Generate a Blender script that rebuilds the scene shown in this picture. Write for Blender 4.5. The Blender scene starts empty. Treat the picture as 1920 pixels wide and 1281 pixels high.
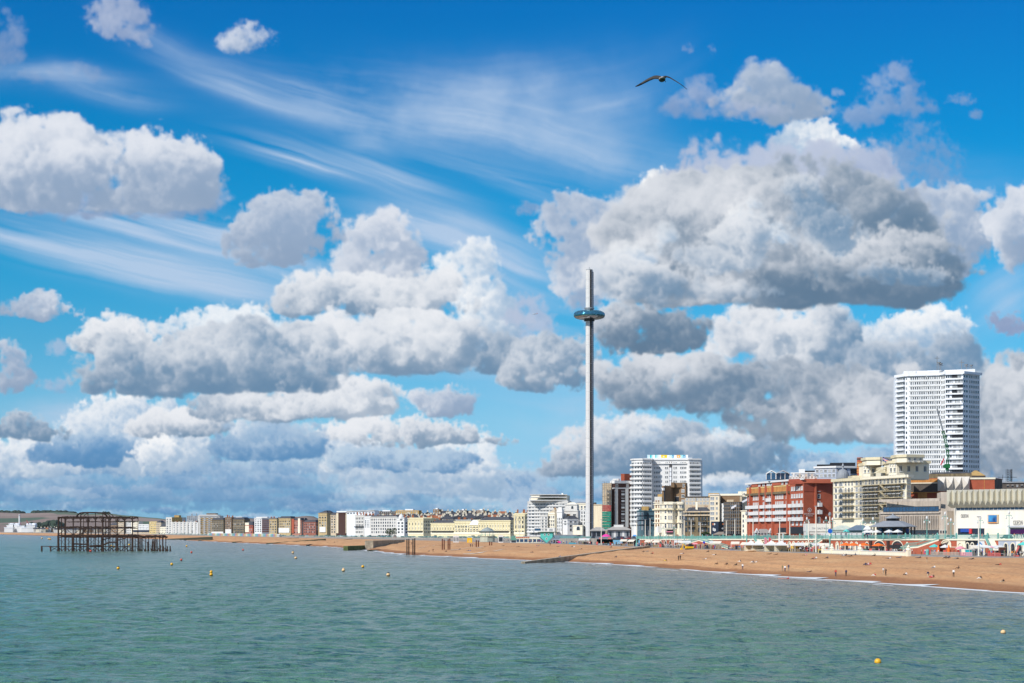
import bpy, math, random
import numpy as np
from mathutils import Vector, Matrix
R=math.radians
sc=bpy.context.scene; col=sc.collection
# ---------------- camera ----------------
F=3680.; HZ=994.; CAMZ=12.           # focal length and horizon in pixels of the 1920 px wide photograph
cam=bpy.data.objects.new('camera',bpy.data.cameras.new('camera')); col.objects.link(cam); sc.camera=cam
cam.location=(0,0,CAMZ); cam.rotation_euler=(R(90),0,0)
cam.data.sensor_width=36; cam.data.lens=36*F/1920; cam.data.shift_y=(HZ-640.5)/1920
cam.data.clip_start=.5; cam.data.clip_end=60000
# ---------------- light ----------------
SUN_EL,SUN_BACK=R(38),R(42)          # height, and how far behind the camera from the left
sd=Vector((-math.cos(SUN_BACK)*math.cos(SUN_EL),-math.sin(SUN_BACK)*math.cos(SUN_EL),math.sin(SUN_EL)))
sun=bpy.data.objects.new('sun',bpy.data.lights.new('sun','SUN')); col.objects.link(sun)
sun.data.energy=4.6; sun.data.angle=R(.5); sun.data.color=(1,.955,.88)
sun.rotation_euler=sd.to_track_quat('Z','Y').to_euler(); sun.location=sd*300
sc.view_settings.view_transform='Standard'; sc.view_settings.look='None'; sc.view_settings.exposure=0; sc.view_settings.gamma=1
SKY_STRENGTH=.10
# ---- cloud map, drawn procedurally: small density volumes lit by the sun direction, seen from far away ----
U0,U1,V0,V1,ST=-160,2080,-160,1000,1.75
def cloud_map():
    rng=np.random.default_rng(11); f4=np.float32
    def worley(n,c):
        pts=rng.random((c,c,c,3)).astype(f4)
        g=(np.arange(n,dtype=f4)+.5)/n*c
        best=np.full((n,n,n),9,f4); ci=np.floor(g).astype(int)
        for a in(-1,0,1):
            for b in(-1,0,1):
                for d in(-1,0,1):
                    ix=(ci+a)%c; iy=(ci+b)%c; iz=(ci+d)%c
                    P=pts[ix][:,iy][:,:,iz]
                    dx=(ci+a)[:,None,None]+P[...,0]-g[:,None,None]
                    dy=(ci+b)[None,:,None]+P[...,1]-g[None,:,None]
                    dz=(ci+d)[None,None,:]+P[...,2]-g[None,None,:]
                    np.minimum(best,dx*dx+dy*dy+dz*dz,out=best)
        return 1-np.clip(np.sqrt(best),0,1.1)/1.1
    def smooth_noise(n,c):
        s=rng.random((c,c,c)).astype(f4)
        g=np.arange(n,dtype=f4)/n*c; i=np.floor(g).astype(int); t=g-i; t=t*t*(3-2*t); j=(i+1)%c
        for ax in range(3):
            sh=[1,1,1]; sh[ax]=-1; T=t.reshape(sh)
            s=np.take(s,i,ax)*(1-T)+np.take(s,j,ax)*T
        return s
    N=192
    def up(a,k):
        n=a.shape[0]; g=np.arange(n*k,dtype=f4)/k; i=np.floor(g).astype(int); t=(g-i).astype(f4); j=(i+1)%n
        for ax in range(3):
            sh=[1,1,1]; sh[ax]=-1; T=t.reshape(sh)
            a=np.take(a,i,ax)*(1-T)+np.take(a,j,ax)*T
        return a
    W=worley(96,5)
    c=up(W,2)*.5+np.tile(W,(2,2,2))*.26+np.tile(W[::2,::2,::2],(4,4,4))*.15+np.tile(W[::4,::4,::4],(8,8,8))*.06
    P=sum(smooth_noise(N,k)*a for k,a in((6,.5),(12,.25),(24,.14),(48,.08),(96,.05)))
    c=(c-c.mean())/c.std(); P=(P-P.mean())/P.std()
    cube=(c*.62+P*.55).astype(f4); flat=cube.ravel()
    P2=P.astype(f4).ravel()
    def samp(x,y,z,fl):
        xi=np.floor(x).astype(np.int32); yi=np.floor(y).astype(np.int32); zi=np.floor(z).astype(np.int32)
        fx=x-xi; fy=y-yi; fz=z-zi
        x0=(xi%N)*(N*N); x1=((xi+1)%N)*(N*N); y0=(yi%N)*N; y1=((yi+1)%N)*N; z0=zi%N; z1=(zi+1)%N
        r=0
        for A,wa in((x0,1-fx),(x1,fx)):
            for B,wb in((y0,1-fy),(y1,fy)):
                r=r+wa*wb*(fl[A+B+z0]*(1-fz)+fl[A+B+z1]*fz)
        return r
    nu=int((U1-U0)/ST); nv=int((V1-V0)/ST)
    RGB=np.zeros((nv,nu,3),f4); AL=np.zeros((nv,nu),f4)
    S=lambda *c:np.array([(x/255/12.92 if x/255<.04045 else ((x/255+.055)/1.055)**2.4) for x in c],f4)
    PAL={'N':(S(230,234,242),S(146,170,200)),'M':(S(240,242,246),S(104,142,176)),'D':(S(228,231,237),S(98,128,156)),
         'W':(S(255,255,255),S(150,184,216)),'W2':(S(240,246,250),S(112,166,206)),'H':(S(196,215,232),S(88,146,196)),'P':(S(190,200,222),S(140,160,196))}
    sstep=lambda a,b,x:(lambda t:t*t*(3-2*t))(np.clip((x-a)/(b-a),0,1))
    # ---- cirrus: thin wind-drawn veils ----
    def noise2(w,h,seed,base,oct=6,ax=1.):
        r=np.random.default_rng(seed); out=np.zeros((h,w),f4); a=1.; tot=0
        for o_ in range(oct):
            gx=max(2,int(base*2**o_)); gy=max(2,int(base*2**o_*h/w*ax))
            g=r.random((gy+3,gx+3)).astype(f4)
            xx=np.linspace(0,gx,w,endpoint=False); yy=np.linspace(0,gy,h,endpoint=False)
            xi=xx.astype(int); yi=yy.astype(int); tx=(xx-xi); ty=(yy-yi); tx=tx*tx*(3-2*tx); ty=(ty*ty*(3-2*ty))[:,None]
            v=(g[yi][:,xi]*(1-tx)+g[yi][:,xi+1]*tx)*(1-ty)+(g[yi+1][:,xi]*(1-tx)+g[yi+1][:,xi+1]*tx)*ty
            out+=a*v.astype(f4); tot+=a; a*=.55
        return out/tot
    gu=U0+(np.arange(nu)+.5)*ST; gv=V0+(np.arange(nv)+.5)*ST
    GX,GY=np.meshgrid(gu.astype(f4),gv.astype(f4))
    big=noise2(2048,2048,5,5,7)*2-1; streak=noise2(2048,2048,9,3,7,ax=9)
    def bil(a,x,y):
        h,w=a.shape; x=np.abs(np.mod(x,2*w-4)-(w-2)); y=np.abs(np.mod(y,2*h-4)-(h-2)); xi=x.astype(int); yi=y.astype(int); fx=x-xi; fy=y-yi
        return (a[yi,xi]*(1-fx)+a[yi,xi+1]*fx)*(1-fy)+(a[yi+1,xi]*(1-fx)+a[yi+1,xi+1]*fx)*fy
    def cloud(bl,pal='M',base=None,L=90,amp=.40,op=1.,dens=1.,soft=.42,fade=1.):
        bl=np.array(bl,f4); pad=1.75
        x0=max(U0,(bl[:,0]-bl[:,2]*pad).min()); x1=min(U1,(bl[:,0]+bl[:,2]*pad).max())
        y0=max(V0,(bl[:,1]-bl[:,3]*pad).min()); y1=min(V1-ST,(bl[:,1]+bl[:,3]*pad).max())
        i0=int((x0-U0)/ST); i1=min(nu,int((x1-U0)/ST)+1); j0=int((y0-V0)/ST); j1=min(nv,int((y1-V0)/ST)+1)
        if i1-i0<3 or j1-j0<3: return
        X=(U0+(np.arange(i0,i1)+.5)*ST).astype(f4); Y=(V0+(np.arange(j0,j1)+.5)*ST).astype(f4)
        rz=np.minimum(bl[:,2],bl[:,3]*1.8); Zr=rz.max()*1.15
        nz=int(np.clip(2*Zr/(ST*1.6),12,64)); Z=np.linspace(-Zr,Zr,nz).astype(f4); dz=Z[1]-Z[0]
        Xg=X[None,:,None]; Yg=Y[:,None,None]; Zg=Z[None,None,:]
        F=np.zeros((len(Y),len(X),nz),f4)
        for k,b in enumerate(bl):
            zc=(rng.random()-.5)*.7*(Zr-rz[k])
            r=((Xg-b[0])/b[2])**2+((Yg-b[1])/b[3])**2+((Zg-zc)/rz[k])**2
            F+=np.exp(-1.25*r)*1.45
        F-=.06; F=np.minimum(F,.80+.12*F)
        o=rng.random(3)*N; k=38./L
        act=F>.02
        iy,ix,iz=np.nonzero(act)
        x=X[ix]; y=Y[iy]; z=Z[iz]+((rng.random(act.shape[:2]).astype(f4)-.5)*dz)[iy,ix]
        wx=samp(x*k*.3+o[0],y*k*.3+o[1],z*k*.3+o[2],P2)
        n=samp(x*k+o[2]+wx*5,y*k*1.15+o[0]+wx*3,z*k+o[1],flat)
        n2=samp(x*k*2.7+o[1]+n*4,y*k*2.7+o[2],z*k*2.7+o[0],P2)
        n3=samp(x*k*6.1+o[0]+n2*5,y*k*5.+o[1]+n*6,z*k*6.1,P2)
        s=F[act]*1.15-.50+amp*1.2*n+.30*n2+.22*n3
        s=s-np.clip(.24-F[act],0,.24)*3.4
        if base is not None: s=s-np.clip((y-(base-4+wx*5))/(L*.16),0,3)
        D=np.zeros_like(F); D[act]=np.clip(s/(soft*3.0),0,1)**2.
        # light: march the optical depth down from the sun side (sun up-left, a bit behind the viewer)
        ext=.15*dens; lext=.10*dens
        lx,ly,lz=-.66,.62,-.42; step=ST/ly; sx=lx/ly; sz=lz/ly*ST/dz
        T=np.zeros_like(D); cur=np.zeros(D.shape[1:],f4)
        def shift(a,dx,dzv):
            # value at (i+dx, k+dzv)
            n0,n1=a.shape
            xi=np.arange(n0)+dx; a0=np.clip(np.floor(xi).astype(int),-1,n0); t=(xi-np.floor(xi)).astype(f4)[:,None]
            ap=np.pad(a,((1,1),(0,0))); q=ap[np.clip(a0+1,0,n0+1)]*(1-t)+ap[np.clip(a0+2,0,n0+1)]*t
            zi=np.arange(n1)+dzv; z0=np.clip(np.floor(zi).astype(int),-1,n1); t=(zi-np.floor(zi)).astype(f4)[None]
            qp=np.pad(q,((0,0),(1,1))); return qp[:,np.clip(z0+1,0,n1+1)]*(1-t)+qp[:,np.clip(z0+2,0,n1+1)]*t
        for j in range(D.shape[0]):
            cur=shift(cur,sx,sz)+D[j]*step*lext
            T[j]=cur
        Lt=.58*np.exp(-T*1.1)+.28*np.exp(-T*.25)+.14*np.exp(-T*.05)
        # ambient: darker towards the base
        a=1-np.exp(-D*dz*ext*1.6)
        tr=np.cumprod(1-a,axis=2); tr=np.concatenate([np.ones_like(tr[...,:1]),tr[...,:-1]],2)
        wgt=tr*a; A=wgt.sum(2); lum=(wgt*Lt).sum(2)/np.maximum(A,1e-4)
        lit,sh=PAL[pal]
        sl0=(slice(j0,j1),slice(i0,i1)); gy=(Y-Y.min())/max((base or Y.max())-Y.min(),1)
        m=bil(big,GX[sl0]*1.5+o[0]*9,GY[sl0]*2.6+o[1]*9)
        q=lum[A>.35]
        if q.size<20: q=lum.ravel()
        p0,p1=np.percentile(q,4),np.percentile(q,97); lum=np.clip((lum-p0)/max(p1-p0,.05),-.3,1.3)
        lum=.66*lum+.22+m*1.15-.40*np.clip(gy,0,1.1)[:,None]**1.5
        lum=(.5+.5*np.tanh(2.1*(lum-.52)))[...,None]
        if base is not None:
            top=Y.min(); low=sstep(.35,1,(Y-top)/max(base-top,1))[:,None,None]
            sh=sh*(1-.10*low)
        col=sh*(1-lum)+lit*lum
        A=(A*op)[...,None]
        if fade<1: A=A*fade
        sl=(slice(j0,j1),slice(i0,i1))
        RGB[sl]=RGB[sl]*(1-A)+col*A; AL[sl]=AL[sl]*(1-A[...,0])+A[...,0]
    wob=bil(big,GX*.6+400,GY*.6+400)
    cir=np.zeros((nv,nu),f4); wob2=bil(big,GX*2.6+100,GY*3.4+700)
    for i,(cx,cy,rx,ry,ang,o,fl) in enumerate([(860,215,330,66,9,.95,.35),(690,220,150,50,6,.8,.3),(1080,265,200,50,17,.8,.4),(600,190,230,35,15,.45,.9),(930,165,230,60,-6,.6,.15),(1120,190,160,70,-12,.35,.2),
        (560,300,130,22,17,.75,1.),(720,330,150,28,18,.45,1.),(470,180,150,22,17,.45,.9),(690,275,50,22,5,.4,.5),(900,310,220,25,12,.25,1),(1000,355,140,20,20,.25,1),
        (330,440,330,42,15,.75,1.),(250,500,330,38,12,.85,1.),(420,540,150,30,9,.5,1.),(850,440,170,50,18,.7,.6),(960,500,120,60,25,.55,.6),(1000,600,130,60,15,.45,.5),
        (100,150,140,26,3,.5,.4),(200,175,110,22,14,.45,.5),(330,100,130,28,22,.25,.5),(90,800,150,40,0,.5,.3),(1040,780,160,70,0,.3,.3),(1000,850,160,40,4,.3,.3),(1890,560,90,60,-30,.4,.3),(800,690,300,60,4,.3,.3),(1500,330,400,60,4,.25,.2)]):
        t=math.radians(ang); dx=GX-cx; dy=GY-cy
        a=(dx*math.cos(t)+dy*math.sin(t)); b=(-dx*math.sin(t)+dy*math.cos(t)); b=b+wob*26+wob2*13*(1.3-fl)+(.22+.12*math.sin(i*1.7))*ry*((a/rx)**2-.3)*(1 if i%3 else -1)
        m=np.exp(-1.4*((a/rx)**2+(b/ry)**2))
        s=bil(streak,a*.9+137*i+900,b*(1.6+2*fl)+71*i+800); n=bil(big,GX*1.7+99*i,GY*1.7+55*i)*.5+.5
        f2=bil(streak,a*2.3+55*i,b*4.5+33*i)
        tex=np.clip((s*fl+n*(1-fl)-.33)*3.2,0,1.4)*(.45+1.1*f2)
        cir=1-(1-cir)*(1-np.clip(m*o*tex*1.5,0,.95))
    A=(cir*.92)[...,None]; RGB[:]=RGB*(1-A)+S(186,207,233)*A; AL[:]=cir*.92
    # ---- cumulus, far to near ----
    r2=np.random.default_rng(4)
    for k in range(210):                               # the low banks over the horizon
        y=r2.uniform(862,988); x=r2.uniform(-150,2050)
        if 950<x<1190 and y<905: continue
        s=np.interp(y,[868,985],[1.,.26])
        n=r2.integers(2,6); w=r2.uniform(40,95)*s
        cloud([(x+r2.uniform(-1,1)*w*1.1,y+r2.uniform(-9,7)*s,w*r2.uniform(.5,1),r2.uniform(11,24)*s) for _ in range(n)],r2.choice(['H','H','W2']),base=y+9*s,L=34*s,op=r2.uniform(.7,1.),dens=r2.uniform(2.,3.6),amp=.36)
    C=cloud
    C([(700,905,260,38),(480,915,220,34),(200,900,240,45),(60,900,150,40),(850,915,120,40)],'H',L=40,op=.7,dens=1.4,base=965)
    C([(1250,905,260,34),(1500,920,240,30),(1040,915,90,35)],'H',L=45,op=.5,dens=1.,base=965)
    C([(850,850,60,30),(905,875,36,52),(880,905,70,35),(760,880,140,30),(930,930,40,35)],'W',L=46,base=930,dens=1.3,op=.95)
    C([(980,930,40,36),(1010,945,50,22)],'H',L=36,dens=1.5)
    C([(640,835,34,30),(690,850,50,24),(635,872,36,24)],'W',L=44,base=885,dens=1.5)
    C([(720,862,110,26),(800,868,90,22)],'H',L=44,base=880,dens=2)
    C([(700,806,90,24),(790,808,90,22),(860,822,80,14),(935,827,34,8),(640,812,40,14)],'M',L=40,base=834,dens=1.9,amp=.42)
    C([(60,860,70,40),(20,850,40,36),(120,850,50,26)],'W',L=48,base=890,dens=1.2)
    C([(180,800,62,44),(225,775,45,32),(185,830,70,40),(310,768,30,20),(275,772,40,24),(250,835,90,50),(330,840,60,38)],'W',L=44,base=900,dens=1.7,amp=.30)
    C([(160,835,70,28),(120,850,60,24),(200,845,60,26)],'H',L=44,base=872,dens=2.0)
    C([(300,835,40,30),(290,850,34,16)],'W',L=36,base=872,dens=1.6)
    C([(325,795,75,26),(390,798,50,22),(285,795,50,18)],'M',L=50,base=818,dens=2.0)
    C([(30,797,44,24),(80,815,50,18)],'M',L=44,base=829,dens=1.8)
    C([(480,826,70,34),(560,830,48,38),(450,842,60,24),(590,845,26,20),(520,835,60,30)],'H',L=46,base=860,dens=2.0)
    C([(480,805,44,20),(560,810,26,20)],'W',L=38,base=840,dens=1.3,op=.8)
    C([(540,760,90,42),(430,762,65,26),(620,752,80,38),(700,742,60,32),(490,745,60,30),(590,735,60,24)],'M',L=58,base=793,dens=1.9)
    C([(845,752,42,28),(795,745,30,16),(820,765,30,18)],'N',L=44,base=782,dens=1.8)
    C([(1100,835,52,44),(1150,850,60,36),(1210,822,72,44),(1280,842,66,40),(1390,842,70,38),(1340,852,110,32),(1200,872,150,34),(1060,870,40,26)],'M',L=50,base=895,dens=1.5,amp=.42)
    C([(1205,803,46,24),(1370,820,40,20)],'W',L=36,base=840,dens=1.0,op=.7)
    C([(1370,903,46,18),(1330,905,30,12)],'W',L=34,base=920,dens=1.4,op=.8)
    C([(1640,865,60,26),(1590,872,40,14)],'H',L=40,op=.7)
    C([(1875,730,70,60),(1900,800,80,60),(1860,860,60,50),(1960,760,120,90),(1840,800,30,50)],'D',L=70,dens=1.3,base=920)
    C([(700,470,62,60),(715,440,55,34),(670,490,50,40),(740,500,60,36)],'N',L=70,base=545,dens=1.2,soft=.45)
    C([(862,500,50,40),(905,492,28,42),(885,540,52,56),(912,590,46,66),(940,620,60,44)],'W',L=64,base=665,dens=1.0,amp=.30)
    C([(985,600,36,50),(1010,640,44,50)],'P',L=50,dens=.8,op=.8,soft=.5)
    C([(590,545,52,40),(650,560,90,38),(740,556,90,40),(815,545,42,40),(700,575,150,24)],'M',L=84,base=600,dens=1.7)
    C([(470,592,28,26),(400,612,60,34),(300,616,26,18),(450,620,80,36)],'W',L=50,base=660,dens=1.1,op=.9)
    C([(215,625,52,34),(250,640,60,28),(180,640,40,22)],'M',L=56,base=665,dens=1.9)
    C([(640,640,100,42),(740,630,110,42),(830,640,90,44),(890,672,80,36),(780,668,150,36),(700,610,60,24)],'M',L=84,base=705,dens=1.5)
    C([(1035,680,72,44),(1000,655,40,34),(1075,692,50,32),(980,700,50,26),(1055,650,40,26)],'M',L=60,base=728,dens=1.6)
    C([(200,690,70,48),(290,690,110,50),(400,680,110,52),(500,665,110,52),(590,690,80,44),(350,715,200,28),(440,640,80,34),(550,630,60,34)],'M',L=84,base=738,dens=1.6,amp=.4)
    C([(70,575,52,22),(100,582,44,16),(25,580,34,13),(82,560,26,18)],'N',L=46,dens=1.5,base=603)
    C([(15,690,32,48),(35,715,32,24),(0,650,20,20)],'N',L=46,dens=1.2,base=738)
    C([(105,650,26,16),(105,720,30,16)],'P',L=34,op=.6,soft=.6)
    C([(520,420,72,50),(590,410,46,44),(470,455,46,34),(500,478,60,22),(610,440,34,30)],'N',L=72,dens=1.6,base=500,amp=.42)
    C([(1235,350,40,30),(1260,375,50,34),(1215,375,34,24)],'W',L=48,dens=1.2)
    C([(1200,625,74,48),(1270,625,60,38),(1150,600,50,40)],'D',L=70,base=664,dens=1.9)
    C([(1470,625,90,52),(1400,615,56,38),(1560,625,66,48),(1480,680,120,36),(1380,660,50,30)],'M',L=84,base=715,dens=1.5)
    C([(1700,622,70,36),(1655,634,40,22),(1775,606,48,34),(1740,640,70,36)],'W',L=50,base=680,dens=1.4,amp=.3)
    C([(1720,680,110,44),(1660,690,80,40),(1790,670,40,40)],'M',L=64,base=760,dens=1.0)
    C([(1190,705,80,40),(1290,710,100,40),(1400,730,120,44),(1520,745,140,50),(1630,750,90,60),(1500,790,140,32),(1600,800,110,34),(1180,745,70,26),(1700,770,60,60)],'D',L=80,base=828,dens=1.5,amp=.42)
    C([(1895,605,38,22)],'P',L=40,dens=1.8)
    C([(1505,278,52,46),(1540,268,44,40),(1480,300,36,40),(1592,276,26,18)],'W',L=50,dens=1.8,amp=.26)
    C([(1780,405,72,62),(1730,430,60,66),(1820,430,36,50),(1770,460,80,50)],'N',L=80,dens=1.2,base=520,soft=.4)
    C([(1900,440,52,60),(1940,420,60,60)],'N',L=76,dens=1.4,base=512)
    C([(1060,420,56,44),(1110,398,34,36),(1180,430,76,60),(1140,470,80,50),(1100,520,60,50)],'N',L=64,dens=.9,amp=.46,soft=.4)
    C([(1330,320,70,52),(1440,330,90,60),(1560,320,90,56),(1640,330,70,50)],'P',L=76,dens=1.1,amp=.4,soft=.5,op=.95)
    C([(1250,400,70,50),(1190,460,90,56),(1310,440,120,90),(1240,520,120,48),(1400,400,100,70),(1500,420,140,110),(1480,510,200,58),(1620,450,120,86),(1690,510,110,50),(1570,545,130,34),(1340,520,160,50),(1410,350,60,40)],'D',L=110,base=572,dens=1.25,amp=.42)
    C([(1395,395,44,30),(1440,440,50,26)],'W',L=50,dens=.8,soft=.5,op=.8)
    C([(1585,470,50,26),(1180,470,50,30),(1255,430,34,26)],'W',L=50,dens=.7,soft=.6,op=.7)
    C([(1690,480,110,50),(1640,520,120,36)],'D',L=80,base=556,dens=1.0)
    C([(1370,450,70,34),(1330,480,80,30),(1400,420,46,26)],'M',L=64,dens=1.1,soft=.45,op=.9)
    C([(1530,390,46,44),(1550,440,60,34),(1500,350,30,24)],'M',L=56,dens=1.1,soft=.4,op=.9)
    C([(1210,520,110,30),(1300,545,150,26),(1120,500,60,26)],'M',L=70,base=572,dens=1.1,soft=.45,op=.85)
    C([(1670,510,80,26),(1740,520,50,20)],'M',L=56,base=540,dens=1.2,soft=.4,op=.9)
    C([(90,370,110,36),(200,380,140,30),(340,375,80,40)],'P',L=70,dens=.7,base=412,soft=.6,op=.8)
    C([(30,280,58,66),(10,320,60,60),(110,310,80,60),(130,255,50,36),(255,310,74,66),(300,330,80,60),(340,345,70,56),(190,350,120,46),(385,340,24,42),(60,350,90,42)],'N',L=92,base=396,dens=1.35,amp=.42)
    C([(1440,165,48,46),(1470,190,66,40),(1420,195,80,30),(1520,195,40,24)],'N',L=76,dens=1.0,base=232,soft=.55)
    C([(1360,205,120,20),(1315,165,34,32),(1290,205,40,20)],'P',L=60,dens=.6,soft=.7,op=.7)
    C([(205,10,44,34),(240,40,46,40),(270,62,26,26),(195,45,34,26)],'P',L=56,dens=.9,soft=.6,op=.85)
    C([(12,60,36,46),(0,100,46,30)],'P',L=60,dens=.5,soft=.7,op=.6)
    C([(140,125,36,16),(160,140,60,16),(60,140,70,16)],'P',L=60,dens=.5,soft=.8,op=.5)
    C([(462,62,34,24),(445,80,38,20),(490,72,30,22)],'N',L=46,dens=.8,soft=.6,op=.85)
    C([(1670,150,44,28),(1705,150,24,30),(1610,215,44,24),(1680,200,70,20)],'P',L=40,dens=.5,amp=.55,soft=.6,op=.6)
    C([(1720,290,60,60),(1750,310,40,50)],'P',L=40,dens=.4,amp=.55,soft=.6,op=.5)
    C([(1290,90,10,9),(1332,92,9,15),(1572,172,14,9),(1800,185,24,12),(1830,215,14,10),(985,390,26,12)],'P',L=26,dens=.8,amp=.5,soft=.6,op=.55)
    RGB=RGB/np.maximum(AL,1e-3)[...,None]
    return RGB,AL
def build_world():
    w=bpy.data.worlds.new('World'); sc.world=w; w.use_nodes=True; nt=w.node_tree; n=nt.nodes; l=nt.links; n.clear()
    rgb,al=cloud_map(); h,wd=al.shape
    img=bpy.data.images.new('cloud_field',wd,h,alpha=True,float_buffer=True); img.colorspace_settings.name='Non-Color'; img.alpha_mode='CHANNEL_PACKED'
    px=np.ones((h,wd,4),np.float32); px[...,:3]=rgb[::-1]; px[...,3]=al[::-1]; img.pixels.foreach_set(px.ravel()); img.update()
    def N(t,**k):
        x=n.new(t)
        for a,b in k.items(): setattr(x,a,b)
        return x
    def M(op,a,b=None,clamp=False):
        x=N('ShaderNodeMath',operation=op,use_clamp=clamp)
        for i,v in enumerate((a,b)):
            if v is None: continue
            if isinstance(v,(int,float)): x.inputs[i].default_value=v
            else: l.new(v,x.inputs[i])
        return x.outputs[0]
    tc=N('ShaderNodeTexCoord'); sp=N('ShaderNodeSeparateXYZ'); l.new(tc.outputs['Generated'],sp.inputs[0])
    X,Y,Z=sp.outputs
    ay=M('MAXIMUM',M('ABSOLUTE',Y),.22)
    U=M('DIVIDE',X,ay); V=M('DIVIDE',M('MAXIMUM',Z,0.0),ay)
    # direction -> place on the cloud field
    u=M('DIVIDE',M('SUBTRACT',M('MULTIPLY',U,F),U0-960.),float(U1-U0))
    v=M('DIVIDE',M('SUBTRACT',M('MULTIPLY',V,F),HZ-V1),float(V1-V0))
    cb=N('ShaderNodeCombineXYZ'); l.new(u,cb.inputs[0]); l.new(v,cb.inputs[1])
    im=N('ShaderNodeTexImage',interpolation='Cubic',extension='MIRROR'); im.image=img; l.new(cb.outputs[0],im.inputs[0])
    sky=N('ShaderNodeTexSky',sky_type='NISHITA'); sky.sun_disc=False; sky.sun_elevation=SUN_EL
    sky.sun_rotation=math.atan2(sd.x,sd.y); sky.altitude=10; sky.air_density=1.; sky.dust_density=.4; sky.ozone_density=2.
    ramp=N('ShaderNodeValToRGB'); l.new(Z,ramp.inputs[0])
    el=ramp.color_ramp.elements
    pts=SKYTINT
    while len(el)<len(pts): el.new(.5)
    for e,(p,c) in zip(el,pts): e.position=p; e.color=(c[0]/2,c[1]/2,c[2]/2,1)
    mul=N('ShaderNodeMix',data_type='RGBA',blend_type='MULTIPLY'); mul.inputs[0].default_value=1
    l.new(sky.outputs[0],mul.inputs[6]); l.new(ramp.outputs[0],mul.inputs[7])
    dbl=N('ShaderNodeVectorMath',operation='SCALE'); l.new(mul.outputs[2],dbl.inputs[0]); dbl.inputs['Scale'].default_value=2.
    # clouds: the field is in display light, so bring it to the sky's scale
    sc_=N('ShaderNodeVectorMath',operation='SCALE'); l.new(im.outputs[0],sc_.inputs[0]); sc_.inputs['Scale'].default_value=1/SKY_STRENGTH*CLOUD_GAIN
    mx=N('ShaderNodeMix',data_type='RGBA'); l.new(im.outputs['Alpha'],mx.inputs[0]); l.new(dbl.outputs[0],mx.inputs[6]); l.new(sc_.outputs[0],mx.inputs[7])
    bg=N('ShaderNodeBackground'); bg.inputs[1].default_value=SKY_STRENGTH; l.new(mx.outputs[2],bg.inputs[0])
    out=N('ShaderNodeOutputWorld'); l.new(bg.outputs[0],out.inputs[0])
    w.cycles.sampling_method='MANUAL'; w.cycles.sample_map_resolution=1024
CLOUD_GAIN=1.0
SKYTINT=[(0,(.37,.88,1.75)),(.0255,(.43,.86,1.52)),(.0527,(.41,.856,1.31)),(.093,(.20,.75,1.12)),(.133,(.06,.73,1.10)),(.184,(.015,.66,1.06)),(.2595,(.01,.53,1.05)),(.45,(.12,.62,1.2)),(1,(.35,.7,1.15))]
# ---------------- helpers ----------------
random.seed(7); RND=random.Random(21)
def px(u,Y): return (u-960.)/F*Y
def zv(v,Y): return CAMZ+(HZ-v)/F*Y
def P(u,v,Y): return Vector((px(u,Y),Y,zv(v,Y)))
def lin(c): return tuple(x/12.92 if x<.04045 else ((x+.055)/1.055)**2.4 for x in c)
_M={}
def mat(name,c,rough=.8,var=.12,scale=.25,metal=0,spec=.35,bump=0,stain=0,stretch=1.):
    if name in _M: return _M[name]
    m=bpy.data.materials.new(name); _M[name]=m; m.use_nodes=True; nt=m.node_tree; n=nt.nodes; l=nt.links; b=n['Principled BSDF']
    b.inputs['Roughness'].default_value=rough; b.inputs['Metallic'].default_value=metal; b.inputs['Specular IOR Level'].default_value=spec
    tc=n.new('ShaderNodeTexCoord'); mp=n.new('ShaderNodeMapping'); mp.inputs['Scale'].default_value=(scale,scale,scale/stretch); l.new(tc.outputs['Object'],mp.inputs[0])
    t=n.new('ShaderNodeTexNoise'); t.inputs['Scale'].default_value=1; t.inputs['Detail'].default_value=6; t.inputs['Roughness'].default_value=.65; l.new(mp.outputs[0],t.inputs[0])
    r=n.new('ShaderNodeValToRGB'); e=r.color_ramp.elements
    e[0].position=.3; e[1].position=.72
    e[0].color=(*[x*(1-var*1.5) for x in c],1); e[1].color=(*[min(1,x*(1+var)) for x in c],1); l.new(t.outputs[0],r.inputs[0])
    out=r.outputs[0]
    if stain:
        mp2=n.new('ShaderNodeMapping'); mp2.inputs['Scale'].default_value=(.9,.9,.09); l.new(tc.outputs['Object'],mp2.inputs[0])
        t2=n.new('ShaderNodeTexNoise'); t2.inputs['Scale'].default_value=1; t2.inputs['Detail'].default_value=5; l.new(mp2.outputs[0],t2.inputs[0])
        r2=n.new('ShaderNodeValToRGB'); r2.color_ramp.elements[0].position=.35; r2.color_ramp.elements[1].position=.6
        r2.color_ramp.elements[0].color=(1-stain,1-stain,1-stain*.95,1); r2.color_ramp.elements[1].color=(1,1,1,1); l.new(t2.outputs[0],r2.inputs[0])
        mx=n.new('ShaderNodeMix'); mx.data_type='RGBA'; mx.blend_type='MULTIPLY'; mx.inputs[0].default_value=1; l.new(out,mx.inputs[6]); l.new(r2.outputs[0],mx.inputs[7]); out=mx.outputs[2]
    l.new(out,b.inputs['Base Color'])
    if bump:
        bp=n.new('ShaderNodeBump'); bp.inputs['Strength'].default_value=bump; bp.inputs['Distance'].default_value=.3; l.new(t.outputs[0],bp.inputs['Height']); l.new(bp.outputs[0],b.inputs['Normal'])
    return m
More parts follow.
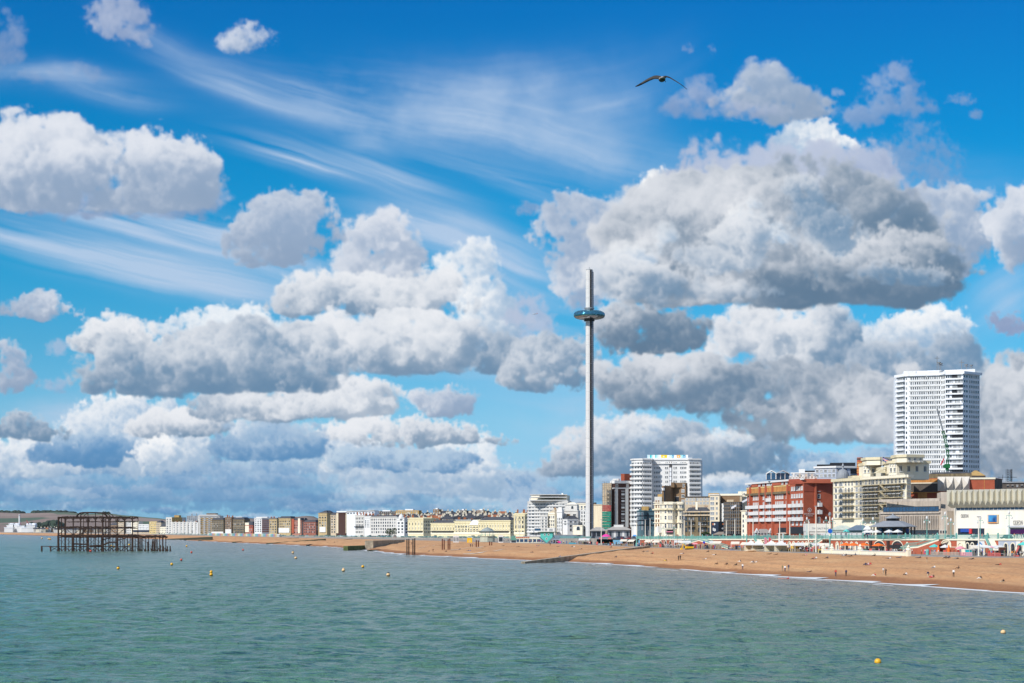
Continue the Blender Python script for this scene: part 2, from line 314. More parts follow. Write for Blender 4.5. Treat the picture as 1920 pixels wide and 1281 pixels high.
def brick(name,c1,c2,scale=1.,var=.25):
    if name in _M: return _M[name]
    m=mat(name,c1,.85,var,.35,stain=.12); nt=m.node_tree; n=nt.nodes; l=nt.links; b=n['Principled BSDF']
    src=b.inputs['Base Color'].links[0].from_socket
    bt=n.new('ShaderNodeTexNoise'); bt.inputs['Scale'].default_value=1; bt.inputs['Detail'].default_value=2
    tc=n.new('ShaderNodeTexCoord'); mp=n.new('ShaderNodeMapping'); mp.inputs['Scale'].default_value=(1.6*scale,1.6*scale,7*scale); l.new(tc.outputs['Object'],mp.inputs[0]); l.new(mp.outputs[0],bt.inputs[0])
    mx=n.new('ShaderNodeMix'); mx.data_type='RGBA'; l.new(bt.outputs[0],mx.inputs[0]); l.new(src,mx.inputs[6]); mx.inputs[7].default_value=(*c2,1); l.new(mx.outputs[2],b.inputs['Base Color'])
    return m
def glassy(name,c,rough=.08,spec=.8):
    if name in _M: return _M[name]
    m=mat(name,c,rough,.25,.8,spec=spec); return m
class MB:
    def __init__(s): s.v=[]; s.f=[]; s.m=[]
    def quad(s,*p,mi=0):
        b=len(s.v); s.v+= [tuple(q) for q in p]; s.f.append(tuple(range(b,b+len(p)))); s.m.append(mi)
    def box(s,x0,x1,y0,y1,z0,z1,mi=0,M=None):
        p=[Vector(q) for q in((x0,y0,z0),(x1,y0,z0),(x1,y1,z0),(x0,y1,z0),(x0,y0,z1),(x1,y0,z1),(x1,y1,z1),(x0,y1,z1))]
        if M is not None: p=[M@q for q in p]
        b=len(s.v); s.v+=[tuple(q) for q in p]
        for f in((0,3,2,1),(4,5,6,7),(0,1,5,4),(1,2,6,5),(2,3,7,6),(3,0,4,7)): s.f.append(tuple(b+i for i in f)); s.m.append(mi)
        return s
    def bar(s,a,b_,w,h=None,mi=0):
        a=Vector(a); b_=Vector(b_); d=b_-a; L=d.length
        if L<1e-6: return s
        q=d.to_track_quat('Y','Z').to_matrix().to_4x4(); h=h or w
        return s.box(-w/2,w/2,0,L,-h/2,h/2,mi,Matrix.Translation(a)@q)
    def rev(s,prof,c=(0,0,0),seg=16,mi=0,cap=True,sx=1,sy=1,a0=0):
        b=len(s.v); k=len(prof)
        for i in range(seg):
            a=2*math.pi*i/seg+a0
            for r,z in prof: s.v.append((c[0]+r*sx*math.cos(a),c[1]+r*sy*math.sin(a),c[2]+z))
        for i in range(seg):
            j=(i+1)%seg
            for q in range(k-1): s.f.append((b+i*k+q,b+j*k+q,b+j*k+q+1,b+i*k+q+1)); s.m.append(mi)
        if cap:
            s.f.append(tuple(b+i*k+k-1 for i in range(seg))); s.m.append(mi); s.f.append(tuple(b+i*k for i in reversed(range(seg)))); s.m.append(mi)
        return s
    def tube(s,pts,r,seg=6,mi=0):
        pts=[Vector(p) for p in pts]
        for i in range(len(pts)-1):
            ra=r[i] if hasattr(r,'__len__') else r; rb=r[i+1] if hasattr(r,'__len__') else r
            d=pts[i+1]-pts[i]; q=d.to_track_quat('Z','Y').to_matrix(); b=len(s.v)
            for e,(pp,rr) in enumerate(((pts[i],ra),(pts[i+1],rb))):
                for k in range(seg): s.v.append(tuple(pp+q@Vector((rr*math.cos(2*math.pi*k/seg),rr*math.sin(2*math.pi*k/seg),0))))
            for k in range(seg): s.f.append((b+k,b+(k+1)%seg,b+seg+(k+1)%seg,b+seg+k)); s.m.append(mi)
            s.f.append(tuple(b+seg+k for k in range(seg))); s.m.append(mi); s.f.append(tuple(b+k for k in reversed(range(seg)))); s.m.append(mi)
        return s
    def prism(s,pts,z0,z1,mi=0,mt=None,cap=True):
        b=len(s.v); n=len(pts)
        for p in pts: s.v.append((p[0],p[1],z0 if len(p)<3 else p[2]))
        for p in pts: s.v.append((p[0],p[1],z1))
        for i in range(n): j=(i+1)%n; s.f.append((b+i,b+j,b+n+j,b+n+i)); s.m.append(mi)
        if cap: s.f.append(tuple(range(b+n,b+2*n))); s.m.append(mi if mt is None else mt)
        return s
    def mesh(s,name,mats,smooth=False):
        me=bpy.data.meshes.new(name); me.from_pydata(s.v,[],s.f)
        for m in (mats if isinstance(mats,(list,tuple)) else [mats]): me.materials.append(m)
        me.polygons.foreach_set('material_index',s.m)
        if smooth: me.polygons.foreach_set('use_smooth',[True]*len(s.f))
        me.update(); return me
    def build(s,name,mats,parent=None,loc=(0,0,0),rz=0,smooth=False):
        return link(name,s.mesh(name,mats,smooth),parent,loc,rz)
def link(name,me,parent=None,loc=(0,0,0),rz=0):
    o=bpy.data.objects.new(name,me); col.objects.link(o); o.location=loc; o.rotation_euler=(0,0,rz)
    if parent: o.parent=parent
    return o
def tag(o,label=None,cat=None,group=None,kind=None):
    for k,v in(('label',label),('category',cat),('group',group),('kind',kind)):
        if v: o[k]=v
    return o
def empty(name,loc,rz=0,label=None,cat=None,group=None):
    o=bpy.data.objects.new(name,None); o.empty_display_size=.1; col.objects.link(o); o.location=loc; o.rotation_euler=(0,0,rz)
    return tag(o,label,cat,group)
def struct(name,mb,mats,smooth=False):
    o=mb.build(name,mats,smooth=smooth); o['kind']='structure'; return o
KIDS={}
def copy_tree(o,loc,rz,label=None,group=None,mats=None):
    c=o.copy(); col.objects.link(c); c.location=loc; c.rotation_euler=(0,0,rz)
    if label: c['label']=label
    if group: c['group']=group
    for ch in o.children:
        d=ch.copy(); col.objects.link(d); d.parent=c
        if mats and mats.get(ch.name.split('.')[0]):
            d.data=d.data if False else d.data
            d.material_slots[0].link='OBJECT'; d.material_slots[0].material=mats[ch.name.split('.')[0]]
        for g in ch.children:
            e=g.copy(); col.objects.link(e); e.parent=d
    return c
def text_mesh(s,size,depth=.06):
    cu=bpy.data.curves.new('lettering','FONT'); cu.body=s; cu.size=size; cu.extrude=depth/2; cu.align_x='CENTER'; cu.resolution_u=2
    o=bpy.data.objects.new('tmp',cu); col.objects.link(o); dg=bpy.context.evaluated_depsgraph_get(); me=bpy.data.meshes.new_from_object(o.evaluated_get(dg)); bpy.data.objects.remove(o); bpy.data.curves.remove(cu); return me
# ---------------- the lie of the land: curves across, as functions of distance ----------------
def curve(pts):
    a=np.array(sorted((y,x) for x,y in pts)); return lambda Y:float(np.interp(Y,a[:,0],a[:,1]))
_S=[(140,200),(118,300),(97,374),(80,460),(64,532),(49,620),(32,700),(12,765),(-12,830),(-52,960),(-80,1132),(-116,1338),(-142,1448),(-282,1920),(-427,2453),(-740,3400),(-1440,5520),(-2100,7600)]
_T=[(240,300),(165,440),(138,500),(112,537),(98,575),(92,613),(81,678),(66,760),(53,828),(36,967),(12,1060),(-14,1160),(-55,1350),(-100,1515),(-171,1750),(-356,2340),(-600,3220),(-1050,4500),(-1600,6000),(-2200,7600)]
_A=[(255,300),(190,440),(160,500),(141,540),(118,600),(108,640),(92,700),(76,780),(60,870),(48,950),(30,1060),(12,1160),(-26,1350),(-68,1515),(-138,1750),(-318,2340),(-562,3220),(-1010,4500),(-1560,6000),(-2160,7600)]
_B=[(330,300),(232,440),(178,560),(146,620),(124,690),(112,750),(98,850),(80,1000),(62,1150),(35,1300),(-10,1500),(-85,1750),(-190,2100),(-285,2400),(-520,3200),(-950,4500),(-1480,6000),(-2080,7600)]
shore,top,arc,front=curve(_S),curve(_T),curve(_A),curve(_B)
deckz=curve([(9.7,300),(9.7,480),(9.2,600),(8.6,730),(8.0,850),(7.4,1000),(6.6,1200),(5.7,1600),(5.2,2000),(5.,7600)])
def on(c,u,lo=420,hi=7000):
    k=(u-960)/F
    for _ in range(50):
        m=(lo+hi)/2
        if c(m)/m>k: lo=m
        else: hi=m
    return m
_h=np.random.default_rng(3).random((96,96))
def n2(x,y):
    xi=math.floor(x); yi=math.floor(y); fx=x-xi; fy=y-yi; fx=fx*fx*(3-2*fx); fy=fy*fy*(3-2*fy)
    g=lambda a,b:_h[a%96,b%96]
    return (g(xi,yi)*(1-fx)+g(xi+1,yi)*fx)*(1-fy)+(g(xi,yi+1)*(1-fx)+g(xi+1,yi+1)*fx)*fy
BP=([-.25,-.06,0,.05,.14,.22,.4,.7,1.],[-4,-.9,0,.75,1.7,2.3,3.1,4.,4.75])
def beachz(X,Y):
    s,t=shore(Y),top(Y); k=(X-s)/(t-s); z=float(np.interp(k,*BP))
    if k>0: z+=min(1,k*6)*min(1,max(0,(1.02-k)*8))*(.45*(n2(X/9,Y/24)-.5)+.28*math.sin(k*34+n2(X/30,Y/60)*9)*max(0,1-k)+.16*(n2(X/2.5,Y/4)-.5))
    return z
def groundz(X,Y):
    d=X-front(Y)-50
    rise=float(np.interp(Y,[600,1200,2000,3000,4500],[.02,.03,.075,.05,.03]))
    return deckz(Y)+max(0,min(d*rise,28))
# ---------------- water, beach, promenade, town ground, hills ----------------
def water():
    m=bpy.data.materials.new('sea_water'); m.use_nodes=True; nt=m.node_tree; n=nt.nodes; l=nt.links; b=n['Principled BSDF']
    tc=n.new('ShaderNodeTexCoord')
    def noise(sx,sy,det,rough=.6,dist=0.,rz=0):
        mp=n.new('ShaderNodeMapping'); mp.inputs['Scale'].default_value=(sx,sy,1); mp.inputs['Rotation'].default_value=(0,0,rz); l.new(tc.outputs['Object'],mp.inputs[0])
        t=n.new('ShaderNodeTexNoise'); t.inputs['Scale'].default_value=1; t.inputs['Detail'].default_value=det; t.inputs['Roughness'].default_value=rough; t.inputs['Distortion'].default_value=dist; l.new(mp.outputs[0],t.inputs[0]); return t.outputs[0]
    def ramp(s,pts):
        r=n.new('ShaderNodeValToRGB'); e=r.color_ramp.elements
        while len(e)<len(pts): e.new(.5)
        for q,(p,c) in zip(e,pts): q.position=p; q.color=(*c,1)
        l.new(s,r.inputs[0]); return r.outputs[0]
    def mix(f,a,b_,mode='MIX'):
        x=n.new('ShaderNodeMix'); x.data_type='RGBA'; x.blend_type=mode
        for s,v in((x.inputs[0],f),(x.inputs[6],a),(x.inputs[7],b_)):
            if isinstance(v,(int,float)): s.default_value=v
            elif isinstance(v,tuple): s.default_value=(*v,1)
            else: l.new(v,s)
        return x.outputs[2]
    # silt: a real colour of the water, brown near the beach (vertex attribute), green offshore, in long patches
    at=n.new('ShaderNodeAttribute'); at.attribute_name='silt'
    big=noise(.006,.010,5,.6,.6,.35)
    green=ramp(big,[(.32,(.046,.146,.100)),(.52,(.062,.172,.122)),(.72,(.086,.188,.138))])
    silt=ramp(at.outputs['Fac'],[(0,(0,0,0)),(.35,(.25,.25,.25)),(.7,(.75,.75,.75)),(1,(1,1,1))])
    c=mix(silt,green,(.205,.20,.155))
    fine=noise(.55,.22,6,.75,.3)
    c=mix(.55,c,ramp(fine,[(.36,(.62,.74,.60)),(.52,(1,1,1)),(.7,(1.0,1.,1.)),]),'MULTIPLY')
    l.new(c,b.inputs['Base Color'])
    b.inputs['Roughness'].default_value=.16; b.inputs['IOR'].default_value=1.333; b.inputs['Specular IOR Level'].default_value=.27
    h1=noise(.85,.40,4,.6,.3,.06); h2=noise(.11,.075,4,.55,.3,-.12); h3=noise(.45,1.3,3,.6)
    b1=n.new('ShaderNodeBump'); b1.inputs['Strength'].default_value=1.; b1.inputs['Distance'].default_value=WAVE[0]; l.new(h1,b1.inputs['Height'])
    b2=n.new('ShaderNodeBump'); b2.inputs['Strength'].default_value=1.; b2.inputs['Distance'].default_value=WAVE[1]; l.new(h2,b2.inputs['Height']); l.new(b1.outputs[0],b2.inputs['Normal'])
    b3=n.new('ShaderNodeBump'); b3.inputs['Strength'].default_value=1.; b3.inputs['Distance'].default_value=WAVE[2]; l.new(h3,b3.inputs['Height']); l.new(b2.outputs[0],b3.inputs['Normal'])
    l.new(b3.outputs[0],b.inputs['Normal'])
    rg=np.random.default_rng(77)
    def field(name,Ys,U,waves):
        """rows at Ys, columns fanned out; waves: displaced by a wind sea of many small trains"""
        Ys=np.asarray(Ys,float); S=np.array([shore(max(y,140)) for y in Ys])[:,None]; Yg=Ys[:,None]*np.ones((1,len(U)))
        X=U[None,:]*Ys[:,None]; X=np.minimum(X,S+12+0*X); Z=np.zeros_like(X); d=(S-X)
        if waves:
            dy=np.gradient(Ys)[:,None]; 
            for _ in range(150):
                lam=1.1*100**rg.random()**1.25; th=math.radians(rg.normal(62,34)); k=2*math.pi/lam; amp=.0082*min(lam,6.)**.92*rg.uniform(.4,1.3)
                kx,ky=k*math.cos(th),k*math.sin(th); ph=rg.random()*6.28
                att=np.clip(1.6-np.abs(ky)*dy/1.6,0,1)*np.clip(np.maximum(dy,1.)*14/lam-.15,0,1); slow=.55+.45*np.sin(X*.021*math.cos(th*3)+Yg*.013+ph*3)
                w=kx*X+ky*Yg+ph+.5*np.sin(.31*kx*Yg/4+ph); Z+=amp*att*slow*(np.sin(w)+.25*np.cos(2*w))
            Z*=np.clip(d/(14+dy*5),0.03,1)
        at=np.clip(1.15*np.exp(-np.maximum(0,d/(30+.045*Yg))/1.9),0,1)
        n0,K=X.shape; co=np.stack([X,Yg,Z],-1).astype(np.float32).reshape(-1)
        i=(np.arange(n0-1)[:,None]*K+np.arange(K-1)[None]).ravel(); idx=np.stack([i,i+1,i+K+1,i+K],1).astype(np.int32)
        me=bpy.data.meshes.new(name); me.vertices.add(n0*K); me.vertices.foreach_set('co',co); nf=len(i); me.loops.add(nf*4); me.loops.foreach_set('vertex_index',idx.ravel()); me.polygons.add(nf); me.polygons.foreach_set('loop_start',np.arange(nf,dtype=np.int32)*4); me.update(calc_edges=True); me.validate()
        me.polygons.foreach_set('use_smooth',[True]*nf); me.materials.append(m)
        a=me.attributes.new('silt','FLOAT','POINT'); a.data.foreach_set('value',at.ravel().astype(np.float32)); o=link(name,me); o['kind']='structure'
    Y=[128.]
    while Y[-1]<5600: Y.append(Y[-1]+.30*(Y[-1]/140)**1.25)
    inner=np.linspace(-.31,.31,600); U=np.concatenate([-np.geomspace(3.5,.33,30),inner,np.linspace(.32,1.2,20)])
    field('water',Y,U,True)
    Yf=[Y[-1]]
    while Yf[-1]<30000: Yf.append(Yf[-1]*1.05)
    field('water',Yf,np.concatenate([-np.geomspace(3.5,.33,20),np.linspace(-.31,.31,160)]),False)
    field('water',[-400,-100,20,60,100,128.],np.linspace(-1,1,20)*12,False)
WAVE=(.50,2.0,.32)
def strip(name,cols,Ys,m,mi=None,smooth=True):
    """cols: list of functions Y -> (X,Z), left to right"""
    v=[];f=[];K=len(cols)
    for Y in Ys:
        for c in cols: x,z=c(Y); v.append((x,Y,z))
    f=[(i*K+j,i*K+j+1,(i+1)*K+j+1,(i+1)*K+j) for i in range(len(Ys)-1) for j in range(K-1)]
    me=bpy.data.meshes.new(name); me.from_pydata(v,[],f); me.materials.append(m)
    if smooth: me.polygons.foreach_set('use_smooth',[True]*len(f))
    o=link(name,me); o['kind']='structure'; return o
def frange(a,b,s0,s1):
    out=[a]; 
    while out[-1]<b: t=(out[-1]-a)/(b-a); out.append(out[-1]+s0*(1-t)+s1*t)
    return out
def beach():
    m=bpy.data.materials.new('shingle'); m.use_nodes=True; nt=m.node_tree; n=nt.nodes; l=nt.links; b=n['Principled BSDF']; b.inputs['Roughness'].default_value=.9
    tc=n.new('ShaderNodeTexCoord')
    def noise(sx,sy,det,rough=.6):
        mp=n.new('ShaderNodeMapping'); mp.inputs['Scale'].default_value=(sx,sy,1); l.new(tc.outputs['Object'],mp.inputs[0])
        t=n.new('ShaderNodeTexNoise'); t.inputs['Scale'].default_value=1; t.inputs['Detail'].default_value=det; t.inputs['Roughness'].default_value=rough; l.new(mp.outputs[0],t.inputs[0]); return t.outputs[0]
    def ramp(s,pts):
        r=n.new('ShaderNodeValToRGB'); e=r.color_ramp.elements
        while len(e)<len(pts): e.new(.5)
        for q,(p,c) in zip(e,pts): q.position=p; q.color=(*c,1)
        l.new(s,r.inputs[0]); return r.outputs[0]
    def mix(f,a,b_,mode='MIX'):
        x=n.new('ShaderNodeMix'); x.data_type='RGBA'; x.blend_type=mode
        for s,v in((x.inputs[0],f),(x.inputs[6],a),(x.inputs[7],b_)):
            if isinstance(v,(int,float)): s.default_value=v
            else: l.new(v,s)
        return x.outputs[2]
    c=ramp(noise(.09,.03,7,.7),[(.3,(.48,.245,.108)),(.5,(.56,.300,.135)),(.7,(.62,.375,.180))])
    c=mix(.8,c,ramp(noise(1.3,.55,6,.8),[(.34,(.52,.48,.44)),(.5,(.92,.91,.9)),(.62,(1.,1.,1.)),(.75,(1,1,1))]),'MULTIPLY')
    at=n.new('ShaderNodeAttribute'); at.attribute_name='across'
    ad=n.new('ShaderNodeMath'); ad.operation='MULTIPLY_ADD'; l.new(noise(.10,.05,4),ad.inputs[0]); ad.inputs[1].default_value=.09; l.new(at.outputs['Fac'],ad.inputs[2])
    # wet shingle by the water, and a few lines of weed and dark pebbles left by the tides
    wet=ramp(ad.outputs[0],[(.0,(.42,.32,.25)),(.06,(.50,.40,.33)),(.105,(.60,.50,.43)),(.135,(1,1,1))])
    c=mix(1,c,wet,'MULTIPLY')
    lines=ramp(ad.outputs[0],[(.0,(1,1,1)),(.300,(1,1,1)),(.305,(.45,.42,.40)),(.312,(1,1,1)),(.48,(1,1,1)),(.488,(.42,.38,.34)),(.497,(1,1,1)),(.66,(1,1,1)),(.667,(.52,.48,.45)),(.68,(1,1,1)),(.9,(1,1,1))])
    msk=ramp(noise(.16,.12,5,.75),[(.40,(0,0,0)),(.52,(1,1,1))])
    c=mix(msk,c,mix(1,c,lines,'MULTIPLY'))
    l.new(c,b.inputs['Base Color'])
    bp=n.new('ShaderNodeBump'); bp.inputs['Distance'].default_value=.12; l.new(noise(2.2,1.2,6,.75),bp.inputs['Height']); l.new(bp.outputs[0],b.inputs['Normal'])
    Ys=frange(300,7600,1.3,60); 
    Ys=[y for y in Ys]; ks=list(np.linspace(-.2,0,5))[:-1]+list(np.linspace(0,.3,26))[:-1]+list(np.linspace(.3,1.0,34))
    v=[];att=[]
    for Y in Ys:
        s,t=shore(Y),top(Y)
        for k in ks: X=s+(t-s)*k; v.append((X,Y,beachz(X,Y))); att.append(k)
    K=len(ks); f=[(i*K+j,i*K+j+1,(i+1)*K+j+1,(i+1)*K+j) for i in range(len(Ys)-1) for j in range(K-1)]
    me=bpy.data.meshes.new('beach'); me.from_pydata(v,[],f); me.materials.append(m); me.polygons.foreach_set('use_smooth',[True]*len(f))
    a=me.attributes.new('across','FLOAT','POINT'); a.data.foreach_set('value',att)
    o=link('beach',me); o['kind']='structure'
def foam():
    m=mat('sea_foam',(.66,.69,.71),.7,.06,2.)
    mb=MB(); Y=330.; r=random.Random(5)
    ph=0
    while Y<2600:
        dy=1.6+Y/330.; s=shore(Y)
        # sawtooth tongues of swash running up the wet shingle and a thin broken line behind them
        ph=(ph+dy/ (20+Y/40.)); tooth=(ph%1.0)
        wid=(.7+4.6*n2(Y/23,7))*(1-tooth)*(1. if Y<1150 else .7); 
        act=n2(Y/41,3)>.22 or Y<560
        nxt=Y+dy; s2=shore(nxt); tn=((ph+dy/(20+Y/40.))%1.0); w2=(.7+4.6*n2(nxt/23,7))*(1-tn)
        if tn<tooth: w2=0
        off=-1.2-1.1*n2(Y/30,11)
        if act:
            zz=.10
            a=(s+off+wid,Y,zz+.13*max(0,off+wid)+.04); b_=(s+off,Y,.05); c=(s2+off,nxt,.05); d=(s2+off+w2,nxt,zz+.13*max(0,off+w2)+.04)
            base=Y
            mb.quad((s+off-.5,Y,.04),a,d,(s2+off-.5,nxt,.04))
        if n2(Y/17,29)>.55:
            q=-4-5*n2(Y/60,31); w=.5+.8*n2(Y/9,2)
            mb.quad((s+q,Y,.03),(s+q+w,Y,.05),(s2+q+w,nxt,.05),(s2+q,nxt,.03))
        Y=nxt
    o=mb.build('foam',m); o['kind']='stuff'; o['label']='white swash and foam along the edge of the shingle'
def ground():
    paving=mat('paving',(.30,.27,.24),.9,.15,.3); road_m=mat('asphalt',(.055,.055,.058),.9,.2,.2); deckm=mat('promenade_paving',(.36,.33,.30),.9,.12,.3)
    townm=mat('town_ground',(.12,.115,.10),.95,.4,.05)
    Ys=frange(300,7600,6,120)
    strip('lower_promenade',[lambda Y:(top(Y)-.6,4.3),lambda Y:(top(Y),4.8),lambda Y:(arc(Y)+.3,4.83)],Ys,paving,smooth=False)
    strip('upper_promenade',[lambda Y:(arc(Y)+.28,deckz(Y)),lambda Y:(arc(Y)+6.5,deckz(Y)+.02),lambda Y:(arc(Y)+6.52,deckz(Y)-.12)],Ys,deckm,smooth=False)
    strip('road',[lambda Y:(arc(Y)+6.5,deckz(Y)-.12),lambda Y:(min(front(Y)-5,arc(Y)+22),deckz(Y)-.12)],Ys,road_m,smooth=False)
    strip('pavement',[lambda Y:(min(front(Y)-5,arc(Y)+22)-.02,deckz(Y)-.12),lambda Y:(min(front(Y)-5,arc(Y)+22),deckz(Y)),lambda Y:(front(Y)+52,deckz(Y))],Ys,deckm,smooth=False)
    strip('ground',[(lambda Y,d=d:(front(Y)+50+d,groundz(front(Y)+50+d,Y)-.05)) for d in (0,60,140,260,420,800,1500,4000)],Ys,townm)
    mk=mat('road_paint',(.75,.75,.72),.8,.05,1.)
    mb=MB(); Y=460
    while Y<1500:
        x=arc(Y)+14; x2=arc(Y+3)+14
        mb.quad((x,Y,deckz(Y)-.115),(x+.15,Y,deckz(Y)-.115),(x2+.15,Y+3,deckz(Y+3)-.115),(x2,Y+3,deckz(Y+3)-.115)); Y+=9
    struct('road_markings',mb,mk)
    # sea wall between the lower and upper promenade beyond the arcades
    wl=mat('sea_wall_concrete',(.36,.33,.29),.9,.2,.4,stain=.2)
    mb=MB()
    yy=frange(985,7500,12,120)
    for a,b_ in zip(yy,yy[1:]):
        mb.quad((arc(a)+.25,a,4.7),(arc(b_)+.25,b_,4.7),(arc(b_)+.25,b_,deckz(b_)+.35),(arc(a)+.25,a,deckz(a)+.35))
        mb.quad((arc(a)+.25,a,deckz(a)+.35),(arc(b_)+.25,b_,deckz(b_)+.35),(arc(b_)+.65,b_,deckz(b_)+.35),(arc(a)+.65,a,deckz(a)+.35))
    o=mb.build('sea_wall',wl); tag(o,'long low concrete sea wall holding up the promenade west of the observation tower','sea wall')
    # far downs
    hm=bpy.data.materials.new('downland'); hm.use_nodes=True; nt=hm.node_tree; n=nt.nodes; l=nt.links; b=n['Principled BSDF']; b.inputs['Roughness'].default_value=.95
    tc=n.new('ShaderNodeTexCoord'); mp=n.new('ShaderNodeMapping'); mp.inputs['Scale'].default_value=(.0022,.0012,.012); l.new(tc.outputs['Object'],mp.inputs[0])
    vo=n.new('ShaderNodeTexVoronoi'); vo.inputs['Scale'].default_value=1; l.new(mp.outputs[0],vo.inputs[0])
    r=n.new('ShaderNodeValToRGB'); r.color_ramp.interpolation='CONSTANT'; e=r.color_ramp.elements
    cols=[(0,(.20,.145,.12)),(.25,(.26,.19,.155)),(.45,(.10,.13,.075)),(.62,(.22,.16,.13)),(.78,(.06,.10,.055)),(.9,(.035,.06,.045))]
    while len(e)<len(cols): e.new(.5)
    for q,(p,c) in zip(e,cols): q.position=p; q.color=(*c,1)
    sp=n.new('ShaderNodeSeparateColor'); l.new(vo.outputs['Color'],sp.inputs[0]); l.new(sp.outputs[0],r.inputs[0]); l.new(r.outputs[0],b.inputs['Base Color'])
    prof=[(-400,957),(0,961.5),(40,963),(80,961),(125,961.5),(150,964),(200,963),(225,966),(270,970),(310,974),(345,978),(430,976),(465,972),(500,975),(560,969),(575,968),(590,969),(600,975),(700,982),(900,985),(1100,988)]
    us=np.linspace(-500,1200,240); v=[];K=14
    for u in us:
        vt=float(np.interp(u,[p[0] for p in prof],[p[1] for p in prof]))+ (n2(u/14,5)-.5)*1.0
        for j in range(K):
            t=j/(K-1); Y=7000+3800*t; zt=zv(vt,10800)
            v.append((px(u,Y),Y,4+(zt-4)*(math.sin(t*math.pi/2)**1.4)*(1-.0)+ (n2(u/60,j*.7)-.5)*10*math.sin(t*3.14)))
        v.append((px(u,13000),13000,2))
    K+=1; f=[(i*K+j,(i+1)*K+j,(i+1)*K+j+1,i*K+j+1) for i in range(len(us)-1) for j in range(K-1)]
    me=bpy.data.meshes.new('hills'); me.from_pydata(v,[],f); me.materials.append(hm); me.polygons.foreach_set('use_smooth',[True]*len(f)); o=link('hills',me); o['kind']='structure'
    # woods along the crest
    wm=mat('far_woodland',(.030,.050,.034),.95,.4,.02)
    mb=MB(); r_=random.Random(9)
    for a,b_,v0,v1,cnt in((-60,44,961.,973,1500),(66,125,961.,965.5,600),(133,142,963,964,30),(195,206,963,965,30),(60,118,985,988,90),(95,112,981,986,60)):
        for _ in range(cnt):
            u=r_.uniform(a,b_); v_=r_.uniform(v0,v1); Y=10300 if v_<975 else 7000; h=r_.uniform(8,16); x=px(u,Y); z=zv(v_,Y)
            w=r_.uniform(8,18); mb.rev([(w*.6,-h*.7),(w,-.1*h),(w*.75,.45*h),(w*.2,.8*h)],(x,Y-r_.uniform(0,60),z),5)
    o=mb.build('woods',wm); o['kind']='stuff'; o['label']='dark woods along the crest of the far downs'
# ---------------- building kit ----------------
WHT=lambda:mat('white_render',(.80,.79,.76),.7,.06,.15,stain=.10)
def pal():
    p={}
    p['white']=mat('white_render',(.66,.64,.60),.7,.05,.15,stain=.14); p['bright']=mat('white_paint',(.72,.715,.70),.6,.03,.15)
    p['cool']=mat('cool_white_panel',(.80,.82,.86),.6,.05,.2); p['cream']=mat('cream_stucco',(.68,.60,.41),.75,.05,.12,stain=.10)
    p['yellow']=mat('yellow_cream_stucco',(.78,.695,.45),.75,.05,.10,stain=.09); p['pale']=mat('pale_cream_stucco',(.84,.765,.60),.75,.04,.12,stain=.06)
    p['beige']=mat('beige_stone',(.58,.47,.33),.85,.1,.2,stain=.15); p['sand']=mat('sand_stone',(.52,.40,.22),.85,.12,.3,stain=.2)
    p['tan']=mat('tan_render',(.72,.62,.45),.8,.06,.2,stain=.1); p['ochre']=mat('ochre_brick',(.56,.36,.13),.85,.15,.4,stain=.15)
    p['brown']=brick('brown_brick',(.20,.125,.07),(.28,.18,.10)); p['dark']=brick('dark_brick',(.055,.028,.024),(.085,.04,.032))
    p['red']=brick('red_brick',(.36,.075,.042),(.44,.12,.06)); p['redlow']=brick('arcade_red_brick',(.40,.09,.05),(.48,.14,.075)); p['orange']=mat('orange_terracotta',(.60,.27,.085),.85,.2,.5,stain=.2)
    p['deepred']=brick('deep_red_tile',(.28,.055,.035),(.36,.09,.05)); p['olive']=mat('blackened_stone',(.22,.17,.10),.9,.3,.4,stain=.3)
    p['concrete']=mat('grey_concrete',(.50,.43,.36),.9,.1,.25,stain=.22); p['concdark']=mat('dark_concrete',(.10,.085,.075),.9,.2,.3)
    p['slate']=mat('slate',(.062,.066,.08),.75,.2,.4); p['lead']=mat('grey_lead',(.27,.29,.32),.6,.12,.3); p['roof']=mat('flat_roof',(.22,.21,.20),.95,.2,.2)
    p['tile']=mat('clay_tile',(.36,.13,.06),.9,.2,.5); p['teal']=mat('teal_paint',(.085,.16,.19),.7,.08,.2); p['black']=mat('black_panel',(.014,.016,.022),.5,.2,.3)
    p['navy']=mat('navy_panel',(.02,.03,.055),.5,.1,.3); p['greyblue']=mat('grey_blue_cladding',(.42,.46,.54),.6,.08,.2)
    p['glass']=glassy('window_glass',(.030,.038,.05)); p['glassb']=glassy('blue_glass',(.02,.07,.15)); p['glassl']=glassy('curtained_glass',(.30,.31,.32),.25,.5)
    p['blind']=glassy('white_blind',(.60,.60,.60),.4,.4); p['frame']=mat('white_window_frame',(.70,.70,.68),.6,.03,.5); p['fdark']=mat('dark_frame',(.06,.06,.06),.6,.1,.5)
    p['turq']=mat('turquoise_paint',(.17,.42,.37),.6,.08,.4); p['iron']=mat('black_ironwork',(.03,.03,.032),.6,.2,.5); p['steel']=mat('galvanised_steel',(.36,.37,.38),.5,.1,.4,metal=.6)
    p['rust']=mat('rusty_iron',(.045,.025,.018),.9,.5,.6); p['wood']=mat('weathered_wood',(.25,.18,.11),.9,.2,.5); p['gold']=mat('stone_yellow_trim',(.66,.50,.22),.8,.1,.3)
    p['balcony']=mat('balcony_stone',(.50,.42,.27),.8,.1,.3,stain=.2)
    return p
PL=pal()
def mm(x): return PL[x] if isinstance(x,str) else x
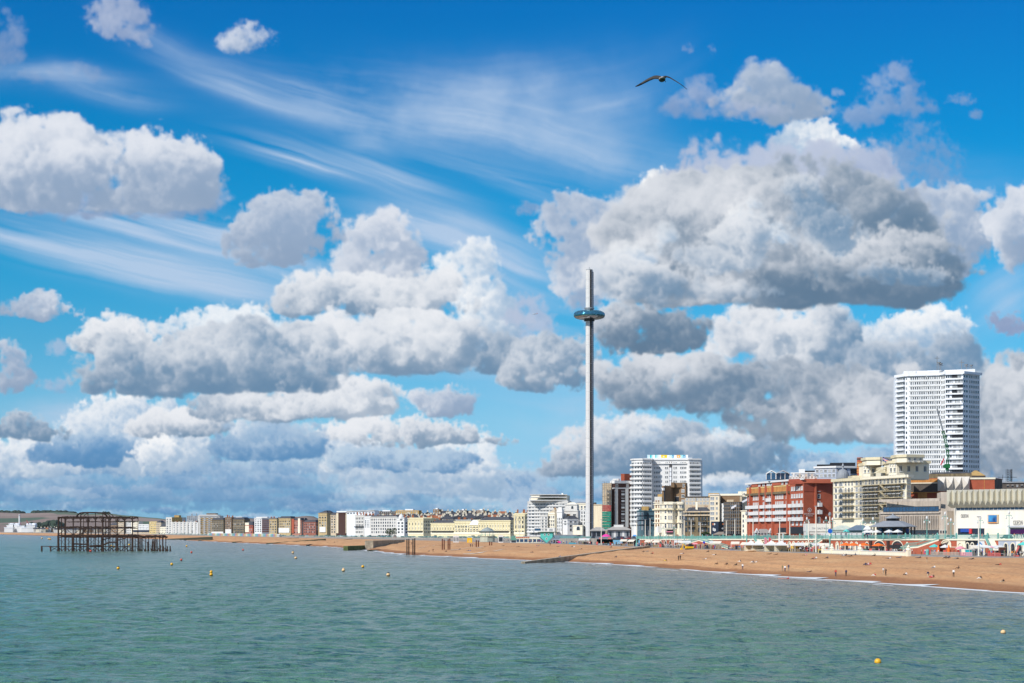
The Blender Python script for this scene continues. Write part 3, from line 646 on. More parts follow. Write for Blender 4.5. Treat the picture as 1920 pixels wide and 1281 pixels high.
class Bd:
    """a building: front outline given as places along the photograph's width at chosen distances, walls pushed back by depth"""
    def __init__(s,name,label,pts,vtop,wall,depth=14,cat='building',group=None,zb=None,roofm='roof',parapet=.7,yref=None,vlow=None):
        s.Y=min(p[1] for p in pts) if yref is None else yref
        s.W=[Vector((px(u,Y),Y,0)) for u,Y in pts]
        s.zb=(deckz(s.Y)-.6 if zb is None else zb) if vlow is None else zv(vlow,s.Y); s.zt=zv(vtop,s.Y); s.o=s.W[0].copy(); s.o.z=s.zb
        s.root=empty(name,s.o,0,label,cat,group)
        s.p=[w-Vector((s.o.x,s.o.y,0)) for w in s.W]
        d=Vector((px(pts[0][0],1)*1.,1,0)).normalized()*depth; d2=Vector((px(pts[-1][0],1),1,0)).normalized()*depth
        # back edge: pushed inland, staying behind the front
        s.back=[s.p[-1]+Vector((.15*depth,depth,0)),s.p[0]+Vector((.15*depth,depth,0))]
        s.H=s.zt-s.zb; s.wins=[]
        out=[tuple(q[:2]) for q in s.p]+[tuple(q[:2]) for q in s.back]; s.out=out
        mb=MB(); n=len(out); b=0
        for q in out: mb.v.append((q[0],q[1],0))
        for q in out: mb.v.append((q[0],q[1],s.H))
        c=Vector((sum(q[0] for q in out)/n,sum(q[1] for q in out)/n,0))
        for q in out:
            w=Vector((q[0],q[1],0)); w=w+(c-w).normalized()*.4; mb.v.append((w.x,w.y,s.H))
        for q in out:
            w=Vector((q[0],q[1],0)); w=w+(c-w).normalized()*.4; mb.v.append((w.x,w.y,s.H-parapet))
        for i in range(n):
            j=(i+1)%n; mb.f+=[(i,j,n+j,n+i),(n+i,n+j,2*n+j,2*n+i),(2*n+i,2*n+j,3*n+j,3*n+i)]; mb.m+=[0,0,0]
        mb.f.append(tuple(range(3*n,4*n))); mb.m.append(1)
        mb.build('wall',[mm(wall),mm(roofm)],s.root)
    def fac(s,k):
        a,b=s.p[k],s.p[k+1]; d=(b-a); L=d.length; d=d/L; nrm=Vector((d.y,-d.x,0)); return a,d,nrm,L
    def z(s,v): return zv(v,s.Y)-s.zb
    def win(s,k,cols,rows,v0,v1,a0=0.,a1=1.,wf=.5,hf=.62,st='sash',gl=None,fr='frame',skip=0.,name='window'):
        a,d,nrm,L=s.fac(k); zt,zl=s.z(v0),s.z(v1); ch=(zt-zl)/rows; cw=L*(a1-a0)/cols; w=cw*wf; h=ch*hf
        rz=math.atan2(d.y,d.x)
        mb=MB(); e=.09 if h>1 else .05; fw=min(.13,w*.12)
        if st in('sash','cross','tall'):
            mb.quad((-w/2,-.025,-h/2),(w/2,-.025,-h/2),(w/2,-.025,h/2),(-w/2,-.025,h/2),mi=1)
            for x0,x1,z0,z1 in((-w/2-fw,-w/2,-h/2,h/2),(w/2,w/2+fw,-h/2,h/2),(-w/2-fw,w/2+fw,h/2,h/2+fw*1.6)): mb.box(x0,x1,-e,0.01,z0,z1)
            mb.box(-w/2-fw*1.6,w/2+fw*1.6,-e*2.2,0.01,-h/2-fw*1.3,-h/2)
            mb.box(-w/2,w/2,-.06,-.02,-fw*.35,fw*.35)
            if st=='cross': mb.box(-fw*.35,fw*.35,-.058,-.022,-h/2,h/2)
        elif st=='strip':
            mb.quad((-w/2,-.025,-h/2),(w/2,-.025,-h/2),(w/2,-.025,h/2),(-w/2,-.025,h/2),mi=1)
            nn=max(2,int(w/1.6))
            for i in range(nn+1):
                x=-w/2+w*i/nn; mb.box(x-.05,x+.05,-.07,-.02,-h/2,h/2)
            mb.box(-w/2-.06,w/2+.06,-.12,0,-h/2-.12,-h/2); mb.box(-w/2-.06,w/2+.06,-.16,0,h/2,h/2+.12)
        elif st=='plain':
            mb.quad((-w/2,-.03,-h/2),(w/2,-.03,-h/2),(w/2,-.03,h/2),(-w/2,-.03,h/2),mi=1); mb.box(-w/2-.1,w/2+.1,-.1,0,h/2,h/2+.12)
        elif st=='arch':
            n=8; pts=[(-w/2,-h/2),(w/2,-h/2)]+[(w/2*math.cos(t),h/2-w/2+w/2*math.sin(t)) for t in [math.pi*i/n for i in range(n+1)]]
            mb.quad(*[(x,-.03,z) for x,z in pts],mi=1)
            for i in range(n):
                t0,t1=math.pi*i/n,math.pi*(i+1)/n; r0,r1=w/2,w/2+max(.2,w*.16)
                q=[(r0*math.cos(t0),r0*math.sin(t0)),(r1*math.cos(t0),r1*math.sin(t0)),(r1*math.cos(t1),r1*math.sin(t1)),(r0*math.cos(t1),r0*math.sin(t1))]
                q=[(x,z+h/2-w/2) for x,z in q]
                mb.quad(*[(x,-.16,z) for x,z in q]); mb.quad((q[0][0],-.16,q[0][1]),(q[3][0],-.16,q[3][1]),(q[3][0],0,q[3][1]),(q[0][0],0,q[0][1])); mb.quad((q[1][0],0,q[1][1]),(q[2][0],0,q[2][1]),(q[2][0],-.16,q[2][1]),(q[1][0],-.16,q[1][1]))
            for sx in(-1,1): mb.box(min(sx*w/2,sx*(w/2+w*.14)),max(sx*w/2,sx*(w/2+w*.14)),-.16,0,-h/2,h/2-w/2)
        g0=mm(gl or 'glass')
        mesh=mb.mesh(name,[mm(fr),g0]); mesh2=mesh.copy(); mesh2.materials[1]=PL['glassl'] if gl is None else g0
        for r in range(rows):
            for c in range(cols):
                if skip and RND.random()<skip: continue
                q=a+d*(L*a0+cw*(c+.5))+nrm*.0; zz=zt-ch*(r+.5)
                s.wins.append((mesh if RND.random()<.72 else mesh2,(q.x,q.y,zz),rz,name,w*h))
        return s
    def band(s,v,h=.5,out=.35,m='white',ks=None,name='cornice'):
        mb=MB(); z=s.z(v)
        for k in (range(len(s.p)-1) if ks is None else ks):
            a,d,nrm,L=s.fac(k); M=Matrix.Translation((a.x,a.y,0))@Matrix.Rotation(math.atan2(d.y,d.x),4,'Z')
            mb.box(-out*.9,L+out*.9,-out-.004*k,.05,z-h/2,z+h/2,M=M)
        mb.build(name,mm(m),s.root); return s
    def panel(s,k,a0,a1,v0,v1,m,out=.12,name='wall_panel',label=None):
        a,d,nrm,L=s.fac(k); M=Matrix.Translation((a.x,a.y,0))@Matrix.Rotation(math.atan2(d.y,d.x),4,'Z')
        mb=MB(); mb.box(L*a0,L*a1,-out,.02,s.z(v1),s.z(v0),M=M); o=mb.build(name,mm(m),s.root)
        if label: o['label']=label
        return o
    def balc(s,k,a0,a1,v,h=1.,out=1.3,m='white',open_=False,slab=None):
        a,d,nrm,L=s.fac(k); M=Matrix.Translation((a.x,a.y,0))@Matrix.Rotation(math.atan2(d.y,d.x),4,'Z'); z=s.z(v); mb=MB()
        x0,x1=L*a0,L*a1
        mb.box(x0,x1,-out,-.02,z-.22,z,mi=0,M=M)
        if open_:
            n=max(2,int((x1-x0)/.45)); mb.box(x0,x1,-out,-out+.07,z+h-.06,z+h,mi=1,M=M)
            for i in range(n+1): x=x0+(x1-x0)*i/n; mb.box(x-.035,x+.035,-out+.01,-out+.06,z,z+h-.06,mi=1,M=M)
            for x in(x0,x1-.06): mb.box(x,x+.06,-out+.07,-.02,z+h-.06,z+h,mi=1,M=M)
        else:
            mb.box(x0,x1,-out,-out+.12,z,z+h,mi=1,M=M); mb.box(x0,x0+.12,-out+.12,-.02,z,z+h,mi=1,M=M); mb.box(x1-.12,x1,-out+.12,-.02,z,z+h,mi=1,M=M)
        mb.build('balcony',[mm(slab or m),mm(m)],s.root)
    def pent(s,a0,a1,d0,d1,v0,m,name='roof_house',label=None,vb=None):
        """box on the roof; a0,a1 along the span of the outline, d0,d1 depth back"""
        A,B=s.p[0],s.p[-1]; d=(B-A); x0=A+d*a0; x1=A+d*a1; dd=Vector((.15,1,0)).normalized()
        pts=[x0+dd*d0,x1+dd*d0,x1+dd*d1,x0+dd*d1]; mb=MB(); mb.prism([(q.x,q.y) for q in pts],s.H-.8 if vb is None else s.z(vb),s.z(v0)); o=mb.build(name,mm(m),s.root)
        if label:o['label']=label
        return o
    def chim(s,n,m='tile',h=(1.5,3),d=(2,9)):
        A,B=s.p[0],s.p[-1]; dv=B-A
        for i in range(n):
            q=A+dv*((i+.3+.4*RND.random())/n)+Vector((.15,1,0)).normalized()*RND.uniform(*d); hh=RND.uniform(*h); mb=MB(); w=RND.uniform(.5,1.1)
            mb.box(-w,w,-.45,.45,s.H-1,s.H+hh); mb.box(-w-.1,w+.1,-.55,.55,s.H+hh,s.H+hh+.2)
            for j in range(3): mb.rev([(.16,0),(.13,.6)],((j-1)*w*.6,0,s.H+hh+.2),6,mi=1)
            mb.build('chimney',[mm(m),PL['tile']],s.root,loc=(q.x,q.y,0))
    def mans(s,v,inset=2.2,m='slate',ks=None,name='roof',base=None,top_=None):
        """sloping roof over the whole outline up to v"""
        n=len(s.out); c=Vector((sum(q[0] for q in s.out)/n,sum(q[1] for q in s.out)/n)); mb=MB(); z0=s.H+.02 if base is None else s.z(base); z1=s.z(v)
        for q in s.out: mb.v.append((q[0],q[1],z0))
        for q in s.out:
            w=Vector(q); dv=c-w; w=w+dv*min(.92,inset/max(dv.length,.1)); mb.v.append((w.x,w.y,z1))
        for i in range(n): j=(i+1)%n; mb.f.append((i,j,n+j,n+i)); mb.m.append(0)
        mb.f.append(tuple(range(n,2*n))); mb.m.append(0 if top_ is None else 1)
        mb.build(name,[mm(m)]+([mm(top_)] if top_ else []),s.root); return s
    def done(s):
        W=sorted(s.wins,key=lambda w:-w[4]); keep=W[:100]; rest=W[100:]
        for me,p,rz,nm,_ in keep: link(nm,me,s.root,p,rz)
        if rest:
            mb=MB(); mats=[]; 
            for me,p,rz,nm,_ in rest:
                M=Matrix.Translation(p)@Matrix.Rotation(rz,4,'Z'); b=len(mb.v); mb.v+=[tuple(M@v.co) for v in me.vertices]
                ids=[]
                for mt in me.materials:
                    if mt not in mats: mats.append(mt)
                    ids.append(mats.index(mt))
                for f in me.polygons: mb.f.append(tuple(b+i for i in f.vertices)); mb.m.append(ids[f.material_index])
            o=mb.build('windows',mats,s.root); o['kind']='stuff'
        return s
def sign_text(b,k,a,v,s_,size,m,out=.3,h=None):
    A,d,nrm,L=b.fac(k); q=A+d*(L*a)+nrm*out; me=text_mesh(s_,size); me.materials.append(mm(m)); o=bpy.data.objects.new('lettering',me); col.objects.link(o); o.parent=b.root
    o.location=(q.x,q.y,b.z(v)); o.rotation_euler=(R(90),0,math.atan2(d.y,d.x)); return o
# ---------------- the town, from the near right to the far left ----------------
def fy(u,off=0.): return on(lambda Y:front(Y)+off,u)      # distance at which the line of seafront facades crosses this place
def town_right():
    # cinema
    Y0=fy(1793); b=Bd('cinema','low white cinema with a saw-toothed concrete canopy and a blue screen on its wall',[(1793,Y0),(1960,Y0-28)],946,mat('cinema_wall',(.80,.75,.65),.7,.04,.15,stain=.06),26,'cinema',yref=Y0-14)
    b.win(0,1,1,949,956.5,0,1,.995,.9,'strip',gl='glassb',name='window')
    a,d,nrm,L=b.fac(0); n=17; M=Matrix.Translation((a.x,a.y,0))@Matrix.Rotation(math.atan2(d.y,d.x),4,'Z')
    zt,zb_=b.z(918.5),b.z(944); cw=(L+2)/n
    for i in range(n):
        mb=MB(); x=-2+i*cw; x1=x+cw
        # each tooth: a folded slab, high at its left end and dropping to the right, with a three-cornered foot
        p=[(x,-2.4,zb_+.4),(x1,-2.4,zb_+.4),(x1,-2.4,zt-.9),(x,-2.4,zt)]
        q=[(x,-1.2,zb_-.2),(x1,-1.2,zb_-.2)]
        mb.quad((x,-2.2,zb_+.9),(x1,-3.4,zb_+.9),(x1,-3.4,zt-.9),(x,-2.2,zt+.2)); mb.quad((x1,-3.4,zb_+.9),(x1,-2.2,zb_+.9),(x1,-2.2,zt+.2),(x1,-3.4,zt-.9))
        mb.quad((x,-2.2,zb_+.9),(x+.2,-2.0,zb_-.6),(x1,-3.4,zb_+.9)); mb.quad((x1,-3.4,zb_+.9),(x+.2,-2.0,zb_-.6),(x1,-.6,zb_-1.2),(x1,-2.2,zb_+.9))
        mb.quad((x,-2.2,zb_+.9),(x,0,zb_-1.3),(x+.2,-2.,zb_-.6)); mb.quad((x,0,zb_-1.3),(x1,0,zb_-1.3),(x1,-.6,zb_-1.2),(x+.2,-2.,zb_-.6))
        mb.quad((x,-2.2,zt+.2),(x1,-3.4,zt-.9),(x1,3,zt-.9),(x,3,zt+.2)); mb.v=[tuple(M@Vector(v)) for v in mb.v]
        mb.build('canopy_tooth',mat('canopy_concrete',(.62,.58,.46),.85,.08,.3,stain=.12),b.root)
    b.panel(0,.37,.49,965,981,mat('screen_housing',(.60,.42,.26),.8,.05,.3),.35,'screen_frame')
    sm=bpy.data.materials.new('screen'); sm.use_nodes=True; bs=sm.node_tree.nodes['Principled BSDF']; tn=sm.node_tree.nodes.new('ShaderNodeTexNoise'); tn.inputs['Scale'].default_value=.6
    rr=sm.node_tree.nodes.new('ShaderNodeValToRGB'); rr.color_ramp.elements[0].position=.35; rr.color_ramp.elements[1].position=.68; rr.color_ramp.elements[0].color=(.005,.03,.13,1); rr.color_ramp.elements[1].color=(.06,.32,.62,1)
    sm.node_tree.links.new(tn.outputs[0],rr.inputs[0]); sm.node_tree.links.new(rr.outputs[0],bs.inputs['Base Color']); sm.node_tree.links.new(rr.outputs[0],bs.inputs['Emission Color']); bs.inputs['Emission Strength'].default_value=.5
    b.panel(0,.382,.475,966,979,sm,.5,'screen'); b.panel(0,.385,.47,979.4,981,mat('screen_orange',(.8,.30,.05),.6,.05,1),.42,'screen_strip')
    gl=mat('grey_letters',(.22,.22,.23),.7,.05,1)
    sign_text(b,0,.10,970.6,'ODEON',1.7,gl,.12).scale.x=.5; sign_text(b,0,.705,984.6,'ODEON',2.1,gl,.12).scale.x=.5
    b.panel(0,.60,.85,985.5,989,mat('grey_sign',(.46,.47,.50),.7,.05,1),.7,'sign_board')
    mb=MB(); b.panel(0,.02,.98,990.8,1003,'navy',.06,'shopfront'); b.panel(0,.06,.16,991.5,998,mat('blue_fascia',(.02,.07,.34),.6,.05,1),.5,'shop_awning','blue shop awning')
    b.panel(0,.16,.19,991.5,1001,mat('red_fascia',(.55,.04,.05),.6,.05,1),.5,'shop_sign','red upright shop sign'); b.panel(0,.33,.58,990.8,1003,'pale',.16,'pier'); b.panel(0,.58,.62,990.8,1003,'bright',.3,'pier')
    b.panel(0,.62,.98,993,1002,mat('purple_glass',(.05,.01,.07),.2,.2,1),.2,'entrance'); b.done()
    # conference centre
    Y1=fy(1762)+2; b=Bd('conference_centre','grey concrete conference centre with a dark window band and ribbed lower walls',[(1651,Y1+26),(1762,Y1),(1776,Y1-3),(1793,Y1-1)],958,'concrete',24,'conference centre',yref=Y1)
    a,d,nrm,L=b.fac(0)
    b.pent(.09,.80,2,20,937,'concrete','upper_storey'); b.pent(.80,1.0,-1.5,18,922.5,'concrete','stair_tower',vb=1003)
    b.win(0,1,1,949,959,.04,.995,.98,.86,'strip',gl='glassb',fr='fdark'); b.band(961.2,.5,.5,'concrete',[0],'ledge'); b.band(937,.9,.6,'concrete',[0],'ledge')
    for i in range(34): 
        if i<23 or 1: 
            M=Matrix.Translation((a.x,a.y,0))@Matrix.Rotation(math.atan2(d.y,d.x),4,'Z'); x=L*(i+.5)/34; mb=MB(); mb.box(x-.16,x+.16,-.5,.02,b.z(991),b.z(967),M=M); mb.build('rib',PL['concrete'],b.root)
    b.win(0,6,1,972,985,.66,.99,.8,.95,'plain',gl='black'); b.win(0,1,1,994,1003,.2,.99,.99,.9,'strip',gl='glass',fr='fdark'); b.win(1,3,1,994,1001,0,1,.6,.8,'plain'); b.done()
    # its upper auditorium: red brick boxes and the folded concrete panels
    Yb=700; b=Bd('auditorium','red brick auditorium block with folded pale concrete panels in its middle',[(1698,Yb),(1758,Yb-6),(1818,Yb-8),(1865,Yb-10),(1879,Yb)],896.5,'red',30,'auditorium',zb=20)
    b.panel(0,.0,1,897.5,904,'orange',.3,'wall_panel','orange brick band'); b.panel(0,.02,1,906.5,922,'concdark',.1,'wall_panel','dark brick wall'); b.panel(0,0,1,904.2,906,'pale',.35,'ledge')
    b.panel(0,.4,.68,924,936,'orange',.5,'wall_panel'); b.panel(0,-.03,1.03,922.2,924,'orange',.6,'ledge')
    a,d,nrm,L=b.fac(1); M=Matrix.Translation((a.x,a.y,0))@Matrix.Rotation(math.atan2(d.y,d.x),4,'Z'); z0,z1=b.z(920.5),b.z(893.5)
    for i in range(4):
        x0=L*i/4; x1=L*(i+1)/4; xm=x0+(x1-x0)*.72; mb=MB(); zm=(z0+z1)/2
        c=(xm,-2.6,zm); q=[(x0,-.4,z0),(x1,-.4,z0),(x1,-.4,z1),(x0,-.4,z1)]
        for j in range(4): mb.quad(q[j],q[(j+1)%4],c)
        mb.box(x0,x1,-.4,0,z0,z1); mb.v=[tuple(M@Vector(v)) for v in mb.v]; mb.build('folded_panel',mat('pale_precast',(.68,.63,.56),.85,.06,.3,stain=.1),b.root)
    b.band(897,.6,.3,'pale',[2],'coping'); b.panel(2,.58,.60,897.5,922,'orange',.15,'pilaster'); b.panel(3,.0,1,897.5,922,'concdark',.02,'wall_panel'); b.done()
    b=Bd('plant_building','dark grey flat-roofed block right of the brick auditorium, under a rooftop mast',[(1880,730),(1935,726)],903.5,'concdark',20,zb=20); b.band(904,.5,.4,'lead'); b.win(0,5,1,908,915,.1,.9,.4,.5,'plain'); b.done()
    # rooftop mast
    o=empty('rooftop_mast',(px(1892,738),738,zv(903,738)),0,'thin grey lattice mast with cross arms on the dark flat roof','mast'); h=23*738/F
    mb=MB()
    for sx in(-.9,.9):
        for sy in(-.9,.9): mb.bar((sx,sy,0),(sx,sy,h),.14)
    for i in range(7):
        z=h*i/7; mb.bar((-.9,-.9,z),(.9,-.9,z+h/7),.09); mb.bar((.9,-.9,z),(-.9,-.9,z+h/7),.09); mb.bar((-.9,-.9,z),(.9,-.9,z),.12); mb.bar((.9,-.9,z),(.9,.9,z+h/7),.09)
    mb.build('lattice',PL['iron'],o); mb=MB(); mb.bar((-4.2,0,h*.35),(3,0,h*.35),.16); mb.bar((-2.4,0,h*.1),(-2.4,0,h*.55),.12); mb.build('cross_arm',PL['iron'],o)
    # house roof behind
    b=Bd('hipped_house','dark house with an ochre hipped roof behind the brick auditorium',[(1818,840),(1848,840)],892,'concdark',20,'house',zb=24); b.mans(881,9,'ochre'); b.done()
    b=Bd('low_terrace','long low dark roof with railings in front of the white tower block',[(1740,800),(1822,790)],887.5,'olive',16,zb=24); b.mans(884.5,3,'slate'); b.done()
    # white tower block
    Y=1000; b=Bd('tower_block','tallest white residential tower block with long rows of windows and dark balcony cells',[(1681,1008),(1697,1000),(1704,998),(1764,992),(1773,986),(1806,982),(1815,985),(1837,992)],699,'cool',34,'tower block',yref=990,zb=9)
    R0,R1,N=703,889,20
    b.win(0,1,N,R0,R1,.08,.9,.95,.62,'strip',gl='glassl'); b.win(1,2,N,R0,R1,-.55,.7,.6,.5,'plain')
    b.win(2,0 or 14,N,R0,R1,.04,.99,.62,.46,'sash'); b.win(3,3,N,R0,R1,.05,.95,.7,.46,'sash')
    b.win(4,3,N,R0,R1,.0,.36,.78,.55,'plain',skip=.2); b.win(4,4,N,R0,R1,.38,.64,.7,.62,'cross',skip=.15); b.win(4,4,N,R0,R1,.66,.98,.7,.62,'cross',skip=.15)
    b.win(5,2,N,R0,R1,.0,1,.7,.42,'plain'); b.win(6,5,N,R0,R1,.05,.95,.6,.46,'sash')
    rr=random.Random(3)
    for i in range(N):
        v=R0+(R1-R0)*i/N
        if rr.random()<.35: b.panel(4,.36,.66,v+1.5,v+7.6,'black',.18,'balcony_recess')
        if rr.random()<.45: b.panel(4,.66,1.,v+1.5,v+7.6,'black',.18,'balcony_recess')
    for i in range(N): b.balc(0,0,1,R0+(R1-R0)*(i+.98)/N,.7,.9,'cool'); 
    for i in range(N):
        v=R0+(R1-R0)*(i)/N; b.panel(4,0,1,v-1.1,v+1.4,'cool',.9,'floor_band'); b.panel(2,0,1,v-1.2,v+1.5,'bright',.30,'floor_band')
    b.band(701,1.3,.9,'cool',None,'parapet')
    b.pent(.09,.95,3,30,690.5,'cool','penthouse'); o=b.pent(.38,.80,2.2,26,692.5,'bright','penthouse'); b.pent(.12,.24,2.6,20,690.8,'bright','penthouse')
    for (u,v0) in((1757,668),(1764,682),(1761,680),(1803,676),(1812,684),(1821,685)):
        q=P(u,v0,1000); mb=MB(); mb.bar((q.x-b.o.x,q.y-b.o.y,b.z(692)),(q.x-b.o.x,q.y-b.o.y,q.z-b.zb),.32); mb.bar((q.x-b.o.x-1.2,q.y-b.o.y,q.z-b.zb-1),(q.x-b.o.x+1.2,q.y-b.o.y,q.z-b.zb-1),.3)
        if v0>678: mb.rev([(0,-.9),(.9,-.5),(1,0)],(q.x-b.o.x,q.y-b.o.y,q.z-b.zb+.2),8)
        mb.build('aerial',PL['steel'],b.root)
    b.done()
    # mobile crane in front of it
    Yc=900; gm=mat('crane_green',(.015,.16,.05),.5,.1,1); z=zv(878,Yc); o=empty('mobile_crane',(px(1776,Yc),Yc,z),0,'green lattice crane with a luffing jib standing before the white tower block','crane')
    T=lambda u,v:(px(u,Yc)-px(1776,Yc),0,zv(v,Yc)-z)
    mb=MB(); mb.box(-1.1,1.1,-1.1,1.1,0,1.9); mb.box(-1.7,-.9,-.7,.7,.2,1.5); mb.rev([(.8,-1),(.8,0)],(0,0,0),10); mb.build('machine_house',gm,o)
    mb=MB(); mb.box(-.5,.5,-.5,.5,-22,-.9); mb.build('mast',PL['steel'],o)
    def latt(pts,w,m,nm):
        for (a,c) in zip(pts,pts[1:]):
            A,C=Vector(T(*a)),Vector(T(*c)); dv=(C-A); n=max(3,int(dv.length/1.6)); s_=Vector((dv.z,0,-dv.x)).normalized()*w/2; mb=MB()
            for e in(-1,1): mb.bar(A+s_*e+Vector((0,-.4,0)),C+s_*e*.8+Vector((0,-.4,0)),.2); mb.bar(A+s_*e+Vector((0,.4,0)),C+s_*e*.8+Vector((0,.4,0)),.2)
            for i in range(n): p0=A+dv*i/n; p1=A+dv*(i+1)/n; e=1 if i%2 else -1; mb.bar(p0+s_*e,p1-s_*e,.16); mb.bar(p0+s_,p0-s_,.16)
            mb.build(nm,m,o)
    latt([(1776,874),(1778,856),(1773,826),(1768,808)],1.0,gm,'tower_section')
    mb=MB(); mb.bar(T(1768,808),T(1757,766),.55); mb.build('jib',PL['steel'],o); mb=MB(); mb.bar(T(1757,766),T(1736,702),.22); mb.build('jib',PL['frame'],o)
    mb=MB(); mb.bar(T(1770,860),T(1764,872),.5); mb.build('back_stay',mat('crane_red',(.6,.05,.06),.5,.1,1),o)
def hotel_grand():
    Y0=fy(1707); Y1=fy(1563)
    g=lambda u:Y0+(Y1-Y0)*(1707-u)/(1707-1563)
    b=Bd('grand_hotel','cream Victorian hotel with long iron balconies, a domed corner and two roof pavilions',[(1563,g(1563)),(1582,g(1582)-2),(1602,g(1602)),(1619,g(1619)-2),(1700,g(1700)),(1708,g(1700)+4)],897,'pale',16,'hotel',yref=g(1640))
    ROW=[(899,909),(911.5,922),(924.5,935),(937,947.5),(949.5,960),(962,973)]; ROW=[(899+12.3*i,909+12.3*i) for i in range(6)]
    for v0,v1 in ROW:
        b.win(0,1,1,v0,v1,.12,.42,.6,.85,'arch'); b.win(0,1,1,v0,v1,.5,.98,.7,.9,'arch')
        b.win(1,3,1,v0,v1,.05,.95,.42,.75,'cross'); b.win(2,2,1,v0,v1,.05,.95,.5,.75,'cross'); b.win(3,11,1,v0,v1,.02,.98,.42,.78,'cross'); b.win(4,4,1,v0,v1,.05,.85,.35,.5,'sash')
    for i,(v0,v1) in enumerate(ROW):
        b.band(v1+1.6,.3,.22,'cream',[0,2,4],'string_course')
        if i>0: b.balc(1,-.15,1.02,v1+.6,1.1,1.6,'iron',True,'balcony')
        b.balc(3,.0,1.0 if i==0 else .93,v1+.6,1.15,2.1,'iron',True,'balcony')
        # awnings over the balconies
        if i>0:
            a,d,nrm,L=b.fac(3); M=Matrix.Translation((a.x,a.y,0))@Matrix.Rotation(math.atan2(d.y,d.x),4,'Z'); z=b.z(v0-.3)
            for j in range(9):
                if j==4: continue
                x=L*(j+.5)/9.6; mb=MB(); mb.quad((x-1.5,-.05,z),(x+1.5,-.05,z),(x+1.5,-1.3,z-.75),(x-1.5,-1.3,z-.75)); mb.quad((x-1.5,-1.3,z-.75),(x+1.5,-1.3,z-.75),(x+1.5,-1.3,z-.95),(x-1.5,-1.3,z-.95)); mb.v=[tuple(M@Vector(q)) for q in mb.v]; mb.build('awning',PL['bright'],b.root)
            # raking stair between the balconies
            x=L*.50; mb=MB()
            for yy in(-1.9,-.9): mb.bar((x,yy,b.z(v0-2)),(x+5,yy,b.z(v1+.4)),.35,.5)
            mb.v=[tuple(M@Vector(q)) for q in mb.v]; mb.build('balcony_stair',PL['balcony'],b.root)
    b.win(3,1,6,899,973,.185,.23,.7,.7,'plain',gl='glassb')
    b.band(897,1.,.8,'cream',[0,1,2],'cornice'); b.band(896.5,.9,.8,'pale',[3,4],'cornice')
    # higher middle part with two pavilions
    D=Bd.__new__(Bd)
    def tower(u0,u1,u2,vt,vl,name='pavilion',roof=True,mtl='pale'):
        Ya=g((u0+u1)/2)+3; pts=[Vector((px(u0,Ya+3)-b.o.x,Ya+3-b.o.y,0)),Vector((px(u1,Ya)-b.o.x,Ya-b.o.y,0)),Vector((px(u2,Ya+3)-b.o.x,Ya+3-b.o.y,0))]
        pts+= [pts[2]+Vector((0,9,0)),pts[0]+Vector((0,9,0))]; z0,z1=zv(vl,Ya)-b.zb,zv(vt,Ya)-b.zb
        mb=MB(); mb.prism([(q.x,q.y) for q in pts],z0,z1); t=mb.build(name,mm(mtl),b.root)
        mb=MB(); mb.prism([(q.x+(q.x-pts[1].x)*.0-.0,q.y-.0) for q in pts],z1,z1+.1)
        c=sum(pts,Vector())/5; ex=[c+(q-c)*1.09 for q in pts]; mb=MB(); mb.prism([(q.x,q.y) for q in ex],z1-.5,z1+.45); mb.build('cornice',PL['cream'],t)
        return t,pts,z0,z1,Ya
    t,pts,z0,z1,Ya=tower(1602,1622,1700,894,899,'attic_storey')
    t,pts,z0,z1,Ya=tower(1619,1632,1652,870,894)
    def tw(t,A,B,z0,z1,cols,wf=.5,hf=.7,st='sash'):
        d=(B-A); L=d.length; d/=L; rz=math.atan2(d.y,d.x); w=L/cols*wf; h=(z1-z0)*hf; mb=MB(); mb.quad((-w/2,-.05,-h/2),(w/2,-.05,-h/2),(w/2,-.05,h/2),(-w/2,-.05,h/2),mi=1); mb.box(-w/2-.15,w/2+.15,-.2,0,h/2,h/2+.2); mb.box(-.06,.06,-.1,-.04,-h/2,h/2); mb.box(-w/2-.2,w/2+.2,-.25,0,-h/2-.2,-h/2)
        me=mb.mesh('window',[PL['frame'],PL['glass']])
        for i in range(cols): q=A+d*L*(i+.5)/cols; link('window',me,t,(q.x,q.y,(z0+z1)/2),rz)
    def zz(v,Y): return zv(v,Y)-b.zb
    tw(t,pts[0],pts[1],zz(887,Ya),zz(880,Ya),2,.45); tw(t,pts[0],pts[1],zz(877,Ya),zz(874,Ya),3,.3); tw(t,pts[1],pts[2],zz(888,Ya),zz(878,Ya),2,.35)
    t,pts,z0,z1,Ya=tower(1667,1681,1742,866,899)
    tw(t,pts[0],pts[1],zz(886,Ya),zz(876,Ya),2,.45); tw(t,pts[0],pts[1],zz(874,Ya),zz(871,Ya),3,.3); tw(t,pts[1],pts[2],zz(886,Ya),zz(872,Ya),4,.3); tw(t,pts[0],pts[1],zz(895,Ya),zz(890,Ya),3,.3)
    t,pts,z0,z1,Ya=tower(1651,1660,1668,878,899,'attic_storey'); tw(t,pts[0],pts[1],zz(895,Ya),zz(886,Ya),3,.4)
    t,pts,z0,z1,Ya=tower(1625,1650,1676,859.5,872,'lantern'); t,pts,z0,z1,Ya=tower(1682,1700,1731,854.5,867,'lantern')
    tw(t,pts[1],pts[2],zz(865,Ya),zz(858,Ya),3,.3)
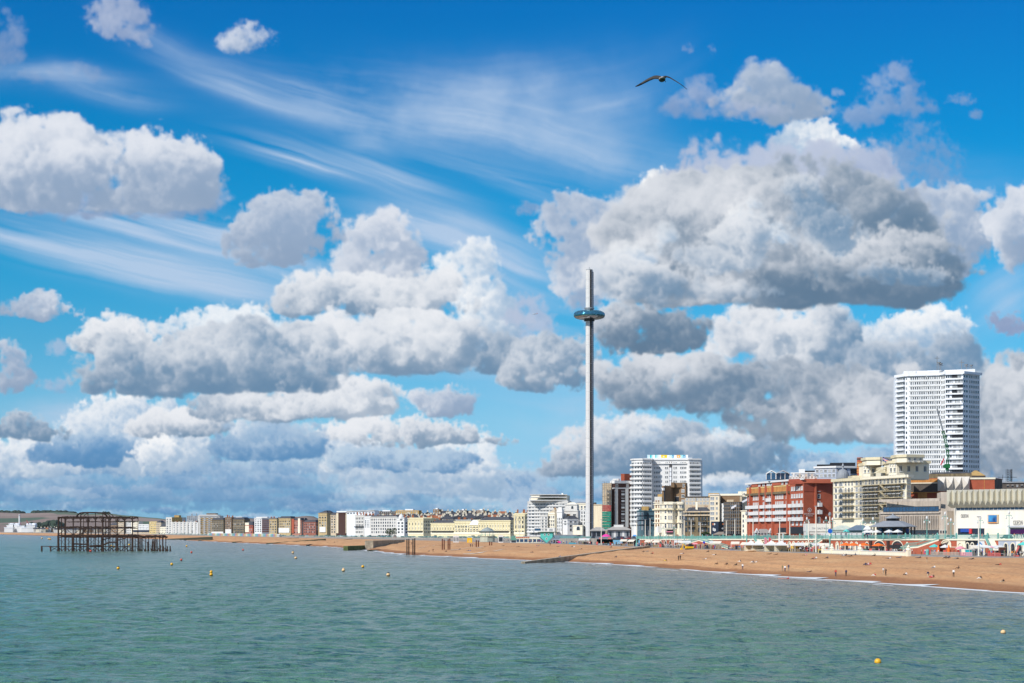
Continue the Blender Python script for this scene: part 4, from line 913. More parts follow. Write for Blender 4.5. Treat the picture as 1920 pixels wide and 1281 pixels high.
    for u0,u1,v0,v1 in((1620,1642,862,869),(1666,1685,858,865)):      # dark sloping roofs beside the lanterns
        Yq=g(u0)+5; A=P(u0,v1,Yq)-b.o; B=P(u1,v1,Yq)-b.o; C=P(u1+1,v0,Yq+1)-b.o; D_=P(u1-5,v0+.3,Yq+4)-b.o; mb=MB(); A.z-=0; mb.quad(A,B,C,D_); mb.quad(B,B+Vector((0,6,0)),C+Vector((0,5,0)),C); mb.quad(A,D_,D_+Vector((0,5,0)),A+Vector((0,6,0))); mb.build('roof',mat('navy_slate',(.015,.025,.06),.6,.1,.5),b.root)
    # pediment between
    Yq=g(1655)-1; mb=MB(); q=[P(1642,887,Yq)-b.o,P(1664,887,Yq)-b.o,P(1653,880,Yq)-b.o]; mb.quad(*q); mb.quad(q[0],q[2],q[2]+Vector((0,5,0)),q[0]+Vector((0,5,0))); mb.quad(q[2],q[1],q[1]+Vector((0,5,0)),q[2]+Vector((0,5,0))); mb.build('pediment',PL['cream'],b.root)
    # corner dome
    q=P(1580.5,897,g(1580)+7)-b.o; mb=MB(); r=12.3*g(1580)/F*1.0; prof=[(r*1.04,0),(r*1.04,.3),(r,.35)]+[(r*math.cos(t),.4+r*1.28*math.sin(t)) for t in np.linspace(0,1.45,8)]; mb.rev(prof,tuple(q),16,sx=1,sy=1); mb.rev([(.35,0),(.25,.8),(.5,1.2),(.1,2.2)],(q.x,q.y,q.z+.4+r*1.25),8); mb.build('dome',PL['lead'],b.root,smooth=False)
    b.done()
    # flag
    o=empty('flagpole',P(1654,870,g(1654)),0,'short pole flying a red, white and blue flag over the cream hotel','flag'); h=14*g(1654)/F
    mb=MB(); mb.bar((0,0,-6),(0,0,h),.16); mb.build('pole',PL['frame'],o)
    me=[]; mb=MB(); n=8; w=2.7; hh=1.3
    for i in range(n):
        x0,x1=w*i/n,w*(i+1)/n; f=lambda x:-.42*x+.12*math.sin(x*4)
        for j,(a,c,mi) in enumerate(((0,.3,0),(.3,.42,1),(.42,.58,2),(.58,.7,1),(.7,1,0))): mb.quad((x0,.2*math.sin(x0*3),h-.1-hh*c+f(x0)),(x1,.2*math.sin(x1*3),h-.1-hh*c+f(x1)),(x1,.2*math.sin(x1*3),h-.1-hh*a+f(x1)),(x0,.2*math.sin(x0*3),h-.1-hh*a+f(x0)),mi=mi)
    mb.build('flag',[mat('flag_blue',(.02,.03,.22),.8,.05,1),PL['bright'],mat('flag_red',(.6,.02,.04),.8,.05,1)],o)
    # banded brick chimney stack
    Yq=760; b2=empty('chimney_stack',(px(1612.5,Yq),Yq,zv(930,Yq)),0,'tall round red brick chimney with pale bands between the grey block and the cream hotel','chimney'); h=zv(858,Yq)-zv(930,Yq); r=5.6*Yq/F
    mb=MB(); mb.rev([(r,0),(r,h),(r*.8,h)],(0,0,0),16); mb.build('shaft',PL['red'],b2)
    for v in(861,868,873,877,882,886): 
        mb=MB(); z=zv(v,Yq)-zv(930,Yq); mb.rev([(r+.05,z-.3),(r+.1,z-.25),(r+.1,z+.25),(r+.05,z+.3)],(0,0,0),16,cap=False); mb.build('band',PL['orange'] if v>862 else PL['concdark'],b2)
    b=Bd('grey_block','grey and white modern block with black penthouses behind the red brick hotel',[(1528,830),(1568,822),(1608,826)],876,'greyblue',22,zb=20)
    b.win(0,5,2,878,896,.02,.98,.55,.5,'cross'); b.win(1,2,2,878,896,.02,.3,.6,.5,'cross'); b.panel(1,.32,.48,879,900,'black',.2,'wall_panel'); b.panel(1,.66,1,879,888,'black',.2,'wall_panel'); b.panel(1,.66,1,890,900,'black',.2,'wall_panel'); b.band(875.5,.8,.5,'bright'); 
    b.pent(.05,.36,3,16,869.5,'black','penthouse'); b.pent(.36,.95,2.5,16,866.5,'black','penthouse'); b.done()
    b=Bd('pale_block','low pale grey block with roof rails left of the grey and white block',[(1484,835),(1530,830)],887,'greyblue',16,zb=20); b.win(0,6,1,889,894,.02,.98,.5,.6,'sash'); b.pent(.3,.55,2,9,879,'bright'); b.pent(.55,.95,3,9,882,'black'); b.band(886.6,.5,.3,'bright'); b.done()
def hotel_red():
    Y0=fy(1507); Y1=fy(1401); g=lambda u:Y0+(Y1-Y0)*(1507-u)/106
    b=Bd('red_hotel','large red brick hotel with white balcony bands and a sign on its plain side wall',[(1401,g(1401)),(1409,g(1409)-1.2),(1480,g(1480)),(1482,g(1482)),(1507,Y0),(1530,Y0+2.2),(1564,Y0+5)],906,'red',22,'hotel',yref=Y0)
    b.panel(1,0,1,908,919.5,'orange',.25,'wall_panel','ochre terracotta storey'); b.panel(0,0,1,909,920,'orange',.25,'wall_panel')
    for ks,c,wf in((0,1,.4),):
        for v0,v1 in((900,905),(910,918),(925,933),(938,945),(951,957),(964,972)): b.win(ks,1,1,v0+1,v1+1,0,1,.35,.9,'sash')
    segs=[(.04,.26,5),(.28,.40,1),(.41,.58,3),(.64,.86,5),(.89,.98,1)]
    for a0,a1,n in segs:
        for i,(v0,v1) in enumerate(((899.5,905.2),(910,919),(925,933),(938.5,946),(951.5,958),(965,973))):
            st='cross' if n==5 else 'sash'
            b.win(1,n,1,v0,v1,a0,a1,.52 if n>1 else .3,.92,st,gl='blind')
    for a0,a1 in((-.1,-.01),(.0,.25),(.28,.42),(.44,.61),(.63,.98)):
        for v in(949.5,962.5,976): b.balc(1,max(a0,0),a1,v,1.15,.95,'bright')
    b.balc(1,.41,.58,936.5,1.2,.9,'bright')
    for v in(949.5,962.5,976): b.balc(0,0,.95,v,1.15,.9,'bright')
    b.band(921,.9,.8,'olive',[0,1],'cornice'); b.band(908,.5,.35,'gold',[0,1],'cornice')
    for a in(.0,.265,.43,.605,.99): b.panel(1,a-.012,a+.012,906,1001,'redlow',.9,'pilaster')
    for i,(v0,v1,n) in enumerate(((899,905,5),(912,919,5),(926,933,5),(939,947,3),(952,960,3),(966,973,3),(979,985,3))): b.win(3,n,1,v0,v1,.04,.97,.62 if n==5 else .45,.9,'cross',gl='blind')
    for v in(949.8,962.6,975.6):
        for a0 in(.02,.35,.68): b.balc(3,a0,a0+.28,v,1.15,1.2,'bright')
    # mansard
    mb=MB(); zz=b.z; 
    def man(k,a0,a1,v0,v1,m,ins=1.8,nm='mansard'):
        a,d,nrm,L=b.fac(k); M=Matrix.Translation((a.x,a.y,0))@Matrix.Rotation(math.atan2(d.y,d.x),4,'Z'); x0,x1=L*a0,L*a1; z0,z1=b.z(v0),b.z(v1); mb=MB()
        mb.quad((x0,-.1,z0),(x1,-.1,z0),(x1-.2,ins,z1),(x0+.2,ins,z1)); mb.quad((x0+.2,ins,z1),(x1-.2,ins,z1),(x1,11,z1),(x0,11,z1)); mb.quad((x0,-.1,z0),(x0+.2,ins,z1),(x0,11,z1),(x0,11,z0)); mb.quad((x1,-.1,z0),(x1,11,z0),(x1,11,z1),(x1-.2,ins,z1)); mb.v=[tuple(M@Vector(v)) for v in mb.v]; mb.build(nm,mm(m),b.root)
    for a0,a1,n in((.0,.19,4),(.55,.80,4)): b.panel(1,a0+.03,a1-.0,898,906,'redlow',.4,'dormer')
    man(1,0,1,906,898.5,'deepred',1.2); man(0,0,1,906,899.5,'deepred'); man(3,-.02,1,906,898,'redlow',.5); man(4,0,1,907,897.5,'deepred',2.2); man(5,0,1,907,897.5,'deepred',2.2)
    for a0,a1,n in((.05,.26,4),(.285,.39,1),(.43,.59,2),(.66,.86,4),(.89,.97,1)): b.win(1,n,1,899.5,905.4,a0,a1,.5,.9,'sash',gl='blind')
    b.band(898,.7,.7,'bright',[0,1,2,3],'parapet'); b.panel(4,0,1,907.5,921.5,'deepred',.12,'wall_panel','dark red upper band of the side wall'); b.panel(5,0,1,907.5,921.5,'deepred',.12,'wall_panel')
    b.panel(4,.88,1.0,897,1001,'redlow',.6,'pier')
    for v0,v1 in((915,921),(927,934),(940,950),(956,964),(970,980)): b.win(5,1,1,v0,v1,.08,.24,.75,.95,'tall')
    for v in(949,963): b.balc(5,.05,.25,v,1.3,1.4,'bright')
    a,d,nrm,L=b.fac(4); sm=mat('sign_silver',(.60,.56,.55),.5,.05,1)
    q=a+d*(L*.45)+nrm*.2; mb=MB(); r=4.2*Y0/F; n=24
    for i in range(n):
        t0,t1=2*math.pi*i/n,2*math.pi*(i+1)/n; mb.quad((r*.78*math.cos(t0),0,r*.78*math.sin(t0)),(r*math.cos(t0),0,r*math.sin(t0)),(r*math.cos(t1),0,r*math.sin(t1)),(r*.78*math.cos(t1),0,r*.78*math.sin(t1)))
    mb.quad(*[(r*.42*s*math.sin(t),0,r*(-.35+.8*c)) for s,c,t in ((-1,0,1.5),(1,0,1.5),(.8,.4,1.5),(0,1,0),(-.8,.4,1.5))]); mb.quad((-.12,0,-r*.7),(.12,0,-r*.7),(.12,0,-r*.3),(-.12,0,-r*.3))
    mb.build('logo',sm,b.root,loc=(q.x,q.y,b.z(956.5)),rz=math.atan2(d.y,d.x))
    sign_text(b,4,.44,965,'DOUBLETREE',.78,sm,.2); sign_text(b,4,.44,968.3,'BY HILTON',.55,sm,.2)
    # low glass restaurant at its foot
    b.win(2,1,1,990,1002,0,1,.95,.9,'strip',gl='glassb'); b.panel(3,0,1,988,1001,'black',.5,'shopfront'); b.panel(1,.75,1,989.5,1001,'black',.5,'shopfront')
    for i,a in enumerate((.05,.3,.55,.8)): b.win(3,1,1,990,1000,a,a+.2,.8,.9,'plain',gl='glassb')
    b.done()
    # glass pavilion on its roof
    Yp=g(1460)+8; b=Bd('rooftop_pavilion','white-framed glass pavilion with a folded roof on top of the red hotel',[(1437,Yp),(1455,Yp-2),(1480,Yp)],887,'glassb',8,'pavilion',zb=zv(899,Yp),parapet=.1)
    for k in(0,1):
        a,d,nrm,L=b.fac(k)
        for i in range(4 if k else 3): 
            q=a+d*L*i/(3 if k else 2); mb=MB(); mb.box(-.12,.12,-.2,0,0,b.H); mb.build('post',PL['bright'],b.root,loc=(q.x,q.y,0),rz=math.atan2(d.y,d.x))
    pts=b.p; zt=b.H; up=1.2; mb=MB()
    A,B_,C=pts[0],pts[1],pts[2]; m1=(A+B_)/2; m2=(B_+C)/2; bk=Vector((.6,8,0)); o_=Vector((0,-.8,0)); zf=lambda q,z:Vector((q.x,q.y,z))
    for (p0,pm,p1) in((A,m1,B_),(B_,m2,C)):
        mb.quad(zf(p0+o_,zt),zf(pm+o_,zt+up),zf(pm+bk,zt+up),zf(p0+bk,zt)); mb.quad(zf(pm+o_,zt+up),zf(p1+o_,zt),zf(p1+bk,zt),zf(pm+bk,zt+up)); mb.quad(zf(p0+o_,zt-.35),zf(pm+o_,zt+up-.35),zf(pm+o_,zt+up),zf(p0+o_,zt)); mb.quad(zf(pm+o_,zt+up-.35),zf(p1+o_,zt-.35),zf(p1+o_,zt),zf(pm+o_,zt+up))
    mb.build('roof',PL['bright'],b.root); b.done()
    rr=random.Random(8)
    b=Bd('roof_plant','jumble of white and grey plant boxes on the roof behind the glass pavilion',[(1481,g(1481)+9),(1532,Y0+14)],893,'white',6,'roof plant',zb=zv(899,Y0+10))
    for i in range(9): b.pent(i/9,i/9+rr.uniform(.05,.1),0,4,rr.uniform(886,891),rr.choice(['lead','white','steel','concrete']),'plant_box')
    b.done()
def town_mid():
    # scaffolded sliver, cream wall, dark brick tower
    Y=fy(1160)+20
    b=Bd('cream_gable_block','plain tan rendered block between the observation tower and the green scaffold sheeting',[(1112,Y+35),(1131,Y+30)],947,'tan',18); b.band(946.5,.6,.3,'beige'); b.pent(.0,.2,3,8,942,'concdark'); b.done()
    b=Bd('dark_brick_tower','dark brown brick tower block with white window columns and balconies',[(1146,Y+4),(1154,Y),(1164,Y+1),(1174,Y+1),(1190,Y+3)],905,'dark',26,'tower block')
    b.band(904,1.6,.5,'bright',None,'parapet'); b.band(915.5,.7,.3,'bright',None,'band')
    for k,(a0,a1) in((0,(.9,1.3)),(1,(0,.45)),(3,(-.1,.26)),(3,(.5,.7))): b.panel(k,a0,a1,917,989,'frame',.15,'window_column')
    for k,(a0,a1) in((1,(0,.45)),(3,(-.1,.26)),(3,(.5,.7))): b.win(k,1,12,917,989,a0,a1,.9,.62,'plain')
    b.win(1,1,1,908,914,.0,.5,.8,.7,'cross'); b.win(3,1,1,908,914,.0,.3,.8,.7,'cross')
    for i in range(11): b.balc(2,.1,.7,922+i*6.2,.9,1.2,'frame',i%2==0)
    b.pent(.0,.18,2,14,899,'bright','lift_house'); b.pent(.4,1.,2,14,888,'red','lift_house'); b.pent(.05,.3,3,8,897,'bright','lift_house'); b.done()
    # scaffold
    o=empty('scaffolding',(px(1129,Y),Y-2,deckz(Y)),0,'scaffolding tower wrapped in green sheeting with a red part above it, beside the dark tower','scaffolding'); sc_=Y/F
    w=17*sc_; z0=0; H=(zv(903,Y)-deckz(Y)); zf=lambda v:zv(v,Y)-deckz(Y)
    for x in np.linspace(0,w,5):
        for y in(0,1.6): mb=MB(); mb.bar((x,y,0),(x,y,H*(1 if x>w*.15 else .97)),.16); mb.build('upright',PL['steel'],o)
    for i in range(15):
        z=H*i/15; mb=MB(); mb.box(-.3,w+.3,-.1,1.7,z,z+.12); mb.bar((-.3,-.1,z+1),(w+.3,-.1,z+1),.1); mb.bar((0,-.1,z) if i%2 else (w,-.1,z),(w,-.1,z+H/15) if i%2 else (0,-.1,z+H/15),.09); mb.build('deck',PL['wood' if i%3 else 'steel'],o)
    rs=mat('red_sheeting',(.42,.09,.08),.8,.2,.6); gs=mat('green_sheeting',(.03,.27,.19),.8,.3,.6)
    for v0,v1,m,n in((947.5,959,rs,3),(960,978,gs,4),(979,995,gs,3)):
        for i in range(n):
            a=v0+(v1-v0)*i/n; c=v0+(v1-v0)*(i+.82)/n; mb=MB(); mb.box(0,w,-.3,-.25,zf(c),zf(a)); mb.build('sheeting',m,o)
    b=Bd('scaffolded_building','grey building behind the scaffolding',[(1130,Y+3),(1147,Y+2)],906,'beige',16); b.done()
    # white tower with painted roof screen
    Y=fy(1184)+40
    b=Bd('white_tower_block','wide white tower block with curved balcony wings and a painted screen along its roof',[(1184,Y+8),(1189,Y+3),(1205,Y),(1221,Y+2),(1223,Y+8),(1288,Y+4),(1292,Y),(1313,Y+2)],861,'bright',24,'tower block')
    N=14; v0,v1=865,984; r=(v1-v0)/N
    for i in range(N):
        v=v0+r*(i+.92)
        for k in(0,1,2): b.balc(k,0,1,v,.95,1.0,'bright')
        b.balc(6,0,1,v,.95,1.2,'bright')
    b.win(0,1,N,v0,v1,0,1,.8,.5,'plain'); b.win(1,3,N,v0,v1,0,1,.7,.5,'plain'); b.win(2,5,N,v0,v1,0,1,.75,.5,'plain'); b.win(6,6,N,v0,v1,.05,.95,.75,.5,'plain')
    b.win(4,4,N-4,v0-1,v0+r*10,.04,.24,.6,.42,'sash'); b.win(4,2,N-4,v0-1,v0+r*10,.36,.46,.65,.42,'cross'); b.win(4,2,N-4,v0-1,v0+r*10,.60,.72,.65,.42,'cross'); b.win(4,4,N-4,v0-1,v0+r*10,.80,.99,.6,.42,'sash')
    for i in range(8): b.panel(4,.50,.555,v0+2+r*(i+.15),v0+2+r*(i+.95),'fdark' if i==0 else 'cool',.5,'stair_panel')
    b.panel(4,.49,.50,v0,v0+r*10,'concdark',.25,'pipe'); b.panel(4,.555,.565,v0,v0+r*10,'concdark',.25,'pipe')
    b.panel(4,0,1,867.8,869.4,'bright',.9,'floor_band'); b.band(861,.8,.6,'bright',None,'parapet')
    b.pent(.17,.88,2,18,858,'cool','penthouse')
    cs=[(.02,.55,.55),(.55,.8,.8),(.9,.62,.02),(.9,.9,.85),(.95,.45,.10),(.35,.72,.70),(.7,.75,.8),(.10,.35,.5)]
    rr=random.Random(2); u=1216.
    while u<1292:
        w=rr.choice([2,3,4,5]); 
        if 1240<u<1251: c=2;w=11.5
        elif 1267<u<1274: c=4;w=7
        else: c=rr.choice([0,1,3,5,6,7,1,3])
        q0,q1=px(u,Y)-b.o.x,px(min(1293,u+w),Y)-b.o.x; mb=MB(); yy=2.2; mb.box(q0,q1,yy,yy+.3,b.z(858.5),b.z(851.6+rr.uniform(0,.6)))
        if w>3: mb.box(q0+.3*(q1-q0),q0+.55*(q1-q0),yy-.05,yy,b.z(856.5),b.z(854),mi=1)
        mb.build('roof_screen',[mat('screen_colour_%s'%'abcdefgh'[c],cs[c],.6,.08,.5),PL['bright']],b.root); u+=w
    b.done()
    # blue-grey regency house
    Y=fy(1200)-6; b=Bd('teal_house','dark teal painted hotel with white trimmed bay windows, left of the cream bow-fronted building',[(1195,Y+4),(1201,Y),(1207,Y),(1211,Y+3),(1229,Y+4)],957,'teal',14,'hotel')
    for v0,v1 in((961,966),(968,974),(977,983),(986,994)): b.win(1,1,1,v0,v1,0,1,.42,.9,'sash',fr='greyblue'); b.win(3,1,1,v0,v1,.1,.3,.8,.9,'sash',fr='teal'); b.win(0,1,1,v0,v1,.2,.8,.5,.9,'sash',fr='greyblue')
    for v in(958,967,975.6,984.6): b.band(v,.4,.35,'black' if v>960 else 'teal')
    b.pent(.22,.6,2,8,949.5,'ochre','chimney'); b.pent(.05,.95,3,10,954.5,'teal','attic'); b.done()
    # brown brick tower behind
    Y=fy(1236)+55; b=Bd('brown_brick_tower','brown brick tower with blank walls and white balconies rising behind the cream bow front',[(1241,Y),(1246,Y-3),(1258,Y),(1262,Y+4),(1286,Y)],911,'brown',16,'tower block')
    b.pent(.40,1.0,1,14,905,'brown','lift_house'); b.pent(.38,.52,-.5,3,904.5,'brown','lift_house'); b.panel(0,.75,1.2,912,941,'black',.1,'recess'); b.balc(0,.6,1.1,919,1.2,1,'bright')
    b.win(3,1,4,905.5,945,.6,.95,.6,.5,'cross'); b.win(3,1,1,930,944,.1,.5,.8,.8,'plain'); b.done()
    # cream bow-fronted hotel
    Y=fy(1236)-4; pts=[(1227,Y+10),(1238,Y+6),(1241,Y+4),(1245,Y+1),(1251,Y-1),(1261,Y-1.5),(1266,Y),(1269,Y+1),(1273,Y-1),(1278,Y-1),(1282,Y+1),(1284,Y+5)]
    b=Bd('bow_front_hotel','cream Regency hotel with a broad bow front, tall windows and a parapet',pts,944,'pale',16,'hotel')
    for v0,v1 in((947,952),(956.5,962),(967,974),(982,990)):
        b.win(1,1,1,v0,v1,.1,.9,.6,.9,'sash'); b.win(3,1,1,v0,v1,0,1,.5,.9,'sash'); b.win(4,2,1,v0,v1,.1,.95,.55,.9,'sash',gl='glassl' if v0>960 else None); b.win(6,1,1,v0,v1,0,1,.6,.9,'sash'); b.win(8,1,1,v0,v1,.1,.9,.6,.9,'sash'); b.win(9,1,1,v0,v1,.1,.9,.6,.9,'sash')
    for v in(941.5,945.5,954.4,980): b.band(v,.35,.5,'pale')
    b.band(955.2,.8,.8,'cream'); b.win(0,2,6,936,990,.1,.95,.4,.5,'sash',fr='orange')
    b.pent(0,.24,.5,9,931,'white','attic'); b.pent(.3,.95,1.5,9,941.5,'pale','attic'); b.pent(.1,.25,2,7,926,'ochre','chimney')
    a,d,nrm,L=b.fac(4); b.balc(4,-.3,1.2,993,.9,1.6,'iron',True); b.panel(4,-.3,1.2,994.5,1001,'black',.6,'shopfront'); b.panel(4,-.2,1.1,996,998,mat('pink_sign',(.7,.25,.35),.7,.1,1),.9,'shop_awning','pink strip sign'); b.panel(1,.0,1.0,987,999,'bright',2.2,'porch'); b.done()
    # beige flats behind + dark terrace in front
    Y=fy(1300)+45; b=Bd('beige_flats','long beige block of flats with white windows behind the dark terrace',[(1284,Y+4),(1331,Y)],932,'beige',14,'flats'); b.win(0,7,2,933,947,.02,.98,.6,.5,'cross',gl='glassl'); b.band(931.6,.5,.4,'concdark'); b.panel(0,.45,.455,932,950,'fdark',.2,'pipe'); b.done()
    Y=fy(1305)+2; b=Bd('shaded_terrace','dark bow-windowed terrace with iron balconies and a steep slate roof, below the beige flats',[(1284,Y+16),(1290,Y+12),(1303,Y+10),(1308,Y+9),(1314,Y+6),(1326,Y+4),(1332,Y+2)],959,'olive',14,'terrace')  # the shade on this front is put into its dark wall colour
    b.mans(951,3,'slate'); b.chim(2,'pale')
    for v in(959.5,966): b.band(v,.6,.8,'beige')
    for v0,v1 in((961,965),(970,976),(979,985),(990,997)):
        for k,n in((0,1),(1,3),(3,1),(4,2),(5,1)): b.win(k,n,1,v0,v1,.05,.95,.6,.9,'sash',fr='fdark')
    for v in(978,988): 
        for k in(1,4): b.balc(k,0,1,v,.9,1.4,'iron',True)
    b.pent(.42,.50,1,3,940.5,'pale','chimney_stack'); b.done()
    # cream flats with hoarding
    Y=fy(1333)+6; b=Bd('cream_flats','cream block of flats directly above the navy hoarding, with wide grey windows',[(1331,Y+4),(1349,Y)],928,'tan',14,'flats'); b.win(0,1,5,930,977,.02,.5,.85,.6,'strip',gl='glassl'); b.win(0,1,5,930,977,.55,.9,.5,.5,'plain'); b.band(927.6,.5,.4,'white'); b.pent(-.2,.9,4,10,924.5,'ochre','lift_house'); b.done()
    b=Bd('brown_wing','brown brick flats behind the white rendered house, with a cream parapet',[(1349,Y+14),(1391,Y+8)],930,'beige',14,'flats'); b.panel(0,0,.9,929,946,'brown',.2,'wall_panel'); b.band(927.5,.9,.5,'pale'); b.win(0,2,1,938,943,.2,.5,.4,.7,'cross'); b.panel(0,.35,.65,937,950,'beige',.5,'roof_house'); b.pent(.85,1.,1,6,921.5,'pale','lift_house'); b.done()
    b=Bd('white_narrow_house','narrow white house with rounded balconies between the flats and the black scaffold',[(1349,Y+3),(1356,Y),(1361,Y+2)],944,'bright',10,'house'); b.win(0,1,4,946,977,.3,.8,.5,.6,'sash')
    for i in range(4): b.balc(1,0,1,951+7.5*i,1,1.2,'bright')
    b.done()
    b=Bd('hoarding','navy and black hoarding with orange and white lettering at the foot of the flats',[(1333,Y-1),(1347,Y-5),(1371,Y-3)],978,'navy',5,'hoarding',parapet=.1)
    b.panel(1,0,1,978.2,1003,'black',.1,'board'); om=mat('hoarding_orange',(.8,.22,.05),.6,.05,1)
    for k,a,v,w,h,m in((0,.32,981,.14,4,om),(0,.52,981,.2,4,'bright'),(0,.36,989.5,.16,6,'bright'),(0,.55,991,.3,5.5,'bright'),(1,.35,981.5,.14,2.6,om),(1,.5,981,.16,3,'bright'),(1,.66,981,.12,3,'bright'),(1,.3,989.5,.12,3,'bright'),(1,.45,988,.14,4.5,'bright'),(1,.6,989,.12,3.5,'bright'),(1,.72,990,.12,3,'bright')):
        A,d,nrm,L=b.fac(k); mb=MB(); wz=L*w/2; hz=(b.z(v)-b.z(v+h))/2
        n=9
        for j in range(n):
            t0,t1=2*math.pi*j/n,2*math.pi*(j+1)/n; mb.quad((wz*.35*math.cos(t0),-.2,hz*.35*math.sin(t0)),(wz*math.cos(t0),-.2,hz*math.sin(t0)),(wz*math.cos(t1),-.2,hz*math.sin(t1)),(wz*.35*math.cos(t1),-.2,hz*.35*math.sin(t1)))
        q=A+d*L*a; mb.build('letter',mm(m),b.root,loc=(q.x,q.y,b.z(v+h/2)),rz=math.atan2(d.y,d.x))
    b.done()
    Y=fy(1375)+8; b=Bd('gutted_building','black scaffolded building under a white slanting roof cover, left of the red hotel',[(1361,Y+4),(1373,Y),(1391,Y-4)],941,'black',12,'building')
    for i in range(9):
        for k in(0,1): b.balc(k,0,1,945+i*6.2,1.,1.2,'steel' if i%2 else 'wood',True,'wood')
    for k in(0,1):
        for i in range(5): b.panel(k,i/5+.02,i/5+.05,942,1001,'steel',1.3,'upright')
    b.panel(0,.15,.45,948,965,'lead',.3,'wall_panel'); b.panel(0,.6,.9,975,990,'lead',.3,'wall_panel')
    mb=MB(); A=P(1371,951,Y-3)-b.o; B_=P(1402,934,Y-3)-b.o; C=B_+Vector((2,14,0)); D=A+Vector((2,14,0)); mb.quad(A,B_,C,D); mb.quad(A,P(1371,955,Y-3)-b.o,P(1402,938,Y-3)-b.o,B_); mb.quad(P(1371,946,Y+3)-b.o,P(1371,954,Y-3)-b.o,P(1377,954,Y-3)-b.o,P(1377,944,Y+3)-b.o)
    mb.build('roof_cover',PL['cool'],b.root); b.done()
    b=Bd('cream_corner_house','small cream house squeezed against the left end of the red hotel',[(1390,Y-6),(1401,Y-9)],958,'pale',10,'house'); b.win(0,1,4,963,1000,.1,.6,.45,.55,'sash'); b.band(958,.4,.3,'pale'); b.done()
    b=Bd('cream_rear_block','cream flat-roofed block seen above the white roof cover',[(1384,Y+60),(1402,Y+58)],921.5,'pale',14,'building'); b.win(0,2,1,924,929,.1,.8,.4,.6,'sash'); b.done()
def town_west():
    # rounded white art deco flats
    Y=fy(1015); pts=[(989,Y+26),(991,Y+14),(996,Y+7),(1003,Y+2),(1012,Y),(1030,Y-3),(1048,Y-5),(1065,Y-6)]
    b=Bd('art_deco_flats','white art deco flats with a rounded end and dark window bands on every floor',pts,939,'white',20,'flats')
    for i in range(10):
        v=943.5+i*6.15
        for k,n in((1,1),(2,1),(3,2),(4,3),(5,3),(6,3)): b.win(k,n,1,v,v+4,.03,.97,.78,.62,'plain' if k<3 else 'strip',gl=None)
        b.band(v+5,.75,.35,'bright',None,'balcony_band')
    b.pent(.04,.95,1.5,18,933,'white','upper_storey'); b.pent(.09,.97,1.,18,928.5,'pale','upper_storey'); 
    a=b.p[0];dv=b.p[-1]-a
    for v,e in((938.8,1.2),(933,1.),(928.4,1.4)):
        mb=MB(); x0=a+dv*.06; x1=a+dv*.98; mb.box(x0.x,x1.x,x1.y-.5,x1.y+22,b.z(v),b.z(v)+.5); mb.build('roof_slab',PL['white' if v<930 else 'bright'],b.root)
    b.win(5,6,1,930,932.5,.0,1,.6,.6,'plain'); b.pent(.83,.87,3,6,924.5,'bright','chimney'); b.band(997,1.2,2.4,'bright',[2,3,4],'canopy'); b.panel(4,-.5,1,991,998,'glassb',.6,'shopfront'); b.done()
    Y=fy(1060)-8
    def hs(name,label,pts,vt,m,wins,roofv=None,rm='slate',bands=(),dp=12,cat='house',chim=0,ins=3,par=.7,vl=None):
        b=Bd(name,label,pts,vt,m,dp,cat,parapet=par,vlow=vl)
        for w in wins: b.win(*w[:6],**(w[6] if len(w)>6 else {}))
        for v in bands: b.band(v,.4,.3,m)
        if roofv: b.mans(roofv,ins,rm)
        if chim: b.chim(chim,'ochre')
        b.done(); return b
    hs('gabled_house','cream house with a tall blank gable in front of the art deco flats',[(1028,Y+14),(1040,Y+8),(1050,Y+14)],961,'pale',[(0,3,4,966,995,.1)],955,'beige',(964,975),12,'house',1,7)
    hs('balconied_house','white house with glazed balconies right of the rounded flats',[(1014,Y+18),(1027,Y+12)],966,'white',[(0,2,5,968,996,.05)],None,'slate',(967,973,979,985,991))
    hs('white_tall_house','tall white house with black iron balconies before the grey hotel',[(1044,Y+6),(1054,Y+2)],957,'bright',[(0,3,4,970,996,.05)],951,'white',(960,),10,'house',0,2)
    b=hs('grey_hotel','pale grey hotel with a dark balustrade cornice and a small square tower',[(1054,Y+18),(1083,Y+14)],957,'white',[(0,2,1,963,968,.2)],None,'slate',(958,),16,'hotel')
    b2=Bd('square_tower','square white attic tower with one window above the grey hotel',[(1060,Y+24),(1082,Y+20)],946,'white',10,'tower',vlow=958); b2.win(0,1,1,948,955,.45,.75,.6,.8,'arch'); b2.band(946,.5,.5,'white'); b2.mans(942,4,'pale'); b2.done()
    hs('slate_corner_house','white corner house with a slate hipped roof and few windows, beside the tower',[(1054,Y+3),(1064,Y-2),(1083,Y+1)],974,'bright',[(1,2,3,976,997,.1,),(0,1,2,976,985,.2)],967,'slate',(974,981),12,'house',1,5)
    hs('bay_house','narrow white house with a column of bay windows just left of the observation tower',[(1088,Y+8),(1098,Y+4)],956,'bright',[(0,2,6,958,998,.1)],None,'slate',(957,),10)
    hs('rear_flats','cream flats with a broken roofline behind the narrow white house',[(1078,Y+60),(1112,Y+56)],944,'pale',[(0,5,2,948,958,.1)],941,'lead',(945,),12,'flats')
    hs('pavilion_shop','grey roofed kiosk building right of the observation tower foot',[(1112,1165),(1124,1160)],993,'beige',[(0,3,1,995,1000,.05)],989,'lead',(),8,'kiosk',0,2)
    hs('dark_shop','low white building with a big dark blue window below the gabled house',[(1026,Y-2),(1040,Y-6)],990,'white',[(0,1,1,990.5,997,.05,.9,{'gl':'glassb','wf':.9,'hf':.9,'st':'plain'}) if False else (0,1,1,990.5,997,.05)],None,'slate',(),8,'shop')
